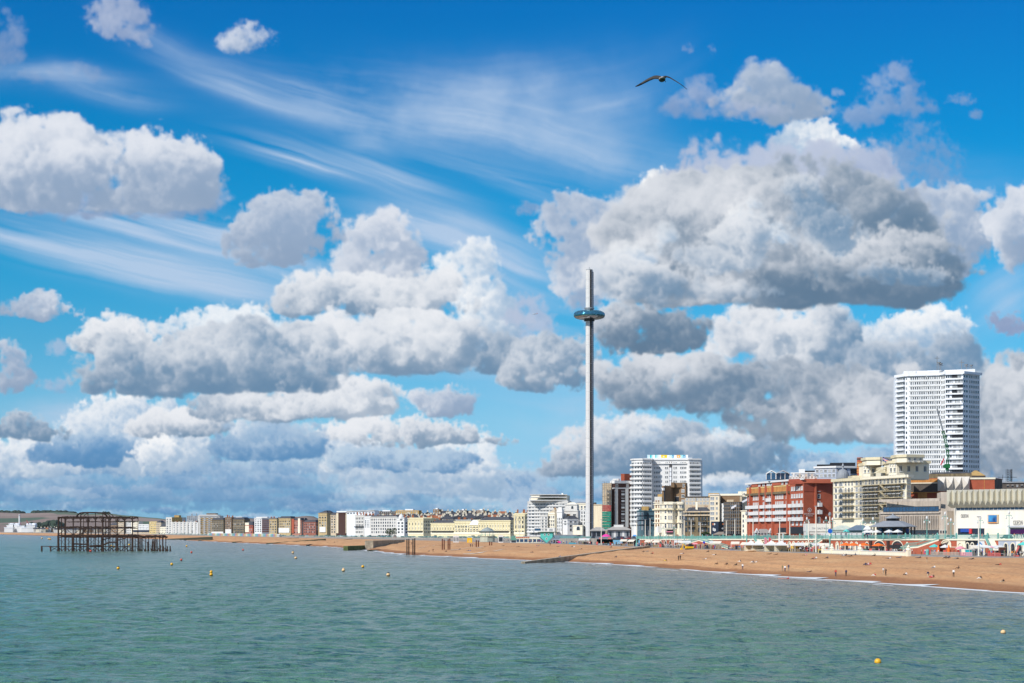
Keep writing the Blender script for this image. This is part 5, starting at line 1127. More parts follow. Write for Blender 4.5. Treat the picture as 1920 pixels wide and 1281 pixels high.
    hs('arched_shop','low cream building with a dark arched window between the corner house and the tower',[(1075,Y-1),(1092,Y-4)],985,'pale',[(0,1,1,987,995,.1,{'st':'arch','wf':.4,'hf':.9})],None,'slate',(986,),8,'shop')
    # cream terraces
    def terr(name,label,u0,u1,u2,vt,m,side,frontw,floors=4,v0=None,v1=1001,roofv=None,dy=0,base=None,blank=None,chim=3,dp=20,rm='slate',cat='terrace'):
        Ya=fy(u1)+dy; Yb=Ya+ (fy(max(u0,60))-fy(u1))*.35; b=Bd(name,label,[(u0,Yb),(u1,Ya),(u2,Ya+8)],vt,m,dp,cat)
        v0=v0 or vt+2; 
        if frontw: b.win(0,frontw,floors,v0,v1,.03,.97,.5,.62,'plain')
        if side: b.win(1,side,floors,v0,v1,.05,.95,.45,.6,'plain')
        if m=='yellow':
            n=max(3,int(abs(u1-u0)/5)); 
            for i in range(n+1): a=i/n; b.panel(0,max(0,a-.012),min(1,a+.012),vt+5,994,'yellow',.35,'pilaster')
            b.win(0,n,1,vt+7,vt+14,0,1,.22,.7,'plain'); b.win(0,n,1,vt+15,995,0,1,.2,.55,'plain',gl='glassl'); b.band(995,.5,.5,'cream',[0],'string_course'); b.panel(0,0,1,997.8,1002,'pale',.25,'ground_storey')
        b.band(vt+.4,.7,.5,m,None,'cornice'); b.band(vt+4,.4,.35,m,None,'string_course')
        if blank: b.panel(0,.04,.96,996.3,997.6,'iron',1.3,'balcony_rail') 
        if roofv: b.mans(roofv,3,rm)
        if chim: b.chim(chim,'tile')
        return b
    b=terr('cream_terrace','yellow cream terrace end closest to the art deco flats, tall, with columns',964,984,992,964,'yellow',2,3,4,966); b.pent(0,1,1,10,962,'yellow','parapet'); b.done()
    b=terr('cream_terrace','yellow cream terrace pavilion behind the bandstand with a long blank-looking front',897,957,966,976,'yellow',2,0,4,978,1001,None,blank=1); b.pent(.02,.95,1,9,973.5,'yellow','parapet'); b.mans(969,6,'slate'); b.done()
    b=terr('slate_link_house','lower link between two cream terraces with a white dormered roof',880,898,900,984,'yellow',0,3,3,986); b.mans(976,3,'cool'); b.done()
    b=terr('cream_terrace','yellow cream terrace pavilion with tall columns and a glazed roof storey, left of the bandstand',852,883,886,977,'yellow',0,5,3,985); b.pent(.05,.9,1,9,974,'glassl','roof_storey'); b.done()
    b=terr('cream_terrace','low yellow cream terrace with a black balcony rail in the middle of the row',808,853,857,981,'yellow',0,0,3,984,blank=1); b.mans(975,5,'slate'); b.done()
    b=terr('cream_terrace','leftmost yellow cream terrace, a tall plain block next to the white turret',765,794,815,972,'yellow',6,0,4,975,blank=1); b.pent(.05,.9,1,12,970.5,'yellow','parapet'); b.done()
    b=terr('turret_house','white corner house with a small domed turret beside the cream terraces',744,758,766,971,'bright',1,2,4,978); q=b.p[0]*.4+b.p[1]*.6; mb=MB(); r=1.9*fy(758)/F; 
    r=5*fy(758)/F; mb.rev([(r,b.H-1),(r,b.H+.5),(r*.9,b.H+1.5),(r*.5,b.H+2.8),(.15,b.H+3.6),(.1,b.H+4.6)],(q.x,q.y,0),12); mb.build('turret',PL['bright'],b.root); b.done()
    b=terr('white_terrace','long white Regency terrace with a dark slate roof and five rows of small windows',694,744,746,969,'white',0,11,5,971,1001,966); b.done()
    b=terr('white_terrace_end','plain white end block of the long Regency terrace',683,697,699,968,'bright',0,3,4,975,990,966); b.done()
    b=terr('white_hotel','white seafront hotel with a dark balcony line left of the Regency terrace',666,682,684,966,'white',0,5,5,969); b.panel(0,0,1,987,988.6,'iron',1.2,'balcony_rail'); b.done()
    # dark brown flats
    b=terr('brown_flats','dark plum brick flats with cream balcony columns and a long pale roof storey',631,648,667,961,'dark',0,0,9,962,1000,None,10,chim=0,cat='flats')
    for k,a0,a1 in((0,.0,.22),(1,-.25,.12)): b.panel(k,max(a0,0),a1 if a1<=1 else 1,962,1000,'tan',.4,'balcony_column'); b.win(k,1,9,962,1000,max(a0,0),a1,.8,.55,'plain')
    b.win(1,3,9,962,1000,.35,.98,.6,.5,'plain'); b.pent(0,1.,0,20,958,'cool','roof_storey'); b.done()
    b=Bd('roof_storey_flats','long pale grey roof storey with a glass rail running behind the white hotel',[(650,fy(660)+40),(702,fy(700)+20)],957,'cool',20,'flats'); b.win(0,9,1,959,963,0,1,.6,.6,'plain'); b.band(957,.5,1,'white'); b.done()
    b=terr('yellow_tower_house','tall yellow brick house with a pointed slate roof and white bay windows',597,613,620,962,'sand',0,3,6,968,998,None,chim=0,cat='house'); b.mans(957,8,'slate'); b.panel(0,.2,.9,988,998,'bright',.8,'bay'); b.band(975,.4,.3,'gold',[0]); b.done()
    b=terr('balcony_house','narrow stone house with open balconies between the yellow tower house and the dark flats',620,630,632,966,'beige',0,2,7,967,1000,961,chim=1,cat='house'); b.done()
    b=terr('red_terrace','red brick gabled terrace, plain right part',569,592,597,979,mat('old_brick',(.34,.13,.09),.85,.2,.4,stain=.25),1,7,4,981,1000,975,rm='slate'); b.done()
    b=terr('ornate_red_terrace','ornate pink and red brick terrace with white turrets, left part',548,565,570,976,mat('pink_brick',(.46,.22,.16),.85,.2,.4,stain=.25),1,6,5,978,1001,971,rm='slate'); b.chim(4,'bright'); b.panel(0,0,.25,973,1000,'red',.9,'bay'); b.panel(0,.7,.9,972,1000,'pale',.8,'bay'); b.done()
    b=terr('sandstone_terrace','sandstone terrace with a flat-topped roof and white ground floor',523,545,548,972,'sand',1,6,5,975,1000,968,cat='terrace'); b.panel(0,.0,.9,990,999,'bright',.4,'wall_panel'); b.done()
    b=terr('sandstone_house','smaller dark sandstone house at the left of the sandstone terrace',505,519,523,973,'sand',2,3,5,976,1000,971,cat='house'); b.done()
    b=terr('striped_flats','white flats with brick red balcony stripes along every floor',477,491,507,971,'bright',0,3,7,973,998,None,chim=0,cat='flats')
    for i in range(7): b.panel(1,.0,.95,974.8+3.6*i,976.2+3.6*i,'red',.5,'balcony')
    b.win(1,4,7,973,998,0,1,.6,.4,'plain'); b.pent(.1,.8,1,8,969,'bright','lift_house'); b.done()
    b=terr('gabled_brick_house','small dark red brick house with white gables left of the striped flats',460,474,477,985,'red',0,4,3,986,1000,978,rm='slate',cat='house'); b.panel(0,.0,.5,980,998,'pale',.4,'gable'); b.done()
    b=terr('blackened_terrace','weathered brown stone terrace with bay windows, right half',437,458,461,974,'olive',0,7,5,976,1000,970); b.band(981,.4,.5,'beige'); b.band(988,.4,.4,'beige'); b.pent(.2,.7,1,6,969,'bright','chimney'); b.done()
    b=terr('blackened_terrace','weathered brown stone block with a higher roof in the middle of the dark terrace',422,434,438,970,'brown',0,4,6,972,992); b.panel(0,.1,1,992.5,1001,'bright',.7,'wall_panel'); b.done()
    b=terr('blackened_terrace','weathered brown stone terrace with rounded bays, left half',397,419,423,975,'olive',0,7,5,977,996,971); b.band(981,.4,.4,'beige'); b.panel(0,0,1,997,1001,'bright',.6,'wall_panel'); b.done()
    b=terr('orange_flats','white framed flats with orange brick panels and a long white roof line',372,374,412,967,'white',0,0,8,969,1000,None,chim=0,cat='flats')
    for i in range(8):
        for j in range(4): b.panel(1,.06+j*.235,.2+j*.235,971.4+3.9*i,973.4+3.9*i,'ochre',.3,'wall_panel')
    b.win(1,5,8,969,1000,0,1,.5,.4,'plain'); b.pent(0,.9,1,16,965,'bright','roof_storey'); b.pent(.35,.8,3,14,962.5,'brown','roof_storey'); b.done()
    b=terr('white_bay_terrace','white terrace with a long row of bay windows, left of the orange brick flats',320,371,372,979,'bright',0,14,6,980,1001,None,-15); 
    for i in range(7): b.panel(0,.03+i*.14,.09+i*.14,978,1001,'white',.9,'bay')
    b.done()
    b=Bd('grey_slab','grey slab block seen over the white bay terrace',[(350,3350),(373,3340)],967,'lead',20,'flats'); b.win(0,6,5,968,980,0,1,.6,.5,'plain'); b.chim(2,'lead'); b.done()
    b=Bd('yellow_slab','yellow brick slab block with an orange end, left of the grey slab',[(311,3450),(322,3430),(341,3450)],970,'white',24,'flats'); b.panel(1,0,1,970,1000,'ochre',.5,'wall_panel'); b.win(1,3,7,972,998,.1,.9,.3,.4,'plain'); b.win(0,2,8,972,1000,0,1,.5,.5,'plain'); b.pent(.5,.8,2,14,966,'ochre','lift_house'); b.done()
    far=[('cream_low_house','low cream house with a dark roof at the right of the yellow balcony flats',300,312,988,'pale',982,'slate'),('yellow_balcony_flats','yellow flats with white balconies and a grey side',280,294,978,'gold',None,None),('grey_cream_flats','narrow grey cream flats beside the yellow balcony flats',293,302,980,'beige',976,'slate'),
         ('low_dark_pavilion','low wide pavilion with a dark glass upper floor near the far beach',250,280,994,'beige',None,None),('white_far_flats','white flats with a dark gap behind the low pavilion',259,279,983,'bright',None,None),('cream_far_flats','cream narrow flats between the wrecked pier and the low pavilion',246,260,978,'pale',None,None),('white_slab','white slab with a grey edge behind the right end of the wrecked pier',237,246,978,'white',None,None),('brick_slab','brown and white slab seen through the wrecked pier',221,232,979,'beige',None,None),('dark_roofed_house','dark roofed house seen through the right part of the wrecked pier',206,220,985,'brown',981,'slate')]
    for i,(nm,lb,u0,u1,vt,m,rv,rm) in enumerate(far):
        Yq=fy(u1)+20*i%90; b=Bd(nm,lb,[(u0,Yq+30),(u1,Yq)],vt,m,26,'flats' if 'flats' in nm or 'slab' in nm else 'house'); n=max(3,int((u1-u0)/2.6)); fl=max(1,int((1000-vt)/3.4)); b.win(0,n,fl,vt+1,1000,.03,.97,.5,.45,'plain')
        if rv: b.mans(rv,6,rm)
        if nm=='low_dark_pavilion': b.panel(0,0,1,994,997.5,'navy',.6,'window_band')
        b.done()
    # distant houses behind and beyond the wrecked pier, and houses on the slope: one kind, copied
    def house(wall,roofm,name='terraced_house'):
        o=empty(name,(0,0,-50)); mb=MB(); mb.box(-5.5,5.5,-5,5,-8,7.5); mb.build('wall',mm(wall),o)
        mb=MB(); mb.quad((-5.7,-5.3,7.4),(5.7,-5.3,7.4),(5.7,0,11)); mb=MB()
        mb.quad((-5.8,-5.4,7.4),(5.8,-5.4,7.4),(5.8,0,10.8),(-5.8,0,10.8)); mb.quad((5.8,5.4,7.4),(-5.8,5.4,7.4),(-5.8,0,10.8),(5.8,0,10.8)); mb.quad((-5.8,-5.4,7.4),(-5.8,0,10.8),(-5.8,5.4,7.4)); mb.quad((5.8,-5.4,7.4),(5.8,5.4,7.4),(5.8,0,10.8)); mb.build('roof',mm(roofm),o)
        for x in(-4.6,4.4): mb=MB(); mb.box(x-.8,x+.8,-.7,.7,8.5,12.6); mb.box(x-.5,x+.5,-.3,.3,12.6,13.2,mi=1); mb.build('chimney',[PL['pale'],PL['beige']],o)
        w=MB(); w.quad((-.6,-.03,-.9),(.6,-.03,-.9),(.6,-.03,.9),(-.6,-.03,.9),mi=1); w.box(-.75,.75,-.15,0,-1.1,-.9); w.box(-.75,.75,-.1,0,.9,1.05); me=w.mesh('window',[PL['frame'],PL['glass']])
        for x in(-3.4,0,3.4):
            for z in(2,5.4): link('window',me,o,(x,-5,z))
        return o
    pr=[house('white','slate'),house('pale','slate'),house('brown','slate'),house('cream','tile')]
    lab=['white terraced house under a dark slate roof with chimneys','cream terraced house under a dark slate roof with chimneys','brown terraced house under a dark slate roof with chimneys','cream terraced house under a clay tile roof with chimneys']
    used=set(); rr=random.Random(12)
    def put(u,v,Y,rz,where,sc_=1.):
        i=rr.choice([0,0,0,1,1,1,2,3]); z=zv(v,Y)-11*sc_; gp=lab[i]+' '+where
        loc=(px(u,Y),Y,z); lb=lab[i].replace(' with chimneys','')+' '+where
        if i not in used: used.add(i); o=pr[i]; o.location=loc; o.rotation_euler=(0,0,rz); tag(o,lb,'house',gp)
        else: o=copy_tree(pr[i],loc,rz,lb,gp); o['category']='house'
        o.scale=(sc_,sc_,sc_)
    pv=[(600,962),(640,960),(700,963),(742,966),(800,965),(880,962),(960,964),(990,962)]
    for row,(Y,dv) in enumerate(((2750,-1.5),(2480,2),(2250,5),(2050,8.5))):
        u=704 if row<3 else 765
        while u<992:
            v=np.interp(u,[700,740,770,800,860,900,960,990],[963,964,961,962,959,958,962,963])+dv+rr.uniform(-1.2,1.2)
            put(u,v,Y+rr.uniform(-40,40),R(rr.choice([8,12,95,100])),'on the slope behind the seafront terraces',rr.uniform(.8,1.1)); u+=rr.uniform(8,15)
    for u0,u1,v,Y in((66,106,989,6000),(106,206,990,5200),(372,470,976,3300),(548,600,983,2500)):
        u=u0
        while u<u1: put(u,v+rr.uniform(-1,1),Y+rr.uniform(-60,60),R(rr.choice([10,20,100])),{66:'beyond the far beach at the left edge',106:'seen through the wrecked pier',372:'behind the brown stone terrace',548:'behind the red brick terrace'}[u0],rr.uniform(.9,1.3)); u+=rr.uniform(3,6) if u0<200 else rr.uniform(9,16)
    # taller blocks peeping over the slope
    for u0,u1,vt,Y,m,lb in((742,785,957,2600,'ochre','orange brick flats with white tops behind the white terrace'),(700,742,959,2650,'concdark','dark modern flats in stepped blocks above the long Regency terrace'),(812,823,955,2700,'brown','small dark block poking above the slope of roofs'),(862,872,957,2700,'concdark','dark flats above the glazed roof storey of the cream terrace'),(893,908,957,2700,'brown','brown flats on the ridge left of the cream terrace end')):
        b=Bd('ridge_flats',lb,[(u0,Y+10),(u1,Y)],vt,m,20,'flats'); b.win(0,max(2,int((u1-u0)/4)),2,vt+1,vt+8,.03,.97,.5,.5,'plain',gl='glassl'); b.pent(.4,.75,1,12,vt-2.5,'cool','roof_house'); b.pent(.1,.3,1,12,vt-1,'white','roof_house'); b.done()
    # harbour works far left
    o=empty('power_station',(px(36,6400),6400,2),0,'white sheds and tanks of a distant harbour works','harbour works'); z=lambda v:zv(v,6400)-2; X=lambda u:px(u,6400)-px(36,6400)
    for u0,u1,vt,dy in((8,24,990,0),(12,20,983,30),(22,31,984,30),(30,44,987,10),(40,64,990,0),(44,52,984,40),(52,60,985,40),(5,14,986,50)):
        mb=MB(); mb.box(X(u0),X(u1),dy,dy+25,0,z(vt)); mb.box(X(u0)-1,X(u1)+1,dy-1,dy+26,z(vt),z(vt)+2,mi=1); mb.build('shed',[PL['bright'],PL['cool']],o)
    for u in(14,24,46,56): mb=MB(); mb.rev([(9,0),(9,z(982)),(6,z(981))],(X(u),60,0),12); mb.build('tank',PL['cool'],o)
    o=empty('chimney',(px(36.5,6500),6500,2),0,'tall thin white chimney standing over the distant harbour works','chimney'); mb=MB(); h=zv(965,6500)-2; mb.rev([(3.2,0),(2.6,h),(1.8,h)],(0,0,0),12); mb.build('shaft',PL['bright'],o); mb=MB(); mb.rev([(3.0,h*.92),(2.9,h*.96)],(0,0,0),12); mb.build('band',PL['lead'],o)
    for i,(u,v0,lb) in enumerate(((41.5,981,'small red crane right of the distant white chimney'),(53,975,'larger red crane leaning over the distant harbour works'))):
        Yq=6450; o=empty('harbour_crane',(px(u,Yq),Yq,2),0,lb,'crane'); mb=MB(); h=zv(v0+8,Yq)-2; mb.bar((0,0,0),(0,0,h),2.2); mb.build('mast',mat('crane_red_far',(.35,.06,.05),.7,.1,.1),o); mb=MB(); mb.bar((0,0,h),(-6,0,zv(v0,Yq)-2),1.6); mb.bar((0,0,h),(5,0,h-2),2); mb.build('jib',mat('crane_red_far',(.35,.06,.05)),o)
# ---------------- landmarks ----------------
def observation_tower():
    Y=1150.; X=px(1105,Y); z0=5.5; H=zv(507,Y)-z0; r=2.15
    o=empty('observation_tower',(X,Y,z0),0,'very tall slim grey observation tower with a ring-shaped glass pod near its top','tower')
    sk=mat('tower_cladding',(.62,.61,.60),.6,.05,.6); dk=mat('tower_groove_shade',(.012,.014,.018),.6,.2,.5); rl=mat('tower_rail_shade',(.16,.19,.24),.5,.2,.5,metal=.3)  # real groove and rails; their dark tones also stand in for the shaded side
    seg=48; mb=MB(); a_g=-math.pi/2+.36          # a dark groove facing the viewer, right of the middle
    for s in range(3): pass
    b=0; n=seg
    prof=[]
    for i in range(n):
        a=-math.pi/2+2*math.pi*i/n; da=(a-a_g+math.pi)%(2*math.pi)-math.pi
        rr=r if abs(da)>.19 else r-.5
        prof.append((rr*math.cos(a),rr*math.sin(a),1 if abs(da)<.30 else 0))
    zs=list(np.linspace(0,H,30))
    for z in zs:
        for p in prof: mb.v.append((p[0],p[1],z))
    for k in range(len(zs)-1):
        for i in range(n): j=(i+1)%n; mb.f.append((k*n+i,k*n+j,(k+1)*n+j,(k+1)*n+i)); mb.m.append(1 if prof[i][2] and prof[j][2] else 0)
    mb.f.append(tuple((len(zs)-1)*n+i for i in range(n))); mb.m.append(0)
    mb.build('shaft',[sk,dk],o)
    mb=MB()                                    # seams between the cans
    for z in zs[1:-1]: mb.rev([(r+.0,z-.05),(r+.03,z-.05),(r+.03,z+.05),(r,z+.05)],(0,0,0),32,cap=False)
    mb.build('seam',mat('tower_seam',(.40,.40,.42),.6,.1,.5),o)
    for da in(.42,.95):
        mb=MB(); a=a_g+da; x,y=(r+.12)*math.cos(a),(r+.12)*math.sin(a); mb.box(x-.22,x+.22,y-.25,y+.2,0,H-1,mi=0)
        for i in range(int(H/1.1)): mb.box(x-.3,x+.3,y-.4,y,i*1.1,i*1.1+.35)
        mb.build('guide_rail',rl,o)
    mb=MB(); mb.bar((0,0,H),(0,0,H+2),.2); mb.bar((.6,0,H),(.6,0,H+1.1),.15); mb.rev([(1.9,0),(1.9,.4),(1,.6)],(0,0,H),16); mb.build('aerial',PL['steel'],o)
    zc=zv(591,Y)-z0; Rm=9.2
    pod=MB(); N=48; K=14; pr=[]
    for k in range(K+1):
        t=-math.pi/2+math.pi*k/K; pr.append((2.9+(Rm-2.9)*max(0,math.cos(t))**.62,2.55*math.sin(t)))
    b=0
    for i in range(N):
        a=2*math.pi*i/N
        for rr,z in pr: pod.v.append((rr*math.cos(a),rr*math.sin(a),zc+z))
    for i in range(N):
        j=(i+1)%N
        for k in range(K): pod.f.append((i*(K+1)+k,j*(K+1)+k,j*(K+1)+k+1,i*(K+1)+k+1)); pod.m.append(1 if k<5 else 0)
    gm=mat('pod_mirror_glass',(.10,.32,.42),.06,.15,.6,metal=.85); um=mat('pod_underside',(.50,.49,.48),.12,.15,.6,metal=.9)
    p=pod.build('pod',[gm,um],o,smooth=True)
    mb=MB()
    for i in range(24):
        a=2*math.pi*(i+.5)/24
        for k in range(3,K-1):
            (r0,q0),(r1,q1)=pr[k],pr[k+1]; mb.bar(((r0+.02)*math.cos(a),(r0+.02)*math.sin(a),zc+q0),((r1+.02)*math.cos(a),(r1+.02)*math.sin(a),zc+q1),.10)
    mb.build('glazing_ribs',mat('pod_rib',(.03,.07,.09),.4,.1,.5),p)
    for zz,rr,nm in((2.6,3.3,'upper_collar'),(4.0,2.9,'upper_collar'),(-3.1,3.1,'lower_collar')):
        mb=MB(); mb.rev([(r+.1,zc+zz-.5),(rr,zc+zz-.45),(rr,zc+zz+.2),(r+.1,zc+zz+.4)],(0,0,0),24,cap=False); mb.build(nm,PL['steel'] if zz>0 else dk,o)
def wrecked_pier():
    Y=1104.; X0=px(109,Y); sc_=Y/F; o=empty('wrecked_pier',(X0,Y,0),0,'burnt-out rusty iron skeleton of a pier standing alone in the sea','ruined pier')
    x=lambda u:(u-109)*sc_; z=lambda v:zv(v,Y); rs=PL['rust']; rr=random.Random(6)
    cols=[109.4,123,137.2,151,165,178.9,192.7,206.3,220,233.8,248.3]
    D=[0,8,16]
    def bars(nm,L,w):
        mb=MB()
        for a,b_ in L: mb.bar(a,b_,w if not isinstance(w,tuple) else w[0],w if not isinstance(w,tuple) else w[1])
        return mb.build(nm,rs,o)
    def ragged(nm,u0,u1,v,y,w=.5,n=None,sag=0):
        n=n or max(3,int(abs(u1-u0)/4)); pts=[(x(u0+(u1-u0)*i/n),y,z(v+rr.uniform(-.7,.7)+sag*math.sin(math.pi*i/n))) for i in range(n+1)]
        mb=MB()
        for a,b_ in zip(pts,pts[1:]): mb.bar(a,b_,w,w*rr.uniform(.8,1.8))
        return mb.build(nm,rs,o)
    for j,y in enumerate(D):
        for i,u in enumerate(cols):
            t=1.0 if (i in(0,2,4,6,8,10) and j==0) else .36
            mb=MB(); mb.bar((x(u),y,-1.5),(x(u),y,z(1005)),t); mb.bar((x(u),y,-1.5),(x(u),y,.9),t*1.5); mb.build('pile',rs,o)
            if rr.random()<(.98 if j==0 else .45):
                topv=969 if j==0 else rr.choice([969,969,975,989]); mb=MB(); w=(.55 if i not in(0,4,6) else .8)*(1 if j==0 else .6)
                mb.bar((x(u),y,z(1005)),(x(u)+rr.uniform(-.15,.15),y,z(topv)),w)
                if j==0 and i in(4,6,8): mb.bar((x(u)-1.2,y,z(974)),(x(u),y,z(980)),.4); mb.bar((x(u)+1.2,y,z(974)),(x(u),y,z(980)),.4)
                mb.build('column',rs,o)
        ragged('deck_beam',107.5,250.5,1004.6,y,.75,40); ragged('deck_beam',108.5,249,1007.3,y,.4,40)
        ragged('floor_beam',108,249,990,y,.5 if j==0 else .3,36,.6); ragged('floor_beam',109,200 if j else 249,988.2,y,.35,30)
        ragged('eaves_beam',108,249,971.2,y,.45,40); ragged('eaves_beam',108.5,162 if j==1 else 249,969.2,y,.28,40); ragged('rail_beam',121,249,978.5,y,.28,30)
        ragged('tie_beam',107,250,1025.5,y,.28,20)
    ragged('deck_beam',249,311,1005.6,0,.7,18); ragged('deck_beam',249,309,1007.6,9,.6,18); ragged('deck_beam',249,300,1004.9,0,.35,16)
    for i in range(26): 
        u=108+i*5.6; bars('cross_beam',[((x(u),0,z(1004.5)),(x(u+rr.uniform(-1,1)),16,z(1004.8)))],.3)
    for i in range(10):
        a,b_=cols[i],cols[i+1]
        L=[((x(a),0,z(1009)),(x(b_),0,z(1024))),((x(b_),0,z(1009)),(x(a),0,z(1024)))]; bars('cross_brace',L,.15)
        L=[((x(a),0,z(1026)),(x((a+b_)/2),0,z(1033))),((x(b_),0,z(1026)),(x((a+b_)/2),0,z(1033))),((x(a),0,z(1033)),(x(a+3.5),0,z(1028)))]; bars('knee_brace',L,.35)
        if i in(0,1,2,3,6,7,8): L=[((x(a),0,z(991)),(x(b_),0,z(1003)))] if i%2 else [((x(b_),0,z(991)),(x(a),0,z(1003)))]; bars('brace',L,.28)
        # curved spandrels above the upper floor
        for s in(a,b_):
            e=1 if s==a else -1
            pts=[(x(s+e*t*5),0,z(980-10.5*(t**.5))) for t in(0,.15,.4,.7,1.)]; mb=MB(); mb.tube(pts,.14,5); mb.build('spandrel',rs,o)
    # collapsed plate and sloping girders
    mb=MB(); mb.quad((x(152),-.5,z(1001)),(x(155),-.5,z(1003)),(x(164),-.5,z(991)),(x(160),-.5,z(992))); mb.box(x(153),x(155),-.6,-.3,z(1003),z(1000)); mb.build('hanging_plate',rs,o)
    bars('fallen_girder',[((x(168),-.3,z(1024)),(x(194),-.3,z(1022.5))),((x(194),-.3,z(1022)),(x(207),-.3,z(1016))),((x(207),-.3,z(1017)),(x(222),-.3,z(1017))),((x(138),-.3,z(1020)),(x(165),-.3,z(1021)))],(.5,.8))
    bars('fallen_girder',[((x(222),-.3,z(1013)),(x(236),-.3,z(1009))),((x(190),-.3,z(1013)),(x(206),-.3,z(1009)))],(.4,.5))
    # the arched roof ribs left over the hall
    for y in(0,9,18):
        pts=[(x(143.2),y,z(972)),(x(144),y,z(968)),(x(146.5),y,z(964.5)),(x(150),y,z(962.4)),(x(155),y,z(961.5)),(x(165),y,z(961.3)),(x(180),y,z(961.5)),(x(190),y,z(961.9)),(x(194),y,z(962.8)),(x(198),y,z(965)),(x(200.5),y,z(968.5)),(x(201.5),y,z(973))]
        mb=MB(); mb.tube(pts,.5 if y==0 else .2,6); mb.build('roof_rib',rs,o)
    for u in(151.5,165,178.9,192.7):
        bars('roof_post',[((x(u),0,z(969)),(x(u),0,z(961.3))),((x(u),0,z(961.3)),(x(u),16,z(961.3)))],.34)
    pts=[(x(229+i*2.6),-.2,z(972+3.*math.sin(i*1.1)+i*.3)) for i in range(6)]; mb=MB(); mb.tube(pts,.3,5); mb.build('bent_girder',rs,o)
    # the broken approach on the right, leaning piles
    for i,(u,lean,vt) in enumerate(((260.5,0,1007),(263,.3,1007),(273,.2,1008),(277.5,-.4,1016),(284,2,1011),(286,.8,1015),(289,-.2,1010),(291,.6,1008),(299.4,0,1006),(300.8,-.3,1022),(305.6,0,1007),(306.4,.4,1024),(314,-.3,1024))):
        for y in((0,) if i%2 else (0,9)): 
            mb=MB(); mb.bar((x(u),y,-1),(x(u+lean),y,z(vt)),.42 if i%3 else .6); mb.rev([(.55,-1),(.5,.6),(.25,1.6)],(x(u),y,0),6); mb.build('pile',rs,o)
    bars('tie_beam',[((x(250),0,z(1025.5)),(x(306),0,z(1025.5)))],.22); bars('tie_beam',[((x(252),0,z(1012)),(x(270),0,z(1024))),((x(270),0,z(1012)),(x(252),0,z(1024))),((x(262),4,z(1010)),(x(284),4,z(1026)))],.16)
    for u in(256,262,268,281,293,296,304,309): bars('knee_brace',[((x(u),0,z(1027)),(x(u+3.5),0,z(1033))),((x(u+5),0,z(1028)),(x(u+2),0,z(1033)))],.3)
    # landing stage on the left
    bars('landing_stage',[((x(78),0,z(1024.3)),(x(109),0,z(1025)))],.4); 
    for u in(78.3,95): bars('pile',[((x(u),0,-1),(x(u),0,z(1024)))],.85 if u<80 else .7)
    bars('cross_brace',[((x(96),0,z(1025)),(x(108),0,z(1032))),((x(108),0,z(1025)),(x(97),0,z(1032))),((x(96),0,z(1033)),(x(101),0,z(1029)))],.25)
def iron_posts():
    first=None
    G=[('blackened round iron post in the sea edge, one of four standing at the waterline',[(763,940,1041,1011),(766.6,941,1041,1010.6),(774.2,946,1041,1010.5),(777.6,947,1041,1009.5)],'iron posts at the waterline'),
       ('rusty iron post of the group of four on the shingle right of the waterline posts',[(829.3,960,1038,1010.5),(832.8,962,1038.5,1012),(840.2,966,1037,1011.5),(843.4,968,1037.5,1010)],'iron posts on the lower shingle'),
       ('short reddish iron post of the pair before the yellow kiosk',[(893,1000,1031,1013),(897,1002,1031,1013.5)],'iron posts before the kiosk'),
       ('shortest reddish iron post of the pair nearest the bandstand',[(918,1040,1028,1015.5),(922,1042,1028,1016)],'iron posts near the bandstand')]
    for lb,L,g in G:
        for u,Y,v1,v0 in L:
            X=px(u,Y); zb=beachz(X,Y)-.6; h=zv(v0,Y)-zb; r=.28; mb=MB(); n=10
            rr=random.Random(int(u)); mb.rev([(r,0),(r*1.02,h*.4),(r*.95,h*.7),(r,h-.5),(r*1.12,h-.4),(r*1.1,h)],(0,0,0),10); mb.rev([(r*1.15,h*.52),(r*1.2,h*.53),(r*1.2,h*.55),(r*1.15,h*.56)],(0,0,0),10,cap=False)
            mp=mat('post_iron_dark',(.05,.035,.03),.9,.4,.6) if u<800 else mat('post_iron_red',(.20,.055,.03),.9,.5,.5,stain=.4)
            o=mb.build('iron_post',mp,None,(X,Y,zb)); tag(o,lb,'post',g)
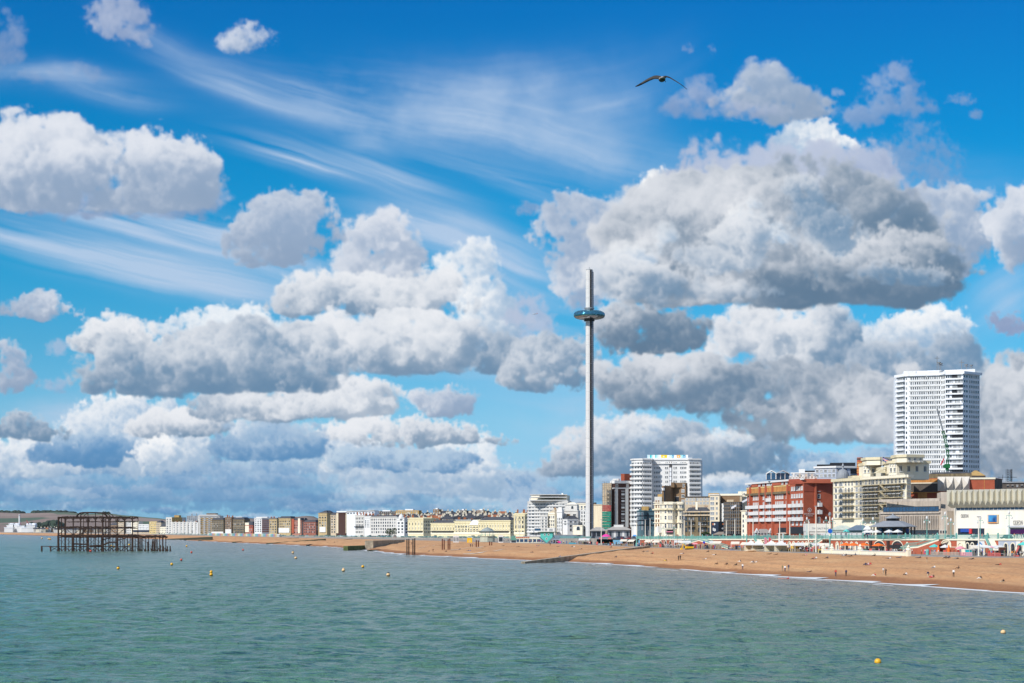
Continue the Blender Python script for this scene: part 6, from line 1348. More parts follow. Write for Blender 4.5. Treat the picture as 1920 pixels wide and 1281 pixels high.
def groynes():
    cm=mat('groyne_concrete',(.44,.38,.28),.95,.3,.35,stain=.35,bump=.4); dm=mat('weedy_timber',(.045,.05,.03),.95,.4,.4); gm=mat('green_weed',(.10,.13,.05),.95,.3,.5); top_=mat('groyne_top',(.46,.40,.31),.9,.15,.4)
    def wall(nm,lb,A,B_,w,h0,h1,m,mt=None,n=14,dz=-3):
        mb=MB(); 
        for i in range(n):
            p,q=A+(B_-A)*i/n,A+(B_-A)*(i+1)/n; s=Vector((-(q-p).y,(q-p).x,0)).normalized()*w/2
            za=h0+(h1-h0)*i/n; zb=h0+(h1-h0)*(i+1)/n
            P4=[p-s,q-s,q+s,p+s]; Z=[za,zb,zb,za]
            v=[(a.x,a.y,dz) for a in P4]+[(a.x,a.y,z_) for a,z_ in zip(P4,Z)]; b=len(mb.v); mb.v+=v
            for f,mi in(((0,1,5,4),0),((2,3,7,6),0),((3,0,4,7),0),((1,2,6,5),0),((4,5,6,7),1)): mb.f.append(tuple(b+k for k in f)); mb.m.append(mi)
        o=mb.build(nm,[mm(m),mm(mt or m)]); tag(o,lb,'groyne'); return o
    V=lambda x,y:Vector((x,y,0))
    wall('concrete_groyne','long concrete groyne running down the beach in front of the observation tower',V(4,708),V(56,806),1.6,.6,5.6,cm,top_,20)
    Ya=1180; wall('concrete_groyne','short thick concrete groyne half way up the beach left of the iron posts',V(px(692,Ya),Ya),V(px(752,1330),1330),5,zv(1014,Ya),zv(1012,1330),cm,cm,6)
    wall('weedy_groyne','low green weed-covered groyne end by the water left of the thick concrete groyne',V(px(648,1160),1160),V(px(692,1190),1190),3,zv(1024,1160),zv(1022.5,1190),gm,gm,5)
    wall('weedy_groyne','dark low groyne stub lying in the surf just left of the iron posts',V(px(690,1120),1120),V(px(722,1125),1125),2.5,.6,.9,dm,dm,4)
    L=[((313,1012.5),(398,1007.5),'farthest dark timber groyne reaching into the sea beside the wrecked pier'),((372,1014.5),(470,1006.8),'second dark timber groyne from the wrecked pier'),((345,1010.5),(452,1005.6),'thin far timber groyne before the white bay terrace'),((436,1018),(560,1009.4),'third dark timber groyne, below the brown stone terrace'),((500,1021.4),(610,1011.5),'timber groyne with a broad dark foot below the red terraces'),((575,1020),(660,1011.5),'thin timber groyne high on the beach below the yellow tower house')]
    for (u0,v0),(u1,v1),lb in L:
        Y0=on(lambda Y:shore(Y)-2,u0,700,6000) ; X0=px(u0,Y0)
        Y1=CAMZ; zt=3.6; Y1=F*(CAMZ-4.4)/(v1-HZ); X1=px(u1,Y1)
        wall('timber_groyne',lb,V(X0,Y0),V(X1,Y1),1.0,.9,4.9,dm,mat('groyne_cap',(.20,.17,.12),.9,.2,.4),10)
    pm=mat('boardwalk',(.62,.56,.48),.9,.1,.5)
    for i,pts in enumerate((((784,1027),(820,1022.5),(862,1019)),((844,1032),(880,1027.5),(930,1025)),((868,1039),(905,1035),(960,1030)))):
        mb=MB(); q=[]
        for u,v in pts:
            Y=1000.
            for _ in range(30): X=px(u,Y); Y=F*(CAMZ-beachz(X,Y)-.05)/(v-HZ)*.5+Y*.5
            q.append(Vector((px(u,Y),Y,beachz(px(u,Y),Y)+.14)))
        for a,b_ in zip(q,q[1:]):
            n=12
            for k in range(n):
                p0,p1=a+(b_-a)*k/n,a+(b_-a)*(k+1)/n; s=Vector((0,1.6,0)); f=lambda p:Vector((p.x,p.y,beachz(p.x,p.y)+.16)); mb.quad(f(p0-s),f(p1-s),f(p1+s),f(p0+s))
        o=mb.build('path',pm); o['kind']='structure'
def buoys():
    ym=mat('buoy_yellow',(.80,.42,.015),.35,.06,2,spec=.5); om=mat('buoy_faded',(.78,.52,.26),.5,.12,3); rm=mat('buoy_red',(.60,.09,.05),.5,.08,2); wk=mat('buoy_waterline',(.03,.03,.025),.8,.3,2)
    L=[(1646,1245,ym,.31,'bright yellow round buoy, nearest of all, low in the water'),(1881,1189,om,.30,'faded orange-cream round buoy at the right edge of the water'),(396,1081,ym,.42,'double yellow buoy stacked two high, largest of the left group'),
    (221.7,1069,ym,.42,'yellow buoy with a dark stained top, in open water left of the double one'),(322,1061.5,ym,.42,'yellow buoy between the red one and the double yellow buoy'),(339.8,1053,rm,.4,'red buoy just above a yellow one, left of the double yellow buoy') ,
    (340.3,1053.3,None,0,''),(169.8,1036,rm,.5,'red buoy directly below the wrecked pier'),(208.6,1025,ym,.4,'small yellow buoy seen among the piles, left one of a close pair'),(213.5,1027.5,ym,.5,'yellow buoy seen among the piles, right one of a close pair'),(242,1023.6,ym,.5,'small yellow buoy seen between the right piles of the wrecked pier'),(93.5,1027.3,rm,.4,'small red buoy by the landing stage of the wrecked pier'),(289.6,1031.5,rm,.4,'small red buoy among the broken piles at the right'),
    (78.5,1011,om,.6,'pale buoy far out beyond the wrecked pier, alone'),(91,1012,om,.6,'pale buoy far out beyond the wrecked pier, left of a close pair'),(94,1012.6,ym,.6,'pale yellow buoy far out beyond the wrecked pier, right of a close pair'),(350,1026,ym,.45,'small yellow buoy right of the wrecked pier'),(359,1038.3,rm,.42,'red buoy below the small yellow one, right of the wrecked pier'),(455.7,1033.6,rm,.42,'red buoy alone in mid water before the brown stone terrace'),(549.3,1039,om,.5,'stained orange buoy above a yellow one, before the red terraces'),(554.5,1049.5,om,.45,'faded yellow buoy below the stained orange one'),
    (644,1073,om,.45,'tall faded yellow buoy, left one of the three below the white terrace'),(680.3,1066,ym,.42,'clean yellow buoy, farthest of the three below the white terrace'),(728,1081.5,om,.45,'orange buoy with a dark cap, right one of the three below the white terrace')]
    for u,v,m,r,lb in L:
        if not m: continue
        Y=F*CAMZ/(v-HZ+ (r*.3)/1) ; Y=F*CAMZ/(v-HZ); r*=1+max(0,Y-300)/2500; o=empty('buoy',(px(u,Y),Y,r*.62+min(.35,max(0,Y-200)/1500)),R(u*7%360),lb,'buoy','mooring buoys on the sea')
        mb=MB(); mb.rev([(.02*r,-r)]+[(r*math.cos(t),r*math.sin(t)) for t in np.linspace(-1.4,1.4,11)]+[(.02*r,r)],(0,0,0),20); mb.build('float',m,o,smooth=True)
        mb=MB(); mb.rev([(r*.80,-.70*r),(r*.93,-.45*r),(r*.975,-.30*r),(r*.99,-.3*r)],(0,0,0),20,cap=False); mb.build('stained_band',wk,o)
        mb=MB(); mb.rev([(r*.22,r*.93),(r*.2,r*1.12),(r*.08,r*1.15)],(0,0,0),8); mb.build('ring',wk,o)
        if 395<u<397: mb=MB(); mb.rev([(.02,-r*.8)]+[(r*.85*math.cos(t),r*.85*math.sin(t)) for t in np.linspace(-1.2,1.4,9)],(0,0,1.55*r),16); mb.build('float',m,o,smooth=True)
        if u in(221.7,549.3,728,644): mb=MB(); mb.rev([(r*.62,.66*r),(r*.55,1.05*r),(r*.1,1.4*r)],(0,0,0),12); mb.build('cap',wk if u!=644 else m,o)
def gull():
    Y=50.; c=P(1241.5,148,Y); s=Y/F; o=empty('gull',c,0,'dark-winged gull gliding high over the sea with both wings bent down','gull')
    gm=mat('gull_grey',(.05,.048,.045),.8,.3,6); wm=mat('gull_white',(.42,.39,.37),.8,.15,6); bl=mat('gull_black',(.012,.012,.012),.7,.2,5)
    X=lambda u:(u-1241.5)*s; Z=lambda v:(148-v)*s
    # body: seen from behind and below, flying away, tail towards the viewer
    me=MB(); K=12; st=[(-.30,.010,-.03),(-.22,.05,-.03),(-.12,.062,-.02),(0,.075,-.01),(.12,.07,0),(.2,.05,.01),(.27,.04,.025),(.31,.03,.03),(.35,.008,.02)]
    for y,r,z in st:
        for k in range(K): a=2*math.pi*k/K; me.v.append((r*1.15*math.cos(a),y,z+r*.85*math.sin(a)))
    for i in range(len(st)-1):
        for k in range(K): j=(k+1)%K; me.f.append((i*K+k,i*K+j,(i+1)*K+j,(i+1)*K+k)); me.m.append(1 if math.sin(2*math.pi*k/K)>.1 else 0)
    me.f+= [tuple(range(K)),tuple((len(st)-1)*K+k for k in reversed(range(K)))]; me.m+=[0,0]
    # wings as part of one skin: leading and trailing edges with thickness
    def wing(pts,e):
        n=len(pts); b=len(me.v)
        for u,v,w,th,dy in pts:
            x,z=X(u),Z(v); me.v+= [(x,dy+w*.5,z+.004),(x,dy+w*.15,z+th),(x,dy-w*.5,z-.012-w*(.46 if e<0 else .22)),(x,dy+w*.12,z-th*.6)]
        for i in range(n-1):
            for k in range(4): j=(k+1)%4; me.f.append((b+i*4+k,b+i*4+j,b+(i+1)*4+j,b+(i+1)*4+k)); me.m.append(2 if i>=n-3 else (1 if k<1 else 0))
        me.f.append((b,b+1,b+2,b+3)); me.m.append(0)
    wing([(1240,143.5,.20,.03,.05),(1233,141.6,.19,.024,.07),(1227,141.2,.18,.02,.10),(1219,144.2,.17,.017,.12),(1211,149,.16,.014,.08),(1203,155,.13,.010,.0),(1196,160,.08,.007,-.05),(1191,163.3,.02,.003,-.09)],-1)
    wing([(1243,143.5,.20,.03,.05),(1249,142,.15,.022,.07),(1256,143.2,.12,.018,.10),(1263,147,.11,.015,.12),(1270,152,.09,.011,.08),(1276,157.5,.07,.008,.0),(1282,163,.05,.006,-.05),(1287.5,168.8,.015,.003,-.09)],1)
    b=me.build('body',[gm,wm,bl],o,smooth=True)
    mb=MB(); mb.quad((-.05,-.20,-.035),(.05,-.20,-.035),(.08,-.36,-.05),(-.08,-.36,-.05)); mb.quad((-.05,-.20,-.047),(-.08,-.36,-.056),(.08,-.36,-.056),(.05,-.20,-.047)); mb.build('tail',wm,o)
    mb=MB(); mb.rev([(.014,0),(.01,.03),(.002,.055)],(0,0,0),6); q=mb.build('beak',mat('beak_yellow',(.5,.3,.05),.5,.1,3),o); q.location=(0,.34,.015); q.rotation_euler=(R(-80),0,0)
    mb=MB(); mb.bar((.055,-.1,-.05),(.075,-.16,-.115),.012); mb.bar((.0,-.14,-.05),(.0,-.24,-.07),.01); mb.build('foot',bl,o)
def airliner():
    Y=14000.; c=P(1003,589,Y); o=empty('airliner',c,R(20),'tiny pale airliner crossing the sky left of the observation tower','aeroplane'); m=PL['bright']; r=mat('airliner_red',(.6,.15,.15),.5,.1,.1)
    mb=MB(); mb.tube([(-19,0,-1.5),(-17,0,-1),(15,0,2),(19,0,2.6)],[.5,2,2,.6],10); mb.build('fuselage',m,o)
    for e in(-1,1): mb=MB(); mb.quad((-4,0,0),(4,0,.5),(-3+0,e*17,1.5),(-6,e*17,1.5)); mb.quad((-4,0,-.4),(-6,e*17,1.3),(-3,e*17,1.3),(4,0,.1)); mb.build('wing',m,o)
    mb=MB(); mb.box(13,19,-.3,.3,2,8); mb.build('tail_fin',r,o); 
    for e in(-1,1): mb=MB(); mb.rev([(1.1,-2),(1.3,0),(.8,2)],(0,0,0),8); q=mb.build('engine',m,o); q.location=(0,e*6,-1.5); q.rotation_euler=(0,R(90),0)
def mooring_birds(): pass
# ---------------- seafront: arcades, railings, kiosks, parasols, boats ----------------
def frame_on(c,u,off=0.):
    Y=on(c,u); e=1.; d=Vector((c(Y+e)-c(Y-e),2*e,0)).normalized(); return Vector((c(Y)+off,Y,0)),d,Y
def arcades():
    # label, u0,u1, wall material, arch list (fractions, width in u, sill v, kind)
    S=[('red brick arcade of two storeys with big glazed arches under the pavilion terrace',1617,1707,'redlow',[(1626,7,0),(1648,22,1),(1680,24,1),(1701,4,0)]),
       ('red brick arcade wall behind the white outdoor stair',1707,1794,'redlow',[(1775,20,3)]),
       ('pale stone arcade bay with a tall blind arch right of the stair',1794,1810,'pale',[(1801,9,2)]),
       ('dark shop bays of the arcade with hanging signs',1810,1834,'black',[(1815,6,0),(1824,6,0)]),
       ('white arcade bay with a blue round arch',1834,1846,'bright',[(1838,10,4)]),
       ('red brick arcade bays with two white-edged arches',1846,1872,'redlow',[(1851,9,0),(1863,9,0)]),
       ('grey-blue arcade bays with arched openings near the right edge',1872,1905,'greyblue',[(1887,7,0),(1900,9,0)]),
       ('white arcade bay with a pale arch at the right edge',1905,1960,'bright',[(1912,10,0)]),
       ('arcade of small cream and brown gothic arches below the white restaurant',1559,1617,'redlow',[(1571,6,2),(1579.5,6,2),(1589,7,0),(1598,7,2),(1607,7,2)]),
       ('dark red arcade with pointed arches left of the turquoise lamp post',1470,1559,'redlow',[(1481,8,2),(1489,8,2),(1498,6,0),(1506,6,0),(1513,6,0),(1521,6,0),(1529,6,0),(1541,7,0),(1550,6,0)]),
       ('plain red brick promenade wall below the red hotel',1395,1470,'redlow',[(1412,6,0),(1430,6,0),(1448,6,0)]),
       ('red brick ramp wall with a long turquoise sloping rail',1300,1395,'redlow',[(1320,7,0),(1335,7,0)]),
       ('low red brick promenade wall behind the boats and beach stalls',1200,1300,'redlow',[(1212+9*i,5,0) for i in range(9)])]
    dg=PL['glass']
    for lb,u0,u1,m,L in S:
        A,_,Ya=frame_on(arc,u0); B_,_,Yb=frame_on(arc,u1); A,B_=A,B_
        o=empty('seafront_arcade',(A.x,A.y,4.85),0,lb,'arcade'); d=(B_-A); Lh=d.length; rz=math.atan2(d.y,d.x); M=Matrix.Rotation(rz,4,'Z'); ha,hb=deckz(Ya)-4.85+.02,deckz(Yb)-4.85+.02
        mb=MB(); v=[(0,0,0),(Lh,0,0),(Lh,0,hb),(0,0,ha),(0,.6,0),(Lh,.6,0),(Lh,.6,hb),(0,.6,ha)]; mb.v=[tuple(M@Vector(q)) for q in v]; mb.f=[(0,1,2,3),(3,2,6,7),(0,3,7,4),(1,5,6,2)]; mb.m=[0]*4; mb.build('wall',mm(m),o)
        mb=MB(); mb.v=[tuple(M@Vector(q)) for q in[(0,-.25,ha-.35),(Lh,-.25,hb-.35),(Lh,-.25,hb+.12),(0,-.25,ha+.12),(0,.5,ha+.12),(Lh,.5,hb+.12),(0,0,ha-.35),(Lh,0,hb-.35)]]; mb.f=[(0,1,2,3),(3,2,5,4),(6,7,1,0)]; mb.m=[0]*3; mb.build('coping',PL['pale'],o)
        if m=='redlow' and u0>1600: mb=MB(); mb.box(0,Lh,-.08,.0,ha*.48,ha*.48+.16,M=M); mb.build('string_course',PL['pale'],o)
        for uc,wu,kind in L:
            C,_,Yc=frame_on(arc,uc); x=(C-A).length*(1 if u0!=uc else 0); h=ha+(hb-ha)*x/Lh
            C0,_,_=frame_on(arc,uc-wu/2); C1,_,_=frame_on(arc,min(uc+wu/2,1958)); w=(C1-C0).length*.86; hh=h*.86 if kind in(1,) else h*.74; zb=.0
            if kind==3: hh=h*.45; zb=h*.45; w=min(w,9)
            rad=min(w/2,hh*.5); n=10; mb=MB()
            pts=[(-w/2,0),(w/2,0)]+[(w/2*math.cos(t),hh-rad+rad*math.sin(t)) for t in[math.pi*i/n for i in range(n+1)]]
            mb.quad(*[(q[0],-.03,zb+q[1]) for q in pts],mi=1)
            for i in range(n):
                t0,t1=math.pi*i/n,math.pi*(i+1)/n; th=.32; q=[(w/2*math.cos(t0),hh-rad+rad*math.sin(t0)),((w/2+th)*math.cos(t0),hh-rad+(rad+th)*math.sin(t0)),((w/2+th)*math.cos(t1),hh-rad+(rad+th)*math.sin(t1)),(w/2*math.cos(t1),hh-rad+rad*math.sin(t1))]
                mb.quad(*[(a,-.22,zb+c) for a,c in q]); mb.quad((q[3][0],-.22,zb+q[3][1]),(q[3][0],0,zb+q[3][1]),(q[0][0],0,zb+q[0][1]),(q[0][0],-.22,zb+q[0][1]))
            if kind!=3:
                for e in(-1,1): mb.box(min(e*w/2,e*(w/2+.3)),max(e*w/2,e*(w/2+.3)),-.22,0,zb,zb+hh-rad)
            if kind==1:
                mb.box(-w/2,w/2,-1.0,-.1,hh*.42,hh*.42+.12,mi=2); mb.box(-w/2,w/2,-1.0,-.95,hh*.42+.12,hh*.42+1,mi=2)
                for i in range(1,6): mb.box(-w/2+w*i/6-.07,-w/2+w*i/6+.07,-.1,-.03,0,hh*.42,mi=0)
            if kind in(0,) : mb.box(-.06,.06,-.08,-.03,zb,zb+hh,mi=2)
            fill=PL['pale'] if kind in(2,) else (PL['pale'] if kind==3 else dg); edge=PL['pale'] if kind!=4 else mat('arch_blue',(.03,.22,.55),.6,.1,1)
            if kind==4: fill=PL['bright']
            q=M@Vector((x,0,0)); mb.build('arch',[edge,fill,PL['iron']],o,(q.x,q.y,.02),rz)
            if kind==2: mb=MB(); mb.box(-w*.25,w*.25,-.1,-.03,0,hh*.7); mb.build('door',PL['glassl'],o,(q.x,q.y,.02),rz)
        if u0 in(1617,):
            for uc in(1633,1664): 
                C,_,_=frame_on(arc,uc); x=(C-A).length; q=M@Vector((x,0,0)); mb=MB(); mb.box(-.7,.7,-.5,0,0,ha-.3); mb.build('pier',PL['dark'],o,(q.x,q.y,0),rz)
def railings():
    tq=PL['turq']
    L=[(1195,1300,'turquoise cast iron railing along the upper promenade left of the ramp'),(1300,1395,'turquoise cast iron railing along the upper promenade above the ramp'),(1395,1470,'turquoise cast iron railing before the red hotel'),(1470,1559,'turquoise cast iron railing before the white restaurant'),(1559,1620,'turquoise railing of the deck with white banners'),(1620,1707,'turquoise railing of the pavilion terrace'),(1707,1794,'turquoise railing above the outdoor stair'),(1794,1872,'turquoise railing before the cinema shops'),(1872,1958,'turquoise railing at the right edge of the promenade')]
    for u0,u1,lb in L:
        Ya,Yb=on(arc,u0),on(arc,u1); n=max(6,int(abs(Ya-Yb)/2.2)); o=empty('promenade_railing',(arc(Ya),Ya,deckz(Ya)),0,lb,'railing'); org=Vector((arc(Ya),Ya,deckz(Ya)))
        for s in range(0,n,6):
            mb=MB(); e=min(n,s+6)
            for i in range(s,e):
                y0,y1=Ya+(Yb-Ya)*i/n,Ya+(Yb-Ya)*(i+1)/n; a=Vector((arc(y0)-.1,y0,deckz(y0)+.15))-org; b_=Vector((arc(y1)-.1,y1,deckz(y1)+.15))-org
                up=Vector((0,0,1.1)); mb.bar(a+up,b_+up,.12); mb.bar(a+up*.12,b_+up*.12,.10)
                for k in range(9): p=a+(b_-a)*k/9; mb.bar(p+up*.12,p+up,.055)
                mb.bar(a+up*.62,b_+up*.62,.05)
            mb.build('rail_panel',tq,o)
            p=Vector((arc(Ya+(Yb-Ya)*s/n)-.1,Ya+(Yb-Ya)*s/n,deckz(Ya+(Yb-Ya)*s/n)+.1))-org; mb=MB(); mb.box(p.x-.2,p.x+.2,p.y-.2,p.y+.2,p.z,p.z+1.45); mb.rev([(.24,0),(.26,.1),(.1,.35)],(p.x,p.y,p.z+1.45),8); mb.build('rail_post',tq,o)
    # ramp rail of the middle
    def ramp(lb,uA,zA,uB,zB,off=-2.6):
        A,_,Ya=frame_on(arc,uA,off); B_,_,Yb=frame_on(arc,uB,off); A.z,B_.z=zA,zB; o=empty('sloping_walk',A,0,lb,'ramp'); d=B_-A; n=max(5,int(d.length/2)); s=Vector((1.2,0,0)); mb=MB()
        mb.quad(Vector((0,0,0)),d,d+s*2,s*2); mb.quad(Vector((0,0,-.5)),d+Vector((0,0,-.5)),d,Vector((0,0,0))); mb.build('deck',PL['pale'],o)
        mb=MB(); up=Vector((0,0,1.1)); mb.bar(up,d+up,.14); mb.bar(up*.1,d+up*.1,.2)
        for i in range(n*4+1): p=d*i/(n*4); mb.bar(p,p+up,.06)
        mb.build('rail',tq,o); mb=MB()
        mb.quad(Vector((0,.02,-(zA-4.85))),Vector((d.x,d.y,-(zA-4.85))),Vector((d.x,d.y,d.z-.5)),Vector((0,0,-.5))); mb.build('side_wall',PL['redlow'],o)
    ramp('turquoise-railed ramp falling to the right from the middle of the upper promenade',1322,8.2,1378,5.2); ramp('turquoise-railed ramp falling to the left towards the beach stalls',1322,8.2,1290,6.1,-2.4)
    ramp('turquoise stair rail descending left of the white beach tents',1427,8.6,1436,6.,-2.5); ramp('turquoise stair rail rising before the pointed arches',1528,5.6,1556,9.0,-2.5); ramp('steep turquoise stair near the arches at the right edge',1864,9.6,1877,5.4,-2.5)
    ramp('lower flight of the white stair beside the two-storey arcade',1706,5.,1722,6.9,-3.4); ramp('middle landing flight of the white stair',1722,6.9,1742,7.2,-3.4); ramp('upper flight of the white stair reaching the terrace',1742,7.2,1782,9.4,-3.4)
def furniture():
    rr=random.Random(31)
    LZ=4.85
    def low(u,off): Y=on(lambda Y:arc(Y)+off,u); return Vector((px(u,Y),Y,LZ))
    def up(u,off): Y=on(lambda Y:arc(Y)+off,u); return Vector((px(u,Y),Y,deckz(Y)))
    # lamp posts
    def lamp(p,h,lb,style,g='lamp posts along the seafront'):
        o=empty('lamp_post',p,R(rr.uniform(-10,10)),lb,'lamp post',g); tq=PL['turq']
        if style=='ornate':
            mb=MB(); mb.rev([(.3,0),(.3,.7),(.16,.9),(.12,h*.4),(.1,h*.42),(.07,h)],(0,0,0),8); mb.build('post',tq,o)
            for e in(-1,1): mb=MB(); mb.tube([(0,0,h*.93),(e*.5,0,h*.98),(e*.8,0,h*.93),(e*.8,0,h*.88)],.07,5); mb.build('arm',tq,o); mb=MB(); mb.rev([(.08,.2),(.24,0),(.22,-.3),(.06,-.4)],(e*.8,0,h*.88),8); mb.build('lantern',PL['frame'],o)
            mb=MB(); mb.rev([(.12,0),(.3,.3),(.3,.7),(.05,1.1)],(0,0,h),8); mb.build('lantern',PL['frame'],o)
        elif style=='tall':
            mb=MB(); mb.rev([(.5,0),(.5,1.2),(.27,1.5),(.2,h*.5)],(0,0,0),8); mb.build('post',PL['turq'],o); mb=MB(); mb.rev([(.22,h*.45),(.15,h)],(0,0,0),8); mb.build('upper_post',PL['pale'],o)
            mb=MB(); mb.rev([(.3,0),(.5,.3),(.45,.9),(.1,1.4)],(0,0,h),8); mb.build('lantern',PL['glassl'],o)
        else:
            mb=MB(); mb.rev([(.24,0),(.20,h*.3),(.13,h)],(0,0,0),8); mb.build('post',mat('cream_post',(.78,.74,.64),.6,.05,1),o); mb=MB(); mb.box(-.5,.5,-.15,.15,h,h+.25); mb.build('floodlight',PL['steel'],o)
    for u,off,vt,st,lb in((1835,-13,970,'tall_white','tall cream mast on the lower promenade before the dark shop bays'),(1530,-12,950,'x','tall cream mast at the left end of the white terrace wall'),(1462,-10,975,'x','tall cream mast between the tents and the yellow kiosk'),(1516,-4,975,'x','slim cream mast before the salt white restaurant block'),
        (1127.5,-2,975,'x','tall cream mast with a floodlight beside the pink tent'),(974,-8,978,'x','white mast on the beach edge left of the upside-down house'),(1283,-6,975,'tall','turquoise and cream lamp column before the cream bow-fronted hotel'),(1400,-6,966,'tall','turquoise and cream lamp column at the left end of the red hotel'),(1556,-6,968,'tall','turquoise column with blue signs beside the white restaurant'),(1194,-4,980,'tall','turquoise lamp column left of the stalls'),(1210,6,975,'x','leaning pale mast before the teal hotel'),(1219,6,973,'x','second pale mast before the teal hotel'),(1296,8,974,'x','cream column before the shaded terrace'),(1313,8,980,'x','thick cream column with a flat top before the shaded terrace'),(1362,7,976,'x','slim turquoise column before the navy hoarding'),(1412,7,972,'x','slim pale column before the red hotel entrance'),(1481,7,976,'x','thin pale column before the glass restaurant of the red hotel'),(1378,8,974,'x','thin pale column before the black scaffolding')):
        p=low(u,off) if off<0 else up(u,off); h=zv(vt,p.y)-p.z; lamp(p,h,lb,'tall' if st=='tall' else 'x')
    for u,vt,lb in((1772,960,'ornate double lantern post before the grey concrete stair tower'),(1892,958,'ornate lantern post before the white cinema wall near the sign'),(1738,968,'slim lamp post before the ribbed concrete wall'),(1783,972,'slim lamp post at the corner of the concrete stair tower'),(1838,968,'slim lamp post before the left part of the cinema wall'),(1513,970,'lantern post before the plain brick side wall'),(1549,969,'lantern post right of the brick side wall'),(1561,971,'triple lantern post where the red and cream hotels meet'),(1618,972,'lantern post before the lower balconies of the cream hotel'),(1637,970,'lantern post left of the grey pavilion'),(1264,984,'small lantern post before the cream bow front'),(1243,986,'small lantern post before the pink shop sign')):
        p=up(u,3); h=zv(vt,p.y)-p.z-1; lamp(p,h,lb,'ornate')
    # parasols
    def parasol(p,m,r,h,lb,g,peak=.7):
        o=empty('parasol',p,0,lb,'parasol',g); mb=MB(); mb.rev([(.05,0),(.04,h+peak)],(0,0,0),6); mb.build('pole',PL['frame'],o); mb=MB(); n=8
        for i in range(n): a,b_=2*math.pi*i/n,2*math.pi*(i+1)/n; q0,q1=(r*math.cos(a),r*math.sin(a)),(r*math.cos(b_),r*math.sin(b_)); mb.quad((0,0,h+peak),(*q0,h),(*q1,h)); mb.quad((*q0,h),(*q0,h-.22),(*q1,h-.22),(*q1,h)); mb.quad((0,0,h+peak-.08),(*q1,h-.08),(*q0,h-.08))
        mb.build('canopy',m,o)
    orm=mat('parasol_orange',(.85,.16,.02),.8,.06,1); tqm=mat('parasol_turquoise',(.10,.55,.50),.8,.06,1); pk=mat('parasol_pink',(.80,.30,.36),.8,.06,1)
    for i,(u,off,lb) in enumerate(((1586,-9,'orange parasol, first from the left on the lower terrace'),(1600,-9,'orange parasol, second from the left on the lower terrace'),(1620,-7,'orange parasol, third from the left, before the small arch'),(1647,-7,'orange parasol, rightmost, before the left big arch'))): parasol(low(u,off),orm,2.,2.5,lb,'orange parasols behind the white terrace wall')
    for u,lb in((1626,'white parasol leftmost on the pavilion terrace'),(1634,'white parasol second from the left on the pavilion terrace'),(1644,'white parasol in the middle of the pavilion terrace'),(1667,'white parasol left one of the right pair under the pavilion'),(1683,'white parasol right one of the right pair under the pavilion')): parasol(up(u,1.5),PL['bright'],1.6,2.3,lb,'white parasols on the pavilion terrace')
    parasol(low(1752,-8),tqm,1.5,2.4,'turquoise parasol with white centre below the stair','parasols below the stair'); parasol(low(1772,-8),PL['bright'],1.4,2.3,'white parasol right of the turquoise one below the stair','parasols below the stair'); parasol(low(1801,-8),pk,1.5,2.,'pale pink parasol before the stone arch','parasols below the stair'); parasol(low(1918,-9),tqm,1.4,3.3,'turquoise parasol at the right edge','parasols at the right edge'); parasol(up(1587,2),tqm,1.1,2.6,'turquoise parasol on the banner deck','parasols on the banner deck')
    for u,lb in((1759.5,'orange beach flag cone left of the white parasol'),(1779,'orange beach flag cone right of the white parasol')):
        p=low(u,-9); mb=MB(); mb.rev([(.5,0),(.5,.3),(.42,1.4),(.12,2.9)],(0,0,0),8); tag(mb.build('banner_cone',orm,None,p),lb,'banner')
    for u,lb,mnm in((1433,'pink feather flag beside the white tents, left','parasol_pink'),(1441,'red feather flag beside the white tents, right','feather_red')):
        p=low(u,-8); m_=mat(mnm,(.75,.08,.12),.8,.05,1); o=empty('feather_flag',p,0,lb,'flag'); mb=MB(); mb.bar((0,0,0),(0,0,4.6),.07); mb.build('pole',PL['frame'],o); mb=MB(); mb.quad((.05,0,1.2),(.9,.1,1.3),(1.0,.1,3.8),(.5,.05,4.6),(.05,0,4.5)); mb.build('cloth',m_,o)
    # white terrace wall with urn finials
    A=Vector((px(1543,610),610,4.3)); B_=Vector((px(1702,543),543,4.3)); o=empty('terrace_wall',A,0,'long low white wall with pointed finials between the beach and the orange parasols','wall'); d=B_-A; rz=math.atan2(d.y,d.x); L=d.length
    M=Matrix.Rotation(rz,4,'Z'); mb=MB(); mb.box(0,L,0,.4,-.6,1.55,M=M); mb.build('wall',PL['pale'],o); mb=MB(); mb.box(-.1,L+.1,-.12,.52,1.55,1.72,M=M); mb.build('coping',PL['bright'],o)
    for t in(.0,.11,.46,1.): 
        q=M@Vector((L*t,.2,0)); mb=MB(); mb.box(-.7,.7,-.5,.5,-.6,2.1); mb.rev([(.8,0),(.8,.15),(.35,.6),(.5,.9),(.05,1.5)],(0,0,2.1),8); mb.build('finial_pier',PL['pale'],o,(q.x,q.y,0),rz)
    # pavilion with stepped grey roof
    Yp=622; c=Vector((px(1674,Yp),Yp,deckz(Yp))); o=empty('pavilion',c,R(22.5),'dark octagonal pavilion with a wide grey hipped roof and a small raised cupola roof','pavilion'); s=Yp/F; lz=lambda v:zv(v,Yp)-c.z
    mb=MB(); mb.rev([(5.2,0),(5.2,lz(987))],(0,0,0),8); mb.build('wall',PL['black'],o); mb=MB(); mb.rev([(7.6,lz(988.5)),(7.7,lz(987.5)),(3.0,lz(977))],(0,0,0),8,a0=0); mb.build('roof',PL['lead'],o)
    mb=MB(); mb.rev([(2.,lz(978)),(2.,lz(971.5))],(0,0,0),8); mb.build('cupola',PL['black'],o); mb=MB(); mb.rev([(2.6,lz(972.3)),(2.65,lz(971.5)),(.3,lz(965.5)),(.08,lz(962))],(0,0,0),8); mb.build('cupola_roof',PL['lead'],o)
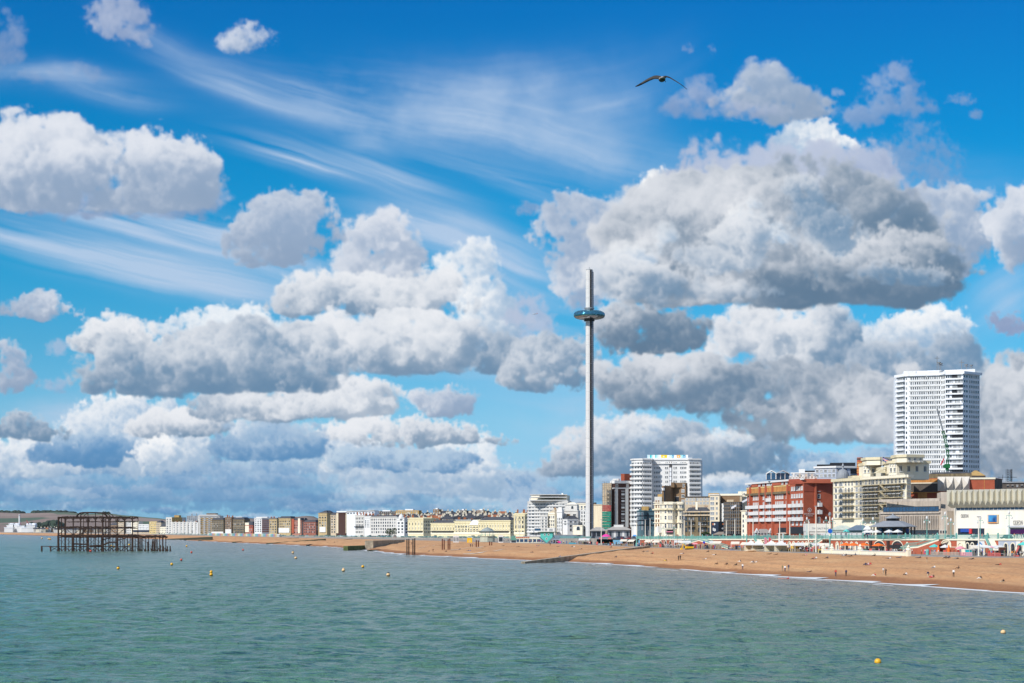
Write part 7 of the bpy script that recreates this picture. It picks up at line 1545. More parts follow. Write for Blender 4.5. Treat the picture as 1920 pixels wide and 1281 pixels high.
    for i in range(8): a=2*math.pi*i/8; mb=MB(); mb.box(-.12,.12,-.12,.12,0,lz(988)); mb.build('post',PL['iron'],o,(6.9*math.cos(a),6.9*math.sin(a),0))
    for i in range(5): a=math.pi*(1.05+i*.2); mb=MB(); mb.box(-.9,.9,-.05,.05,.3,lz(991)); mb.build('window',PL['glassb'],o,(5.2*math.cos(a),5.2*math.sin(a),0),a+math.pi/2)
    def hut(nm,lb,cat,u,Y,w,dp,z0,h,m,roof=None,rh=0.,rz=0.,over=.3,extra=None):
        p=Vector((px(u,Y),Y,z0)); o=empty(nm,p,rz,lb,cat); mb=MB(); mb.box(-w/2,w/2,-dp/2,dp/2,0,h); mb.build('wall',mm(m),o)
        if roof:
            mb=MB(); W,D=w/2+over,dp/2+over
            if rh>0:
                mb.quad((-W,-D,h),(W,-D,h),(W*.3,0,h+rh),(-W*.3,0,h+rh)); mb.quad((W,D,h),(-W,D,h),(-W*.3,0,h+rh),(W*.3,0,h+rh)); mb.quad((-W,-D,h),(-W*.3,0,h+rh),(-W,D,h)); mb.quad((W,-D,h),(W,D,h),(W*.3,0,h+rh)); mb.box(-W,W,-D,D,h-.15,h-.01)
            else: mb.box(-W,W,-D,D,h,h+.2)
            mb.build('roof',mm(roof),o)
        if extra: extra(o,w,dp,h)
        return o
    def shopwin(n=3,m='glass',z0=.5,z1=.8):
        def f(o,w,dp,h):
            for i in range(n): x=-w/2+w*(i+.5)/n; mb=MB(); mb.box(x-w/n*.4,x+w/n*.4,-dp/2-.05,-dp/2,h*z0*.3,h*z1); mb.build('window',mm(m),o)
        return f
    up_=lambda u,Y:deckz(Y)
    def salt(o,w,dp,h):
        shopwin(3,'glassl')(o,w,dp,h*.45); me=text_mesh('THE SALT ROOM',.95); me.materials.append(PL['lead']); t=bpy.data.objects.new('lettering',me); col.objects.link(t); t.parent=o; t.location=(1.2,-dp/2-.1,h*.68); t.rotation_euler=(R(90),0,0); t.scale=(1.0,1,1)
        mb=MB(); mb.box(-w/2-.15,w/2+.15,-dp/2-.3,dp/2,h*.52,h+.1); mb.build('fascia',mat('restaurant_fascia',(.66,.65,.62),.7,.05,.4),o); mb=MB(); mb.box(-w/2,-w/2+.9,-dp/2-.4,-dp/2-.1,0,h); mb.build('pier',PL['bright'],o)
        t.location=(1.2,-dp/2-.34,h*.66)
    hut('restaurant','flat-roofed white restaurant block with a lettered fascia before the brick side wall','restaurant',1532,735,9.2,6,deckz(735),zv(983,735)-deckz(735),'white','white',0,0,.1,salt)
    hut('glasshouse','pale green glasshouse range left of the blue-roofed building','glasshouse',1580,700,8,5,deckz(700),3.4,mat('glasshouse_green',(.45,.52,.46),.5,.15,.6),mat('glasshouse_roof',(.50,.56,.52),.4,.15,.6),1.5,0,.2,shopwin(6,'glassl'))
    hut('blue_roofed_building','low building with a blue slate roof and green framed windows left of the grey pavilion','building',1612,668,7.4,6,deckz(668),3.1,mat('green_glass_wall',(.14,.28,.26),.4,.2,.6),mat('blue_slate',(.14,.20,.27),.7,.15,.4),1.7,0,.5,shopwin(6,'glassl'))
    hut('gabled_porch','small white pointed porch between the blue roof and the grey pavilion','porch',1626,640,1.8,1.5,deckz(640),3.2,'bright','bright',1.2,0,.3,shopwin(1,'glassb'))
    # white victorian shelter
    def shel(o,w,dp,h):
        for i in range(7): x=-w/2+w*i/6; mb=MB(); mb.bar((x,-dp/2-.6,0),(x,-dp/2-.6,h),.14); mb.build('post',PL['cool'],o)
        for x in(-w/2+.9,w/2-.9):
            mb=MB(); mb.quad((x-1.,-dp/2-.7,h),(x+1.,-dp/2-.7,h),(x,-dp/2-.7,h+1.9)); mb.quad((x-1.,-dp/2-.7,h),(x,-dp/2-.7,h+1.9),(x,0,h+1.9),(x-1,0,h)); mb.quad((x,-dp/2-.7,h+1.9),(x+1,-dp/2-.7,h),(x+1,0,h),(x,0,h+1.9)); mb.build('gable',PL['bright'],o)
            mb=MB(); mb.quad((x-.5,-dp/2-.75,h+.15),(x+.5,-dp/2-.75,h+.15),(x,-dp/2-.75,h+1.2)); mb.build('gable_window',PL['lead'],o)
        shopwin(6,'glassl')(o,w,dp,h)
    hut('seafront_shelter','grey and white Victorian shelter with two pointed gables before the red hotel','shelter',1431,800,7.4,3,deckz(800),2.6,'lead',mat('shelter_roof',(.30,.28,.27),.8,.15,.5),1.6,0,.5,shel)
    def flat(o,w,dp,h): 
        mb=MB(); mb.box(-w/2-.8,w/2+.8,-dp/2-.8,dp/2+.8,h+.01,h+.3); mb.build('roof',PL['olive'],o)
    hut('square_shelter','shelter with an overhanging dark hipped roof before the navy hoarding','shelter',1352,900,3.6,3,deckz(900),2.2,'black',mat('shelter_brown',(.30,.25,.20),.8,.15,.4),1.2,0,1.8,shopwin(3))
    hut('raised_platform_shelter','shelter on two thin white posts before the glass restaurant','shelter',1468,775,4.4,2,deckz(775)+1.7,.5,'olive','concrete',.5,0,.3,None)
    for u in(1460.5,1468): p=low(u,-3); mb=MB(); h=zv(1000,p.y)-p.z; mb.rev([(.2,0),(.16,h)],(0,0,0),8); tag(mb.build('support_post',PL['bright'],None,p),'white round post carrying the raised shelter, %s one'%('left' if u<1465 else 'right'),'post')
    # octagonal kiosk building by the tower, with arched windows
    def rot(o,w,dp,h):
        for i in range(5): x=-w/2+w*(i+.5)/5; mb=MB(); mb.box(x-.55,x+.55,-dp/2-.06,-dp/2,.6,h*.78); mb.build('window',PL['bright' if i%2 else 'glass'],o)
        mb=MB(); mb.box(-w*.22,w*.22,-dp*.2,dp*.2,h+1.3,h+2.7); mb.build('lantern',PL['bright'],o)
    hut('seafront_tollhouse','grey-walled pavilion with a broad hipped roof and a white lantern below the dark brick tower','pavilion',1160,1060,11.5,7,zv(1009,1060),zv(993.5,1060)-zv(1009,1060),'lead',mat('tollhouse_roof',(.36,.34,.32),.8,.1,.4),2.1,0,1.4,rot)
    hut('seafront_tollhouse','smaller twin pavilion with a grey hipped roof directly right of the observation tower foot','pavilion',1122,1140,8,6,zv(1009,1140),zv(995,1140)-zv(1009,1140),'lead',mat('tollhouse_roof',(.36,.34,.32)),2.,0,1.2,shopwin(3))
    # tower base building: grey-blue glass wall and a row of shops
    def base(o,w,dp,h):
        rr2=random.Random(4)
        for i in range(14): x=-w/2+w*(i+.5)/14; mb=MB(); mb.box(x-w/28*.92,x+w/28*.92,-dp/2-.08,-dp/2,h*.5,h*.98); mb.build('glass_panel',mat('screen_glass',(.22,.30,.36),.3,.15,.6),o)
        for i in range(9): x=-w/2+w*(i+.5)/9; mb=MB(); mb.box(x-w/18*.8,x+w/18*.8,-dp/2-.07,-dp/2,.1,h*.4); mb.build('shopfront',[PL['glass'],PL['black'],mat('shop_blue',(.05,.30,.45),.6,.1,.5)][i%3],o)
        for x,c,wd in((.36,'parasol_pink',.9),(.40,'parasol_pink',.9),(.45,'parasol_pink',.9),(.49,'parasol_pink',.9)): mb=MB(); mb.box(w*(x-.12)-wd/2,w*(x-.12)+wd/2,-dp/2-.16,-dp/2-.08,h*.52,h*.82); mb.build('sign_letter',mat('sign_red',(.75,.22,.20),.6,.05,1),o)
    hut('glass_wall_building','long low building with a pale grey-blue glass wall at the foot of the observation tower','building',1064,1085,17,6,4.8,zv(1003.5,1085)-4.8,'greyblue','concrete',0,0,.1,base)
    def base2(o,w,dp,h):
        for i in range(7): x=-w/2+w*(i+.5)/7; mb=MB(); mb.box(x-w/14*.85,x+w/14*.85,-dp/2-.07,-dp/2,.1,h*.5); mb.build('shopfront',PL['black'],o)
        for x in(-.35,-.1,.14,.4): mb=MB(); mb.box(w*x-.9,w*x+.9,-dp/2-.12,-dp/2,h*.55,h*.9); mb.build('sign',mat('sign_red',(.75,.22,.20)),o)
    hut('beach_shops','dark row of beach shops with small red signs right of the observation tower foot','shop',1117,1040,18,6,4.8,zv(1007,1040)-4.8,'lead','lead',0,0,.1,base2)
    hut('glass_cafe','low cafe with a red lettered fascia and glazed front below the art deco flats','cafe',994,1120,17,6,4.8,zv(1006.5,1120)-4.8,'pale','bright',0,0,.2,lambda o,w,dp,h:(shopwin(7,'glassb')(o,w,dp,h*.75),[ (lambda mb:(mb.box(-w/2+i*1.1+.5,-w/2+i*1.1+1.3,-dp/2-.15,-dp/2,h*.78,h*.93),mb.build('sign_letter',mat('sign_orange',(.65,.16,.06),.6,.05,1),o)))(MB()) for i in range(7)]))
    # upside-down house
    c=Vector((px(1026,1050),1050,4.9)); o=empty('upside_down_house',c,R(-8),'turquoise novelty house standing upside down on its roof ridge on the beach edge','novelty house'); tm=mat('house_turquoise',(.10,.50,.44),.7,.08,.6); s=1050/F
    h=zv(998.5,1050)-4.9; w=3.6; mb=MB(); mb.quad((-w*.9,-3,h),(-w*.9,-3,h*.55),(0,-3,.25),(w*.9,-3,h*.55),(w*.9,-3,h)); mb.quad((w*.9,-3,h),(w*.9,-3,h*.55),(w*.9,3,h*.55),(w*.9,3,h)); mb.quad((-w*.9,3,h),(-w*.9,3,h*.55),(-w*.9,-3,h*.55),(-w*.9,-3,h)); mb.quad((w*.9,3,h),(w*.9,3,h*.55),(0,3,.25),(-w*.9,3,h*.55),(-w*.9,3,h)); mb.build('wall',tm,o)
    mb=MB(); 
    for e in(-1,1): mb.quad((e*w*1.1,-3.5,h*.60),(0,-3.5,0),(0,3.5,0),(e*w*1.1,3.5,h*.60)); mb.quad((e*w*1.1,-3.5,h*.60),(e*w*1.1,-3.5,h*.52),(0,-3.5,-.4),(0,-3.5,0))
    mb.build('roof',PL['lead'],o); mb=MB(); mb.box(-w*1.3,w*1.5,-3.7,4.5,h,h+.35); mb.build('base_slab',mat('turf_slab',(.05,.09,.04),.9,.2,.5),o)
    for x,z in((-1.,h*.80),(1.1,h*.80),(0,h*.42)): mb=MB(); mb.box(x-.45,x+.45,-3.08,-3.0,z-.5,z+.5); mb.box(x-.28,x+.28,-3.12,-3.08,z-.32,z+.32,mi=1); mb.build('window',[PL['bright'],PL['glass']],o)
    # bandstand
    c=Vector((px(914,1170),1170,5.)); o=empty('bandstand',c,0,'pale Victorian bandstand with a domed canopy on slim columns before the cream terraces','bandstand'); lz=lambda v:zv(v,1170)-5
    mb=MB(); mb.rev([(4.4,0),(4.4,lz(1006)),(4.9,lz(1006)),(4.9,lz(1005))],(0,0,0),8); mb.build('base',mat('bandstand_base',(.45,.48,.40),.8,.1,.5),o)
    for i in range(8): a=2*math.pi*(i+.5)/8; mb=MB(); mb.bar((3.6*math.cos(a),3.6*math.sin(a),lz(1006)),(3.6*math.cos(a),3.6*math.sin(a),lz(996)),.2); mb.build('column',PL['turq'],o)
    mb=MB(); mb.rev([(4.5,lz(996.4)),(4.4,lz(995.8)),(3.,lz(993.5)),(2.7,lz(992)),(1.6,lz(990.4)),(.5,lz(989.4)),(.1,lz(987.5))],(0,0,0),16); mb.build('roof',mat('bandstand_roof',(.30,.34,.33),.6,.15,.5),o)
    mb=MB()
    for i in range(24): a=2*math.pi*i/24; mb.bar((4.3*math.cos(a),4.3*math.sin(a),lz(1005)),(4.3*math.cos(a),4.3*math.sin(a),lz(1002.3)),.07)
    mb.rev([(4.35,lz(1002.3)),(4.35,lz(1002))],(0,0,0),24,cap=False); mb.build('railing',PL['turq'],o)
    # coloured kiosks
    yk=mat('kiosk_yellow',(.85,.50,.015),.6,.05,.6)
    hut('yellow_container','bright yellow cabin on the beach edge below the red hotel','cabin',1493,655,3.6,2.6,4.7,zv(1022,655)-4.7,yk,yk,0,R(-6),.05,lambda o,w,dp,h:(lambda mb:(mb.box(.2,1.5,-dp/2-.04,-dp/2,.5,1.2),mb.build('hatch',PL['lead'],o)))(MB()))
    hut('yellow_counter','small yellow counter with an orange canopy left of the yellow cabin','stall',1480,662,2.2,1.6,4.7,1.2,yk,mat('canopy_orange',(.75,.33,.12),.8,.1,.6),0,0,.1,None)
    hut('yellow_kiosk','yellow box kiosk standing on the beach edge before the glazed cream terrace','kiosk',880.5,1140,2.9,2.4,4.7,zv(1009,1140)-4.7,yk,yk,0,0,.05,lambda o,w,dp,h:(lambda mb:(mb.box(-.5,.5,-dp/2-.04,-dp/2,.2,1.4),mb.build('door',PL['gold'],o)))(MB()))
    hut('white_kiosk','white box kiosk left of the yellow kiosk','kiosk',855,1160,3.4,2.4,4.7,zv(1005,1160)-4.7,'bright','bright',0,0,.05,shopwin(2,'glassl')); hut('pale_kiosk','pale cabin with a green door right of the bandstand','kiosk',939,1130,2.8,2.4,4.7,zv(1004.5,1130)-4.7,'bright','cool',0,0,.05,shopwin(1)); hut('white_peaked_hut','white peaked hut with a green roof left of the glazed cafe','kiosk',963,1110,3.4,3,4.7,1.7,'bright',mat('green_roof',(.10,.24,.18),.7,.1,.5),2.3,0,.2,shopwin(1))
    hut('orange_crate_stall','small orange stall left of the white terrace wall','stall',1538,612,1.3,1,4.7,1.2,'gold',yk,0,0,.05,shopwin(1,'glass'))
    hut('turquoise_bar','turquoise beach bar counter before the dark arcade shops','bar',1817,548,2.0,1.6,4.8,1.7,mat('bar_turquoise',(.02,.48,.52),.5,.08,.6),'bright',0,0,.1,None); hut('grey_bar','dark glazed beach bar right of the turquoise counter','bar',1830,546,2.1,1.6,4.8,1.8,'lead','bright',0,0,.15,shopwin(2))
    hut('brown_kiosk','dark brown timber kiosk near the right edge','kiosk',1879,538,1.6,1.4,4.8,2.3,mat('kiosk_brown',(.13,.04,.02),.7,.15,.6),'wood',0,0,.1,shopwin(1))
    # white sail canopy, striped canopy
    for pts,m_,lb in((((1828,2.9),(1850,3.1),(1866,2.2),(1842,2.3)),'bright','white stretched sail canopy over the bar terrace'),(((1856,2.9),(1874,2.7),(1874,2.2),(1856,2.3)),'parasol_pink','pink and blue striped awning right of the white sail'),((1898,3.0),(1912,3.4),(1922,2.4),(1902,2.2)) and (((1898,3.0),(1912,3.4),(1922,2.4),(1902,2.2)),'bright','white pointed awning by the right edge')):
        Yq=546; o=empty('awning',(px(pts[0][0],Yq),Yq,4.8),0,lb,'awning'); mb=MB(); q=[Vector((px(u,Yq)-px(pts[0][0],Yq),(1.5 if i in(0,1) else -1.2),z)) for i,(u,z) in enumerate(pts)]; mb.quad(*q); mb.quad(*[p_+Vector((0,0,-.08)) for p_ in reversed(q)]); mb.build('canopy',PL[m_] if m_ in PL else mat(m_,(.7,.2,.3)),o)
        for p_ in q: mb=MB(); mb.bar((p_.x,p_.y,0),tuple(p_),.08); mb.build('pole',PL['frame'],o)
    # red/white tilted slide, dustbins
    p=low(1906,-10); mb=MB(); mb.box(-.6,.6,-.4,.4,0,.4); mb.bar((-.6,0,.2),(1.4,0,4.2),1.0,.25); tag(mb.build('red_ride',mat('ride_red',(.65,.14,.12),.6,.1,.6),None,p),'leaning red and pink fairground ride part near the right edge','ride')
    p=low(1739,-12); mb=MB(); mb.rev([(.45,0),(.5,1.1),(.5,1.2),(.3,1.6),(.05,1.7)],(0,0,0),10); tag(mb.build('litter_bin',PL['turq'],None,p),'round green litter bin with a white dome at the beach edge','bin')
    # low picket fence
    o=None
    for u0,u1,lb,m_ in((1745,1800,'low grey picket fence along the beach edge below the stair','concrete'),(1800,1822,'low pink fence before the turquoise bar','parasol_pink'),(1852,1876,'low red fence before the striped awning','ride_red'),(1245,1262,'low grey fence behind the boats','concrete')):
        A=low(u0,-14 if u0>1300 else -4); B_=low(u1,-14 if u0>1300 else -4); o=empty('picket_fence',A,0,lb,'fence'); d=B_-A; mb=MB(); n=int(d.length/.28)
        mb.bar((0,0,.9),d+Vector((0,0,.9)),.07)
        for i in range(n+1): q=d*i/n; mb.bar(q,q+Vector((0,0,1.)),.09)
        mb.build('pickets',PL[m_] if m_ in PL else mat(m_,(.65,.14,.12)),o)
    # white tents
    for u,lb in((1408,'white peaked tent, leftmost below the red hotel'),(1421,'white peaked tent, second from the left'),(1446,'white peaked tent in the middle of the row, left of the white door panels'),(1465,'white peaked tent, rightmost beside the yellow cabin')):
        Y=672-(u-1408)*.25; z=4.8; o=empty('peaked_tent',(px(u,Y),Y,z),0,lb,'tent','white tents below the red hotel'); mb=MB(); w=1.5 if u!=1446 else 1.9; w=2.1
        n=[(-w,-w),(w,-w),(w,w),(-w,w)]
        for i in range(4): a,c=n[i],n[(i+1)%4]; m0=((a[0]*.45),(a[1]*.45)); m1=((c[0]*.45),(c[1]*.45)); mb.quad((*a,2.3),(*c,2.3),(*m1,2.8),(*m0,2.8)); mb.quad((*m0,2.8),(*m1,2.8),(0,0,3.8)); mb.quad((*a,2.3),(*a,2.0),(*c,2.0),(*c,2.3))
        mb.build('canopy',PL['bright'],o)
        for a in n: mb=MB(); mb.bar((*a,0),(*a,2.2),.08); mb.build('pole',PL['frame'],o)
        mb=MB(); mb.quad((-w,w,0),(w,w,0),(w,w,2.2),(-w,w,2.2)); mb.build('side_cloth',PL['cream'],o)
    # pink marquee by the tower
    c=Vector((px(1136.5,1045),1045,7.2)); o=empty('pink_tent',c,0,'bright pink domed tent standing left of the grey tollhouse pavilion','tent'); pm=mat('tent_pink',(.85,.05,.35),.7,.06,.6); mb=MB(); mb.rev([(2.7,1.0),(2.3,1.6),(1.2,2.3),(.1,2.7)],(0,0,0),10); mb.rev([(2.7,1.0),(2.5,.4)],(0,0,0),10,cap=False); mb.build('canopy',pm,o,smooth=False)
    for i in range(4): a=2*math.pi*(i+.5)/4; mb=MB(); mb.bar((2.1*math.cos(a),2.1*math.sin(a),-1),(2.1*math.cos(a),2.1*math.sin(a),1.2),.1); mb.build('pole',PL['frame'],o)
    # concrete bunker steps with stair, huts in timber
    hut('stone_bastion','dark stone bastion with a sloping top below the tollhouse pavilion','bastion',1182,940,7.2,4,4.6,zv(1013.5,940)-4.6,mat('bastion_stone',(.16,.12,.09),.95,.25,.4,stain=.3),'olive',0,R(-10),.1,None)
    mb=MB(); r=.55*1.; mb.rev([(.03,-r)]+[(r*math.cos(t),r*math.sin(t)) for t in np.linspace(-1.3,1.3,9)]+[(.03,r)],(0,0,0),14); p=Vector((px(1184,880),880,zv(1022.8,880))); tag(mb.build('red_ball',mat('ball_red',(.75,.03,.02),.5,.05,1),None,p,smooth=True),'round bright red ball marker before the stone bastion','marker')
    for i,u in enumerate((1309.5,1317.5,1327.5,1334,1343.5,1350)):
        Y=752; hut('timber_hut',['pale timber beach hut, first from the left in the row of six','pale timber beach hut, second from the left in the row of six','pale timber beach hut, third from the left in the row of six','pale timber beach hut, fourth from the left in the row of six','pale timber beach hut, fifth from the left in the row of six','pale timber beach hut, last on the right in the row of six'][i],'beach hut',u,Y-i*2,1.05 if i%2 else .9,1.2,4.6,zv(1021.5,Y)-4.6,mat('hut_timber',(.42,.33,.24),.85,.15,.6),'concrete',0,0,.06,lambda o,w,dp,h:(lambda mb:(mb.box(-w*.3,w*.3,-dp/2-.04,-dp/2,.1,h*.7),mb.build('door',PL['wood'],o)))(MB()))
    for i,(u,v0,m_,w,lb) in enumerate(((1324,1014.5,'parasol_blue',2.6,'blue canopy above the timber huts'),(1303,1018,'parasol_pink',2.2,'pink canopy left of the timber huts'),(1337,1018,'canopy_green',1.6,'green and white canopy above the timber huts'),(1250,1013.5,'canopy_cream',3.6,'long cream awning over the stalls behind the boats'),(1268,1016,'canopy_cream',2.2,'cream awning left of the pink canopy'),(1305,1015,'canopy_cream',2.2,'pale awning over the sloping walk'),(1073,1016.5,'canopy_cyan',3.6,'cyan stall with a white skirt before the glass wall building'),(1048,1015,'canopy_magenta',2.0,'magenta and white parasol-like stall beside the upside-down house'),(1134,1015.5,'canopy_yellow',2.4,'yellow inflatable roof before the dark beach shops'),(1190,1003,'canopy_sky',2.,'sky blue stall roof right of the tollhouse pavilion'))):
        C={'parasol_blue':(.02,.03,.45),'parasol_pink':(.8,.3,.36),'canopy_green':(.2,.5,.12),'canopy_cream':(.80,.72,.60),'canopy_cyan':(.05,.40,.55),'canopy_magenta':(.75,.02,.25),'canopy_yellow':(.8,.6,.03),'canopy_sky':(.10,.35,.75)}[m_]
        Y={0:770,1:780,2:762,3:860,4:830,5:790,6:1020,7:1030,8:1010,9:990}[i]; z=4.7 if i!=9 else 7.4; h=zv(v0,Y)-z; o=empty('stall',(px(u,Y),Y,z),0,lb,'stall'); mb=MB(); mb.quad((-w/2,-1.2,h-.5),(w/2,-1.2,h-.5),(w*.35,0,h),(-w*.35,0,h)); mb.quad((w/2,1.2,h-.5),(-w/2,1.2,h-.5),(-w*.35,0,h),(w*.35,0,h)); mb.quad((-w/2,-1.2,h-.5),(-w/2,-1.2,h-.9),(w/2,-1.2,h-.9),(w/2,-1.2,h-.5)); mb.quad((w/2,-1.2,h-.5),(w/2,1.2,h-.5),(w*.35,0,h)); mb.quad((-w/2,-1.2,h-.5),(-w*.35,0,h),(-w/2,1.2,h-.5)); mb.build('canopy',mat(m_,C,.8,.08,.8),o)
        for sx in(-1,1):
            for sy in(-1,1): mb=MB(); mb.bar((sx*w*.46,sy*1.1,0),(sx*w*.46,sy*1.1,h-.5),.09); mb.build('pole',PL['frame'],o)
        mb=MB(); mb.box(-w*.42,w*.42,-.9,-.2,0,1.); mb.build('counter',PL['frame' if i%2 else 'wood'],o)
    # boats hauled up
    def boat(u,v,L,m,lb,rz):
        Y=880.
        for _ in range(30): Y=.5*Y+.5*F*(CAMZ-4.75)/(v-HZ)
        o=empty('beached_boat',(px(u,Y),Y,4.78),rz,lb,'boat','boats hauled up on the shingle'); me=MB(); st=[(-1,.25,.5),(-.8,.75,.55),(-.3,1,.6),(.3,.95,.6),(.75,.6,.68),(1,.04,.82)]; K=6
        for t,w,h in st:
            for k in range(K+1): a=math.pi*k/K; me.v.append((t*L/2,-math.cos(a)*w*.85,(1-math.sin(a))*h*.95))
        for i in range(len(st)-1):
            for k in range(K): me.f.append((i*(K+1)+k,i*(K+1)+k+1,(i+1)*(K+1)+k+1,(i+1)*(K+1)+k)); me.m.append(0)
        me.f.append(tuple(range(K+1))); me.m.append(0); me.build('hull',m,o)
        mb=MB(); mb.box(-L*.42,L*.3,-.6,.6,.42,.5); mb.build('thwart',PL['wood'],o); mb=MB(); mb.box(-L/2,L/2,-.02,.02,-.06,.12); mb.build('keel',PL['lead'],o)
    bw=PL['bright']; bb=mat('boat_blue',(.08,.14,.30),.6,.1,.8); by=mat('boat_ochre',(.55,.35,.10),.6,.1,.8)
    for i,(u,v,L,m,rz,lb) in enumerate(((1131,1021.5,4.5,bw,.1,'white boat hull, leftmost, before the dark beach shops'),(1156,1022.5,4.6,bw,.2,'white boat left of the stone bastion'),(1177,1023.3,4.,bw,-.1,'white boat directly before the stone bastion'),(1195,1024,4.4,bb,.1,'blue boat right of the red ball'),(1208,1024.3,4.,bw,.05,'white boat second right of the red ball'),(1220,1024.8,4.6,bw,-.2,'white boat in the middle of the boat row'),(1232,1025,3.6,by,.1,'ochre boat between white ones'),(1245,1025.6,4.6,bb,.1,'long blue boat with white trim before the cream awning'),(1256,1025.8,4.2,bw,-.1,'white boat right of the long blue one'),(1270,1026.3,3.6,by,.2,'ochre boat, rightmost of the row'),(1417,1034,3.8*1.7,PL['pale'],0,'large pale boat-shaped platform on the shingle below the white tents'))): boat(u,v,L,m,lb,rz)
    # yellow beach digger
    p=Vector((px(1293,745),745,4.5)); o=empty('beach_digger',p,R(15),'small yellow digger parked on the shingle left of the timber huts','digger'); mb=MB(); mb.box(-1.6,1.4,-.7,.7,.5,1.3); mb.build('body',yk,o); mb=MB(); mb.box(-.4,.7,-.6,.6,1.3,2.2); mb.build('cab',PL['glass'],o); mb=MB(); mb.bar((-1.4,0,1.1),(-2.6,0,2.3),.25); mb.bar((-2.6,0,2.3),(-3.2,0,.4),.22); mb.box(-3.6,-2.9,-.5,.5,.1,.6); mb.build('arm',yk,o)
    for sy in(-1,1): mb=MB(); mb.box(-1.5,1.5,sy*.75-.2,sy*.75+.2,0,.55); mb.build('track',PL['iron'],o)
    # white banners on deck
    for i in range(8): 
        u=1543+i*9.5+(2 if i>3 else 0); p=up(u,1.2); mb=MB(); mb.box(-.65,.65,-.05,.05,.2,2.0); mb.bar((-.65,0,0),(-.65,0,2.1),.08); mb.bar((.65,0,0),(.65,0,2.1),.08); tag(mb.build('white_windbreak',PL['bright'],None,p),'white windbreak panel in the row along the deck above the small gothic arches','windbreak','white windbreaks on the deck')
    for u,v,lb in((1551,997,'blue round sign on the turquoise column'),):
        p=up(1556,-6.4); mb=MB(); me=mb; mb.rev([(.02,0),(.75,0),(.75,.08),(.02,.08)],(0,0,0),16); o=mb.build('round_sign',mat('sign_blue',(.01,.12,.55),.5,.05,1),None,(p.x,p.y-.4,zv(996,p.y))); o.rotation_euler=(R(90),0,0); tag(o,lb,'sign')
    p=up(1553,-6); me=text_mesh('0',2.6,.5); me.materials.append(PL['bright'])
    o=bpy.data.objects.new('number_sign',me); col.objects.link(o); o.location=(px(1551,635),635,5.3); o.rotation_euler=(R(90),0,0); tag(o,'large white figure nought before the gothic arches','sign')
    # painted beach huts far along the lower promenade
    hc=[('white',(.55,.54,.51)),('mint green',(.20,.42,.35)),('pale blue',(.18,.32,.44)),('pink',(.48,.24,.25)),('lemon',(.50,.42,.20)),('turquoise',(.08,.33,.31))]; pro={}
    for i in range(46):
        nm,c=hc[(i*7+i//5)%6]; u=392+i*2.9; Y=on(lambda Y:arc(Y)-3,u); p=Vector((px(u,Y),Y,4.85)); lb='%s painted beach hut in the long row before the dark stone and red terraces'%nm
        if nm not in pro:
            o=empty('beach_hut',p,R(70),lb,'beach hut',lb); m_=mat('hut_'+nm.replace(' ','_'),c,.7,.06,.5); mb=MB(); mb.box(-1.6,1.6,-1.6,1.6,-.5,1.9); mb.build('wall',m_,o); mb=MB(); mb.quad((-1.9,-1.9,1.8),(0,-1.9,2.9),(0,1.9,2.9),(-1.9,1.9,1.8)); mb.quad((0,-1.9,2.9),(1.9,-1.9,1.8),(1.9,1.9,1.8),(0,1.9,2.9)); mb.quad((-1.6,-1.6,1.9),(1.6,-1.6,1.9),(0,-1.6,2.8)); mb.build('roof',m_,o); mb=MB(); mb.box(-.6,.6,-1.66,-1.6,0,2.1); mb.build('door',PL['bright'],o); pro[nm]=o
        else: o=copy_tree(pro[nm],p,R(70),lb,lb); o['category']='beach hut'
    # railing of the esplanade west of the tower
    o=empty('promenade_railing',(arc(1000),1000,deckz(1000)),0,'long turquoise railing along the esplanade west of the observation tower','railing'); og=Vector((arc(1000),1000,deckz(1000)))
    for s in range(30):
        mb=MB(); 
        for k in range(12):
            y0=1000*(3.4**((s*12+k)/360)); y1=1000*(3.4**((s*12+k+1)/360)); a=Vector((arc(y0)+.3,y0,deckz(y0)+.3))-og; b_=Vector((arc(y1)+.3,y1,deckz(y1)+.3))-og; up_v=Vector((0,0,1.)); mb.bar(a+up_v,b_+up_v,.14); mb.bar(a+up_v*.5,b_+up_v*.5,.08); mb.bar(a,a+up_v,.16); mb.bar((a+b_)/2,(a+b_)/2+up_v,.1)
        mb.build('rail_panel',PL['turq'],o)
    # cafe tables, sign boards, masts: small things that crowd the lower promenade
    def table(): 
        o=empty('cafe_table',(0,0,0)); mb=MB(); mb.rev([(.45,.72),(.45,.76)],(0,0,0),10); mb.build('tabletop',PL['bright'],o); mb=MB(); mb.rev([(.25,0),(.05,.05),(.05,.72)],(0,0,0),8); mb.build('leg',PL['iron'],o); mb=MB()
        for e in(-1,1): mb.box(e*.8-.22,e*.8+.22,-.22,.22,.42,.47); mb.box(e*1.0-.02,e*1.0+.02,-.22,.22,.47,.9); mb.bar((e*.65,0,0),(e*.65,0,.42),.05); mb.bar((e*.95,0,0),(e*.95,0,.42),.05)
        for k in(0,1): pass
        mb.build('seat',PL['lead'],o); return o
    def board(c):
        o=empty('sign_board',(0,0,0)); mb=MB(); mb.quad((-.45,-.3,0),(.45,-.3,0),(.45,0,1.5),(-.45,0,1.5)); mb.quad((.45,.3,0),(-.45,.3,0),(-.45,0,1.5),(.45,0,1.5)); mb.build('frame',PL['wood'],o); mb=MB(); mb.quad((-.38,-.29,.1),(.38,-.29,.1),(.38,-.03,1.4),(-.38,-.03,1.4)); mb.build('board',c,o); return o
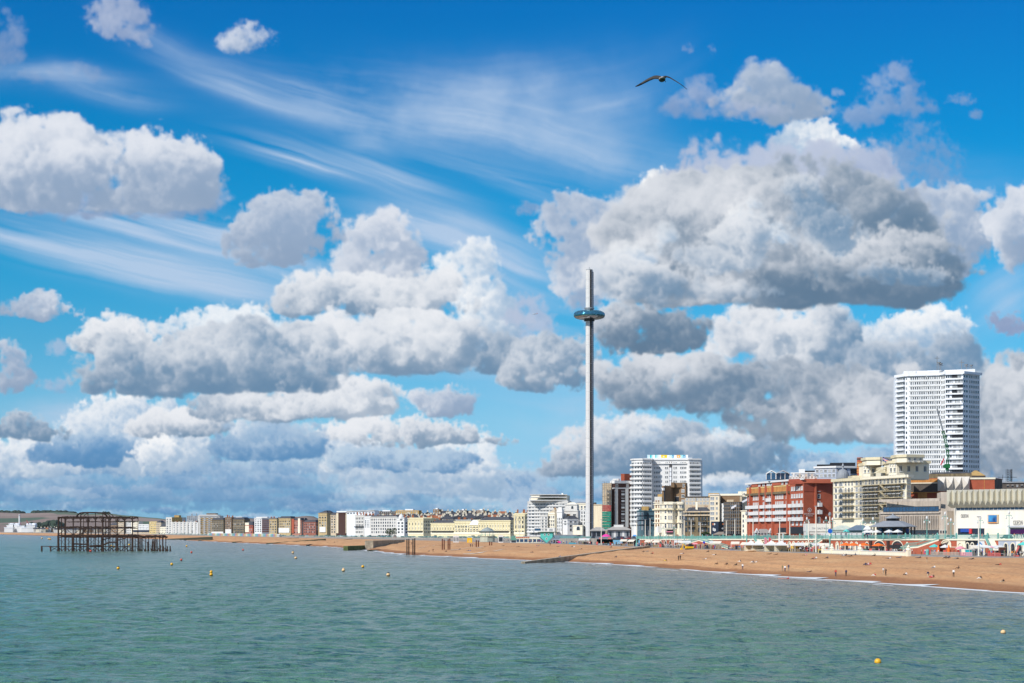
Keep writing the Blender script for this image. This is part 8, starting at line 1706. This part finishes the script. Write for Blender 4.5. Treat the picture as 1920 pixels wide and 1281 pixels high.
    def awn(c):
        o=empty('stall',(0,0,0)); mb=MB(); mb.quad((-1.6,-1.3,2.2),(1.6,-1.3,2.2),(1.6,1.2,2.9),(-1.6,1.2,2.9)); mb.quad((-1.6,-1.3,1.9),(1.6,-1.3,1.9),(1.6,-1.3,2.2),(-1.6,-1.3,2.2)); mb.build('canopy',c,o); mb=MB(); mb.box(-1.4,1.4,-.9,-.4,0,1.); mb.build('counter',PL['wood'],o)
        mb=MB(); [mb.bar((x,y,0),(x,y,2.3),.07) for x in(-1.5,1.5) for y in(-1.2,1.1)]; mb.build('pole',PL['frame'],o); return o
    kinds=[('cafe table with two seats',table(),'table'),('dark sign board',board(PL['navy']),'sign'),('red sign board',board(mat('board_red',(.6,.06,.05),.6,.05,1)),'sign'),('white canopied stall',awn(PL['bright']),'stall'),('cream canopied stall',awn(mat('canopy_cream',(.8,.72,.6),.8,.08,.8)),'stall')]
    started=set()
    for u0,u1,wh,n,o0 in((1205,1300,'behind the row of boats',40,-5.5),(1300,1395,'around the timber huts',26,-7),(1395,1480,'around the white peaked tents',26,-11),(1480,1556,'between the yellow cabin and the terrace wall',22,-9),(1560,1700,'among the orange parasols',20,-9),(1700,1800,'below the white stair',14,-8),(1800,1925,'at the bars before the arches',26,-9),(1060,1190,'before the dark beach shops',18,-5)):
        for i in range(n):
            k=rr.choice([0,0,0,0,0,1,2,2,1,3,4]) if u0<1560 or u0==1800 else rr.choice([0,0,0,1,2]); nm,pr,ct=kinds[k]; u=rr.uniform(u0,u1); of=o0+rr.uniform(-3,4); p=low(u,of); lb=nm+' '+wh
            if k not in started: started.add(k); pr.location=p; pr.rotation_euler=(0,0,rr.uniform(-.5,.5)); tag(pr,lb,ct,lb)
            else: o=copy_tree(pr,p,rr.uniform(-.5,.5),lb,lb); o['category']=ct
    for i in range(16):
        u=1204+i*5.6+rr.uniform(-1.5,1.5); p=low(u,-7); mb=MB(); h=rr.uniform(4.5,8); mb.bar((0,0,0),(rr.uniform(-.3,.3),0,h),.10); mb.bar((0,0,.9),(1.6,0,1.),.09); tag(mb.build('dinghy_mast',PL['frame' if i%3 else 'wood'],None,p),'slim bare dinghy mast in the row of masts behind the boats','mast','dinghy masts behind the boats')
    # trees
    lf=mat('tree_foliage',(.035,.065,.022),.9,.5,.8); bk=mat('bark',(.10,.07,.05),.9,.3,.8)
    def tree(u,Y,z,h,w,lb,g):
        o=empty('tree',(px(u,Y),Y,z),0,lb,'tree',g); mb=MB(); mb.tube([(0,0,0),(.1,0,h*.35),(0,.1,h*.7)],[.3,.22,.08],6)
        for k in range(4): a=k*1.6; mb.tube([(0,0,h*(.3+.08*k)),(w*.5*math.cos(a),w*.5*math.sin(a),h*(.5+.08*k))],[.12,.04],5)
        mb.build('trunk',bk,o); mb=MB(); r=random.Random(int(u*7))
        for k in range(520):
            a=r.uniform(0,6.28); e=r.uniform(-.7,1); q=(1-abs(e)**2.2)**.5*r.uniform(.45,1.05)*(1+.3*math.sin(a*3+u)); c=Vector((w*q*math.cos(a),w*q*math.sin(a),h*.62+h*.38*e)); s=r.uniform(.18,.42)
            d1=Vector((r.uniform(-1,1),r.uniform(-1,1),r.uniform(-1,1))).normalized()*s; d2=Vector((r.uniform(-1,1),r.uniform(-1,1),r.uniform(-1,1))).normalized()*s; mb.quad(c-d1,c+d2,c+d1,c-d2)
        mb.build('crown',lf,o)
    for i,(u,hh,ww,lb) in enumerate(((704,7,4,'round dark tree, leftmost of the clump before the long Regency terrace'),(709,6,3.6,'low tree beside the leftmost one before the Regency terrace'),(722,7,4,'dark tree in the middle before the Regency terrace'),(730,7.5,4.2,'fullest dark tree before the middle of the Regency terrace'),(740,8,3.6,'dark tree by the white turret house'))): tree(u,fy(u)-22,deckz(1900)-.3,hh*1.1,ww,lb,'trees before the long Regency terrace')
    for i,(u,lb) in enumerate(((345,'dark bush-like tree left of a pair before the white bay terrace'),(357,'dark tree in the middle before the white bay terrace'),(366,'dark tree at the orange flats end of the white bay terrace'))): tree(u,fy(u)-24,5,7.5,7,lb,'trees before the white bay terrace')
    tree(1323,fy(1323)-12,deckz(900),3.2,2.,'small green tree before the shaded terrace','trees before the hotels')
# ---------------- cars and people ----------------
def cars():
    rr=random.Random(17)
    gl=PL['glass']; ty=PL['iron']
    def car(kind):
        o=empty('parked_car',(0,0,0)); mb=MB(); L,W=(4.3,1.75) if kind==0 else (5.2,1.95); h1=.78 if kind==0 else 1.0; h2=1.45 if kind==0 else 2.1
        pr=[(-L/2,.35),(-L/2,h1*.85),(-L*.3,h1),(L*.47,h1*.95),(L/2,h1*.75),(L/2,.35)] if kind==0 else [(-L/2,.35),(-L/2,h1),(-L*.38,h1*1.2),(L/2,h1*1.2),(L/2,.35)]
        n=len(pr); 
        for s in(-1,1):
            for x,z in pr: mb.v.append((x,s*W/2,z))
        mb.f.append(tuple(range(n))); mb.f.append(tuple(n+i for i in reversed(range(n)))); mb.m+=[0,0]
        for i in range(n): j=(i+1)%n; mb.f.append((i,n+i,n+j,j)); mb.m.append(0)
        # roof on pillars
        c=[(-L*.22,h1*.98),(-L*.08,h2),(L*.30,h2),(L*.44,h1*.95)] if kind==0 else [(-L*.36,h1*1.15),(-L*.25,h2),(L*.48,h2),(L*.49,h1*1.15)]
        m=MB(); 
        for s in(-1,1):
            for i,(x,z) in enumerate(c): m.v.append((x,s*W*(.47 if i in(0,3) else .40),z))
        m.f=[(0,1,2,3),(7,6,5,4),(0,4,5,1),(2,6,7,3)]; m.m=[0]*4
        mb.box(c[1][0],c[2][0],-W*.41,W*.41,h2,h2+.05)
        b=mb.build('body',PL['bright'],o); m.build('windows' if 0 else 'glasshouse',gl,o)
        for x in(-L*.31,L*.31):
            for s in(-1,1): w=MB(); w.tube([(0,-.1,0),(0,.1,0)],.33,10); w.build('wheel',ty,o,(x,s*(W/2-.08),.33))
        for s in(-1,1): w=MB(); w.box(-.04,.04,-.18,.18,-.08,.08); w.build('headlight',PL['glassl'],o,(-L/2-.01,s*W*.33,h1*.68))
        return o
    cols=[('white',(.75,.75,.74),6),('silver',(.42,.43,.45),4),('black',(.02,.02,.022),5),('dark blue',(.03,.05,.14),3),('red',(.45,.04,.03),1),('grey',(.15,.15,.16),3)]
    bag=[c for c in cols for _ in range(c[2])]
    P0,P1=car(0),car(1); first={0:P0,1:P1}; cnt=0
    def place(pr,kind,x,y,z,rz,c,lb,g):
        nonlocal cnt
        m=mat('car_paint_'+c[0].replace(' ','_'),c[1],.3,.03,.5,spec=.6)
        if kind in first: o=first.pop(kind); o.location=(x,y,z); o.rotation_euler=(0,0,rz); tag(o,lb,'car' if kind==0 else 'van',g)
        else: o=copy_tree(pr,(x,y,z),rz,lb,g); o['category']='car' if kind==0 else 'van'
        for ch in o.children:
            if ch.name.startswith('body'): ch.material_slots[0].link='OBJECT'; ch.material_slots[0].material=m
        if kind==1: o.name='parked_van'
    secs=[(560,700,'before the cream hotel',11),(700,860,'before the red hotel',8),(860,1010,'before the bow-fronted hotel',10),(1010,1200,'near the observation tower',20),(1200,1600,'before the cream terraces',46),(1600,2000,'before the long Regency terrace',44),(2000,2700,'before the red brick terraces',44),(2700,3400,'before the white bay terrace',22)]
    for y0,y1,wh,n in secs:
        for i in range(n):
            Y=y0+(y1-y0)*(i+rr.uniform(.1,.9))/n; lane=rr.choice([8.2,8.2,12,19.5]); X=arc(Y)+lane; e=2.; rz=math.atan2(4,(arc(Y+e)-arc(Y-e)))+(math.pi if lane>11 else 0)
            c=rr.choice(bag); kind=1 if rr.random()<.16 else 0
            w='van' if kind else 'car'; lb='%s %s on the seafront road %s'%(c[0],w,wh); place(P1 if kind else P0,kind,X,Y,deckz(Y)-.12,rz,c,lb,lb)
    # esplanade parking beside the beach
def people():
    rr=random.Random(40)
    def body(pose):
        # joints of one continuous figure, facing -X
        if pose in('standing','walking'):
            s=.0 if pose=='standing' else .22
            J={'pel':(0,0,.95,.14),'wai':(0,0,1.10,.125),'che':(.01,0,1.32,.15),'nec':(0,0,1.49,.055),'hd':(-.02,0,1.60,.085),'ht':(-.02,0,1.74,.07),
             'hl':(0,.10,.90,.10),'kl':(-.03-s,.11,.5,.065),'al':(.02-s*.9,.11,.09,.045),'tl':(-.12-s*.9,.12,.04,.035),'hr':(0,-.10,.90,.10),'kr':(-.02+s*.5,-.11,.5,.065),'ar':(.03+s*1.5,-.11,.10,.045),'tr':(-.10+s*1.4,-.12,.04,.035),
             'sl':(0,.19,1.42,.06),'el':(.03+s*.5,.25,1.15,.045),'wl':(-.03+s*.3,.26,.92,.033),'fl':(-.06+s*.2,.26,.82,.03),'sr':(0,-.19,1.42,.06),'er':(.03-s*.5,-.25,1.15,.045),'wr':(-.05-s*.9,-.26,.93,.033),'fr':(-.08-s,-.26,.84,.03)}
        elif pose=='sitting':
            J={'pel':(0,0,.14,.15),'wai':(.05,0,.30,.125),'che':(.04,0,.52,.15),'nec':(0,0,.68,.055),'hd':(-.03,0,.78,.085),'ht':(-.03,0,.92,.07),
             'hl':(-.08,.10,.15,.10),'kl':(-.42,.13,.42,.065),'al':(-.72,.12,.10,.045),'tl':(-.82,.12,.06,.035),'hr':(-.08,-.10,.15,.10),'kr':(-.45,-.13,.30,.065),'ar':(-.85,-.12,.08,.045),'tr':(-.92,-.12,.14,.035),
             'sl':(.03,.19,.61,.06),'el':(-.10,.27,.42,.045),'wl':(-.33,.18,.42,.033),'fl':(-.42,.12,.42,.03),'sr':(.03,-.19,.61,.06),'er':(.2,-.25,.38,.045),'wr':(.28,-.24,.14,.033),'fr':(.32,-.24,.05,.03)}
        else:
            J={'pel':(0,0,.12,.14),'wai':(.18,0,.16,.12),'che':(.38,0,.28,.145),'nec':(.50,0,.42,.055),'hd':(.53,0,.52,.085),'ht':(.55,0,.65,.07),
             'hl':(-.1,.10,.12,.10),'kl':(-.48,.12,.16,.065),'al':(-.9,.11,.07,.045),'tl':(-.96,.11,.17,.035),'hr':(-.1,-.10,.12,.10),'kr':(-.48,-.12,.14,.065),'ar':(-.9,-.13,.07,.045),'tr':(-.96,-.13,.17,.035),
             'sl':(.44,.19,.35,.06),'el':(.58,.24,.10,.045),'wl':(.40,.26,.06,.033),'fl':(.32,.24,.05,.03),'sr':(.44,-.19,.35,.06),'er':(.60,-.24,.10,.045),'wr':(.42,-.26,.06,.033),'fr':(.34,-.24,.05,.03)}
        E=[('pel','wai'),('wai','che'),('che','nec'),('nec','hd'),('hd','ht'),('pel','hl'),('hl','kl'),('kl','al'),('al','tl'),('pel','hr'),('hr','kr'),('kr','ar'),('ar','tr'),('che','sl'),('sl','el'),('el','wl'),('wl','fl'),('che','sr'),('sr','er'),('er','wr'),('wr','fr')]
        K=list(J); me=bpy.data.meshes.new('person'); me.from_pydata([J[k][:3] for k in K],[(K.index(a),K.index(b)) for a,b in E],[])
        o=bpy.data.objects.new('tmp',me); col.objects.link(o); md=o.modifiers.new('skin','SKIN'); md.use_smooth_shade=True
        for i,k in enumerate(K): r=J[k][3]; me.skin_vertices[0].data[i].radius=(r,r)
        me.skin_vertices[0].data[0].use_root=True; sb=o.modifiers.new('sub','SUBSURF'); sb.levels=1; sb.render_levels=1
        dg=bpy.context.evaluated_depsgraph_get(); out=bpy.data.meshes.new_from_object(o.evaluated_get(dg)); bpy.data.objects.remove(o); out.name='person'
        out.materials.clear()
        for _ in range(4): out.materials.append(None)
        grp={'pel':1,'wai':0,'che':0,'nec':2,'hd':2,'ht':3,'hl':1,'kl':1,'al':1,'tl':3,'hr':1,'kr':1,'ar':1,'tr':3,'sl':0,'el':0,'wl':2,'fl':2,'sr':0,'er':0,'wr':2,'fr':2}
        segs=[(Vector(J[a][:3]),Vector(J[b][:3]),a,b) for a,b in E]
        for p in out.polygons:
            c=p.center; best=None
            for A,B_,a,b in segs:
                d=B_-A; t=max(0,min(1,(c-A).dot(d)/d.length_squared)); q=(c-A-d*t).length
                if best is None or q<best[0]: best=(q,a if t<.5 else b)
            p.material_index=grp[best[1]]
        return out
    MS={p:body(p) for p in('standing','walking','sitting','lounging')}
    C={'black':(.012,.012,.014),'white':(.78,.78,.76),'red':(.55,.03,.03),'navy':(.02,.035,.10),'grey':(.22,.22,.23),'blue':(.05,.16,.42),'green':(.05,.20,.09),'yellow':(.75,.55,.05),'orange':(.75,.25,.04),'pink':(.65,.28,.32),'brown':(.14,.07,.04),'beige':(.50,.40,.28),'purple':(.22,.10,.32)}
    skin=mat('skin',(.42,.24,.16),.7,.05,3); hairs=[mat('dark_hair',(.025,.018,.014),.8,.1,5),mat('fair_hair',(.28,.18,.08),.8,.1,5)]
    cm={k:mat('cloth_'+k,v,.85,.08,3) for k,v in C.items()}
    def person(pose,top_,bot,loc,rz,lb,g,s=1.):
        o=bpy.data.objects.new('person',MS[pose]); col.objects.link(o); o.location=loc; o.rotation_euler=(0,0,rz); o.scale=(s,s,s)
        for i,m in enumerate((cm[top_],cm[bot],skin,rr.choice(hairs))): o.material_slots[i].link='OBJECT'; o.material_slots[i].material=m
        tag(o,lb,'person',g); return o
    def onbeach(u,v):
        Y=700.
        lo,hi=330.,3000.
        for _ in range(60):
            m=(lo+hi)/2; X=px(u,m)
            if HZ+(CAMZ-beachz(X,m))*F/m>v: lo=m
            else: hi=m
        Y=(lo+hi)/2; X=px(u,Y); return Vector((X,Y,beachz(X,Y)-.01))
    B=[ # foot position in the photograph, pose, top, bottom, where
    (1738,1056,'standing','brown','beige','standing alone high on the shingle below the white stair'),(1586,0,'','','',''),
    (1567,1081,'walking','red','navy','walking near the water, directly below the white terrace wall'),(1586.5,1081,'standing','navy','black','standing near the water right of the one in red'),(1640.5,1080.5,'sitting','red','white','sitting near the water with white legs stretched out'),(1656.5,1077.5,'standing','white','beige','standing in a pale top, left of one in black'),(1661,1079.5,'standing','black','black','standing in black beside one in a pale top'),(1699,1079,'sitting','white','black','sitting alone in white on the lower shingle'),
    (1740,1085,'walking','navy','beige','bending forward in navy near the water'),(1747,1084,'sitting','pink','red','sitting in pink of a group near the water'),(1750.5,1083.5,'sitting','black','red','sitting in black of a group near the water'),(1788,1082,'standing','white','black','walking in a long white top across the lower shingle'),(1839,1086,'sitting','black','white','sitting in black with white trousers near the right edge'),(1881,1092.5,'sitting','black','beige','sitting in dark clothes closest to the right edge'),
    (1752,1066,'sitting','white','grey','sitting in white in the middle of the shingle below the stair'),(1797.5,1067,'sitting','black','brown','sitting in black in the middle of the shingle below the bar'),(1873,1059.5,'lounging','red','black','lounging in a red hooded top below the brown kiosk'),(1822,1049,'lounging','black','navy','lounging in black just below the pink fence'),(1793,1048.5,'lounging','black','grey','lounging in black beside a pale bag below the fence'),(1779.5,1047.5,'sitting','navy','black','sitting in navy below the picket fence, right one of a pair'),(1773.5,1047.5,'sitting','black','black','sitting in black below the picket fence, left one of a pair'),(1723,1046.5,'lounging','black','navy','lounging below the white parasols of the stair'),(1686,1046,'lounging','grey','navy','lounging right of the white wall middle, in grey'),(1667,1047.5,'lounging','white','navy','lounging below the white wall in a pale top'),(1640.5,1043,'sitting','black','black','sitting against the white terrace wall under the arches'),(1604,1042,'sitting','navy','grey','sitting against the white wall by its middle finial'),(1594,1043.5,'lounging','black','black','lounging against the left part of the white wall'),(1586.5,1043,'sitting','black','navy','sitting against the left part of the white wall'),(1582,1043.5,'sitting','white','grey','sitting in white against the left part of the white wall'),(1552,1047.5,'sitting','navy','black','sitting alone below the left end of the white wall'),(1530.5,1048.5,'sitting','white','grey','sitting in white beside one in red'),(1526,1049,'sitting','red','black','sitting in red beside one in white'),(1509.5,1041.5,'lounging','pink','brown','lounging right of the yellow cabin'),(1455,1040.5,'lounging','brown','brown','lounging right one below the white tents'),(1443,1039.5,'lounging','brown','black','lounging left one below the white tents'),
    (1518,1073,'lounging','brown','navy','lounging on the lower shingle in brown with dark trousers'),(1478.5,1070.5,'standing','navy','grey','standing in navy, right one of three near the water'),(1472,1072.5,'standing','white','navy','standing in white, middle one of three near the water'),(1466.8,1071.5,'standing','green','grey','standing in green, left one of three near the water'),(1392.5,1068.5,'standing','white','navy','standing alone in white near the water below the red hotel'),(1412,1055.3,'sitting','navy','white','sitting in navy in mid beach below the white tents'),(1416,1055,'lounging','white','grey','lounging in white in mid beach below the white tents'),(1388.5,1054,'sitting','black','white','sitting in black in mid beach left of one lounging in white'),(1381,1060.5,'sitting','black','black','sitting in black on the lower shingle below the red hotel corner'),(1363,1059.5,'sitting','black','brown','sitting in black, right one of a loose pair below the navy hoarding'),(1345,1058.5,'sitting','brown','black','sitting in brown, left one of a loose pair below the navy hoarding'),
    (1628,1060,'sitting','white','navy','sitting in white of a close trio below the white wall'),(1623,1060.2,'sitting','navy','navy','sitting in navy of a close trio below the white wall'),(1632,1059.8,'sitting','red','pink','sitting in red of a close trio below the white wall'),
    (1328.5,1035.5,'sitting','black','black','sitting in black below the timber huts'),(1340,1041,'lounging','black','white','lounging below the right end of the timber huts'),(1373,1032,'lounging','blue','blue','lounging in blue by the ramp foot'),(1279.5,1038.5,'lounging','navy','white','lounging left of the yellow digger'),(1321.5,1049,'lounging','white','grey','lounging in white alone in mid beach below the shaded terrace'),(1272,1051,'standing','black','black','standing in black, left one of a pair in mid beach'),(1275.5,1050.5,'standing','black','black','standing in black, right one of a pair in mid beach'),(1249,1052.5,'sitting','black','yellow','sitting with a yellow bag below the bow-fronted hotel'),(1224,1039,'sitting','red','black','sitting in red below the boats'),(1207,1036,'sitting','black','brown','sitting at the inland end of the concrete groyne'),(1213,1034.5,'lounging','grey','grey','lounging in grey at the inland end of the concrete groyne'),(1155.6,1045.5,'sitting','navy','black','sitting in the lee of the concrete groyne'),(1168,1030,'lounging','grey','grey','lounging in grey below the stone bastion'),(1146,1027.5,'sitting','black','grey','sitting in black below the dark beach shops'),(1050.2,1045,'sitting','blue','black','sitting in blue beside the seaward end of the groyne'),(1089,1030,'lounging','black','grey','lounging below the glass wall building, in black'),(1077,1026.5,'sitting','white','white','sitting in white below the glass wall building'),(1073,1026.3,'sitting','black','grey','sitting in black below the glass wall building'),(1047,1025,'lounging','grey','brown','lounging in grey below the upside-down house'),(1010.5,1024.5,'sitting','grey','grey','sitting in grey of a pair left of the upside-down house'),(1006.5,1024.5,'sitting','navy','pink','sitting in navy of a pair left of the upside-down house'),(997.5,1036,'lounging','black','navy','lounging alone in mid beach left of the groyne'),(971.5,1026,'lounging','black','black','lounging in black below the glazed cafe'),(1031.5,1023.5,'walking','black','black','walking in black below the upside-down house'),
    (882.5,1026,'standing','navy','black','standing, left one of three before the bandstand'),(886,1025.8,'standing','black','navy','standing, middle one of three before the bandstand'),(890.5,1025.5,'standing','navy','grey','standing, right one of three before the bandstand'),(805,1034.5,'sitting','grey','black','sitting right of the waterline iron posts'),(812,1035,'walking','black','black','walking right of the waterline iron posts'),(837,1035,'sitting','black','black','sitting between the iron posts on the lower shingle'),(877,1033,'lounging','black','grey','lounging left of the short pair of iron posts'),(881,1033.2,'lounging','blue','blue','lounging in blue left of the short pair of iron posts'),(862.5,1031,'sitting','black','grey','sitting between two iron post groups'),(772,1022,'standing','black','brown','standing high on the shingle behind the waterline iron posts'),(731,1020.5,'sitting','black','black','sitting by the short thick concrete groyne'),(627.5,1017.5,'sitting','black','black','sitting far off on the shingle left of the weedy groyne'),(943.5,1024,'lounging','black','black','lounging below the pale cabin')]
    for u,v,pose,a,b_,w in B:
        if not pose: continue
        p=onbeach(u,v); rz=rr.uniform(-.5,.5) if pose in('sitting','lounging') else rr.uniform(0,6.3); person(pose,a,b_,p,rz,'person in a %s top %s'%(a,w) if a not in w else 'person '+w,'people on the beach',1.04 if pose in('standing','walking') else 1.0)
    # one in the surf with an orange board
    Y=F*CAMZ/(1085.5-HZ); p=person('lounging','red','black',(px(1475,Y),Y,-.12),R(10),'person in red lying on a board in the shallow surf','people on the beach'); mb=MB(); mb.rev([(.02,0),(.3,.02),(.3,.08),(.02,.1)],(0,0,0),12,sx=4.,sy=1); tag(mb.build('bodyboard',mat('board_orange',(.85,.22,.10),.5,.05,1),None,(px(1467.5,Y),Y,.0)),'orange board floating in the surf beside the bather in red','board')
    # crowds
    areas=[(940,1000,-10,'low','before the glazed cafe',26),(1000,1060,-9,'low','around the upside-down house',30),(1060,1110,-7,'low','before the glass wall building',18),(1110,1200,-6,'low','before the dark beach shops',14),(1200,1300,-7,'low','among the boats and stalls',40),(1300,1400,-8,'low','around the timber huts',24),(1400,1480,-11,'low','around the white tents',34),(1480,1560,-10,'low','beside the yellow cabin',22),(1560,1700,-11,'low','among the orange parasols',44),(1700,1800,-9,'low','below the white stair',12),(1800,1925,-10,'low','at the bars near the right edge',26),
        (1200,1300,2.5,'up','on the upper promenade before the bow-fronted hotel',26),(1300,1400,2.5,'up','on the upper promenade before the shaded terrace',22),(1400,1560,2.5,'up','on the upper promenade before the red hotel',26),(1620,1700,2.,'up','on the pavilion terrace',20),(1700,1920,2.5,'up','on the upper promenade before the cinema',26),(640,960,3.,'up','on the promenade before the cream terraces',90)]
    crowd=[]
    for u0,u1,off,lv,wh,n in areas:
        for i in range(n):
            solo=i<n*.42; u=rr.uniform(u0,u1); o_=off+rr.uniform(-2.5,4.5 if lv=='low' else 1.5); Y=on(lambda Y:arc(Y)+o_,u); z=4.8 if lv=='low' else deckz(Y)
            a=rr.choice(['black','black','white','white','navy','grey','blue','red','pink','beige','green','orange','black','purple']); b_=rr.choice(['black','navy','grey','beige','blue','black']); pose=rr.choice(['standing','walking','standing','walking']) 
            if not solo: crowd.append((pose,a,b_,(px(u,Y),Y,z),rr.uniform(0,6.3))); continue
            lb='person %s in a %s top %s'%(pose,a,wh); person(pose,a,b_,(px(u,Y),Y,z),rr.uniform(0,6.3),lb,lb,rr.uniform(.95,1.05))
    mb=MB(); names=list(C); mats=[cm[k] for k in names]+[skin,hairs[0]]
    for pose,a,b_,loc,rz in crowd:
        me=MS[pose]; T=Matrix.Translation(loc)@Matrix.Rotation(rz,4,'Z'); k=len(mb.v); mb.v+=[tuple(T@v.co) for v in me.vertices]; ids=(names.index(a),names.index(b_),len(names),len(names)+1)
        for f in me.polygons: mb.f.append(tuple(k+i for i in f.vertices)); mb.m.append(ids[f.material_index])
    o=mb.build('crowd',mats,smooth=True); o['kind']='stuff'; o['label']='rest of the crowd strolling along the lower and upper promenade'
build_world()
water(); beach(); foam(); ground()
town_right(); hotel_grand(); hotel_red(); town_mid(); town_west()
observation_tower(); wrecked_pier(); iron_posts(); groynes(); buoys(); gull(); airliner()
arcades(); railings(); furniture(); cars(); people()
def haze():
    mb=MB(); mb.box(-15000,15000,-1500,15500,-5,400); m=bpy.data.materials.new('sea_air'); m.use_nodes=True; n=m.node_tree.nodes; n.clear()
    v=n.new('ShaderNodeVolumePrincipled'); v.inputs['Color'].default_value=(.80,.88,1,1); v.inputs['Density'].default_value=HAZE; v.inputs['Anisotropy'].default_value=.2
    o=n.new('ShaderNodeOutputMaterial'); m.node_tree.links.new(v.outputs[0],o.inputs['Volume']); h=mb.build('haze',m); h['kind']='stuff'; h['label']='thin sea air between the pier and the far downs'
HAZE=7e-6
haze()
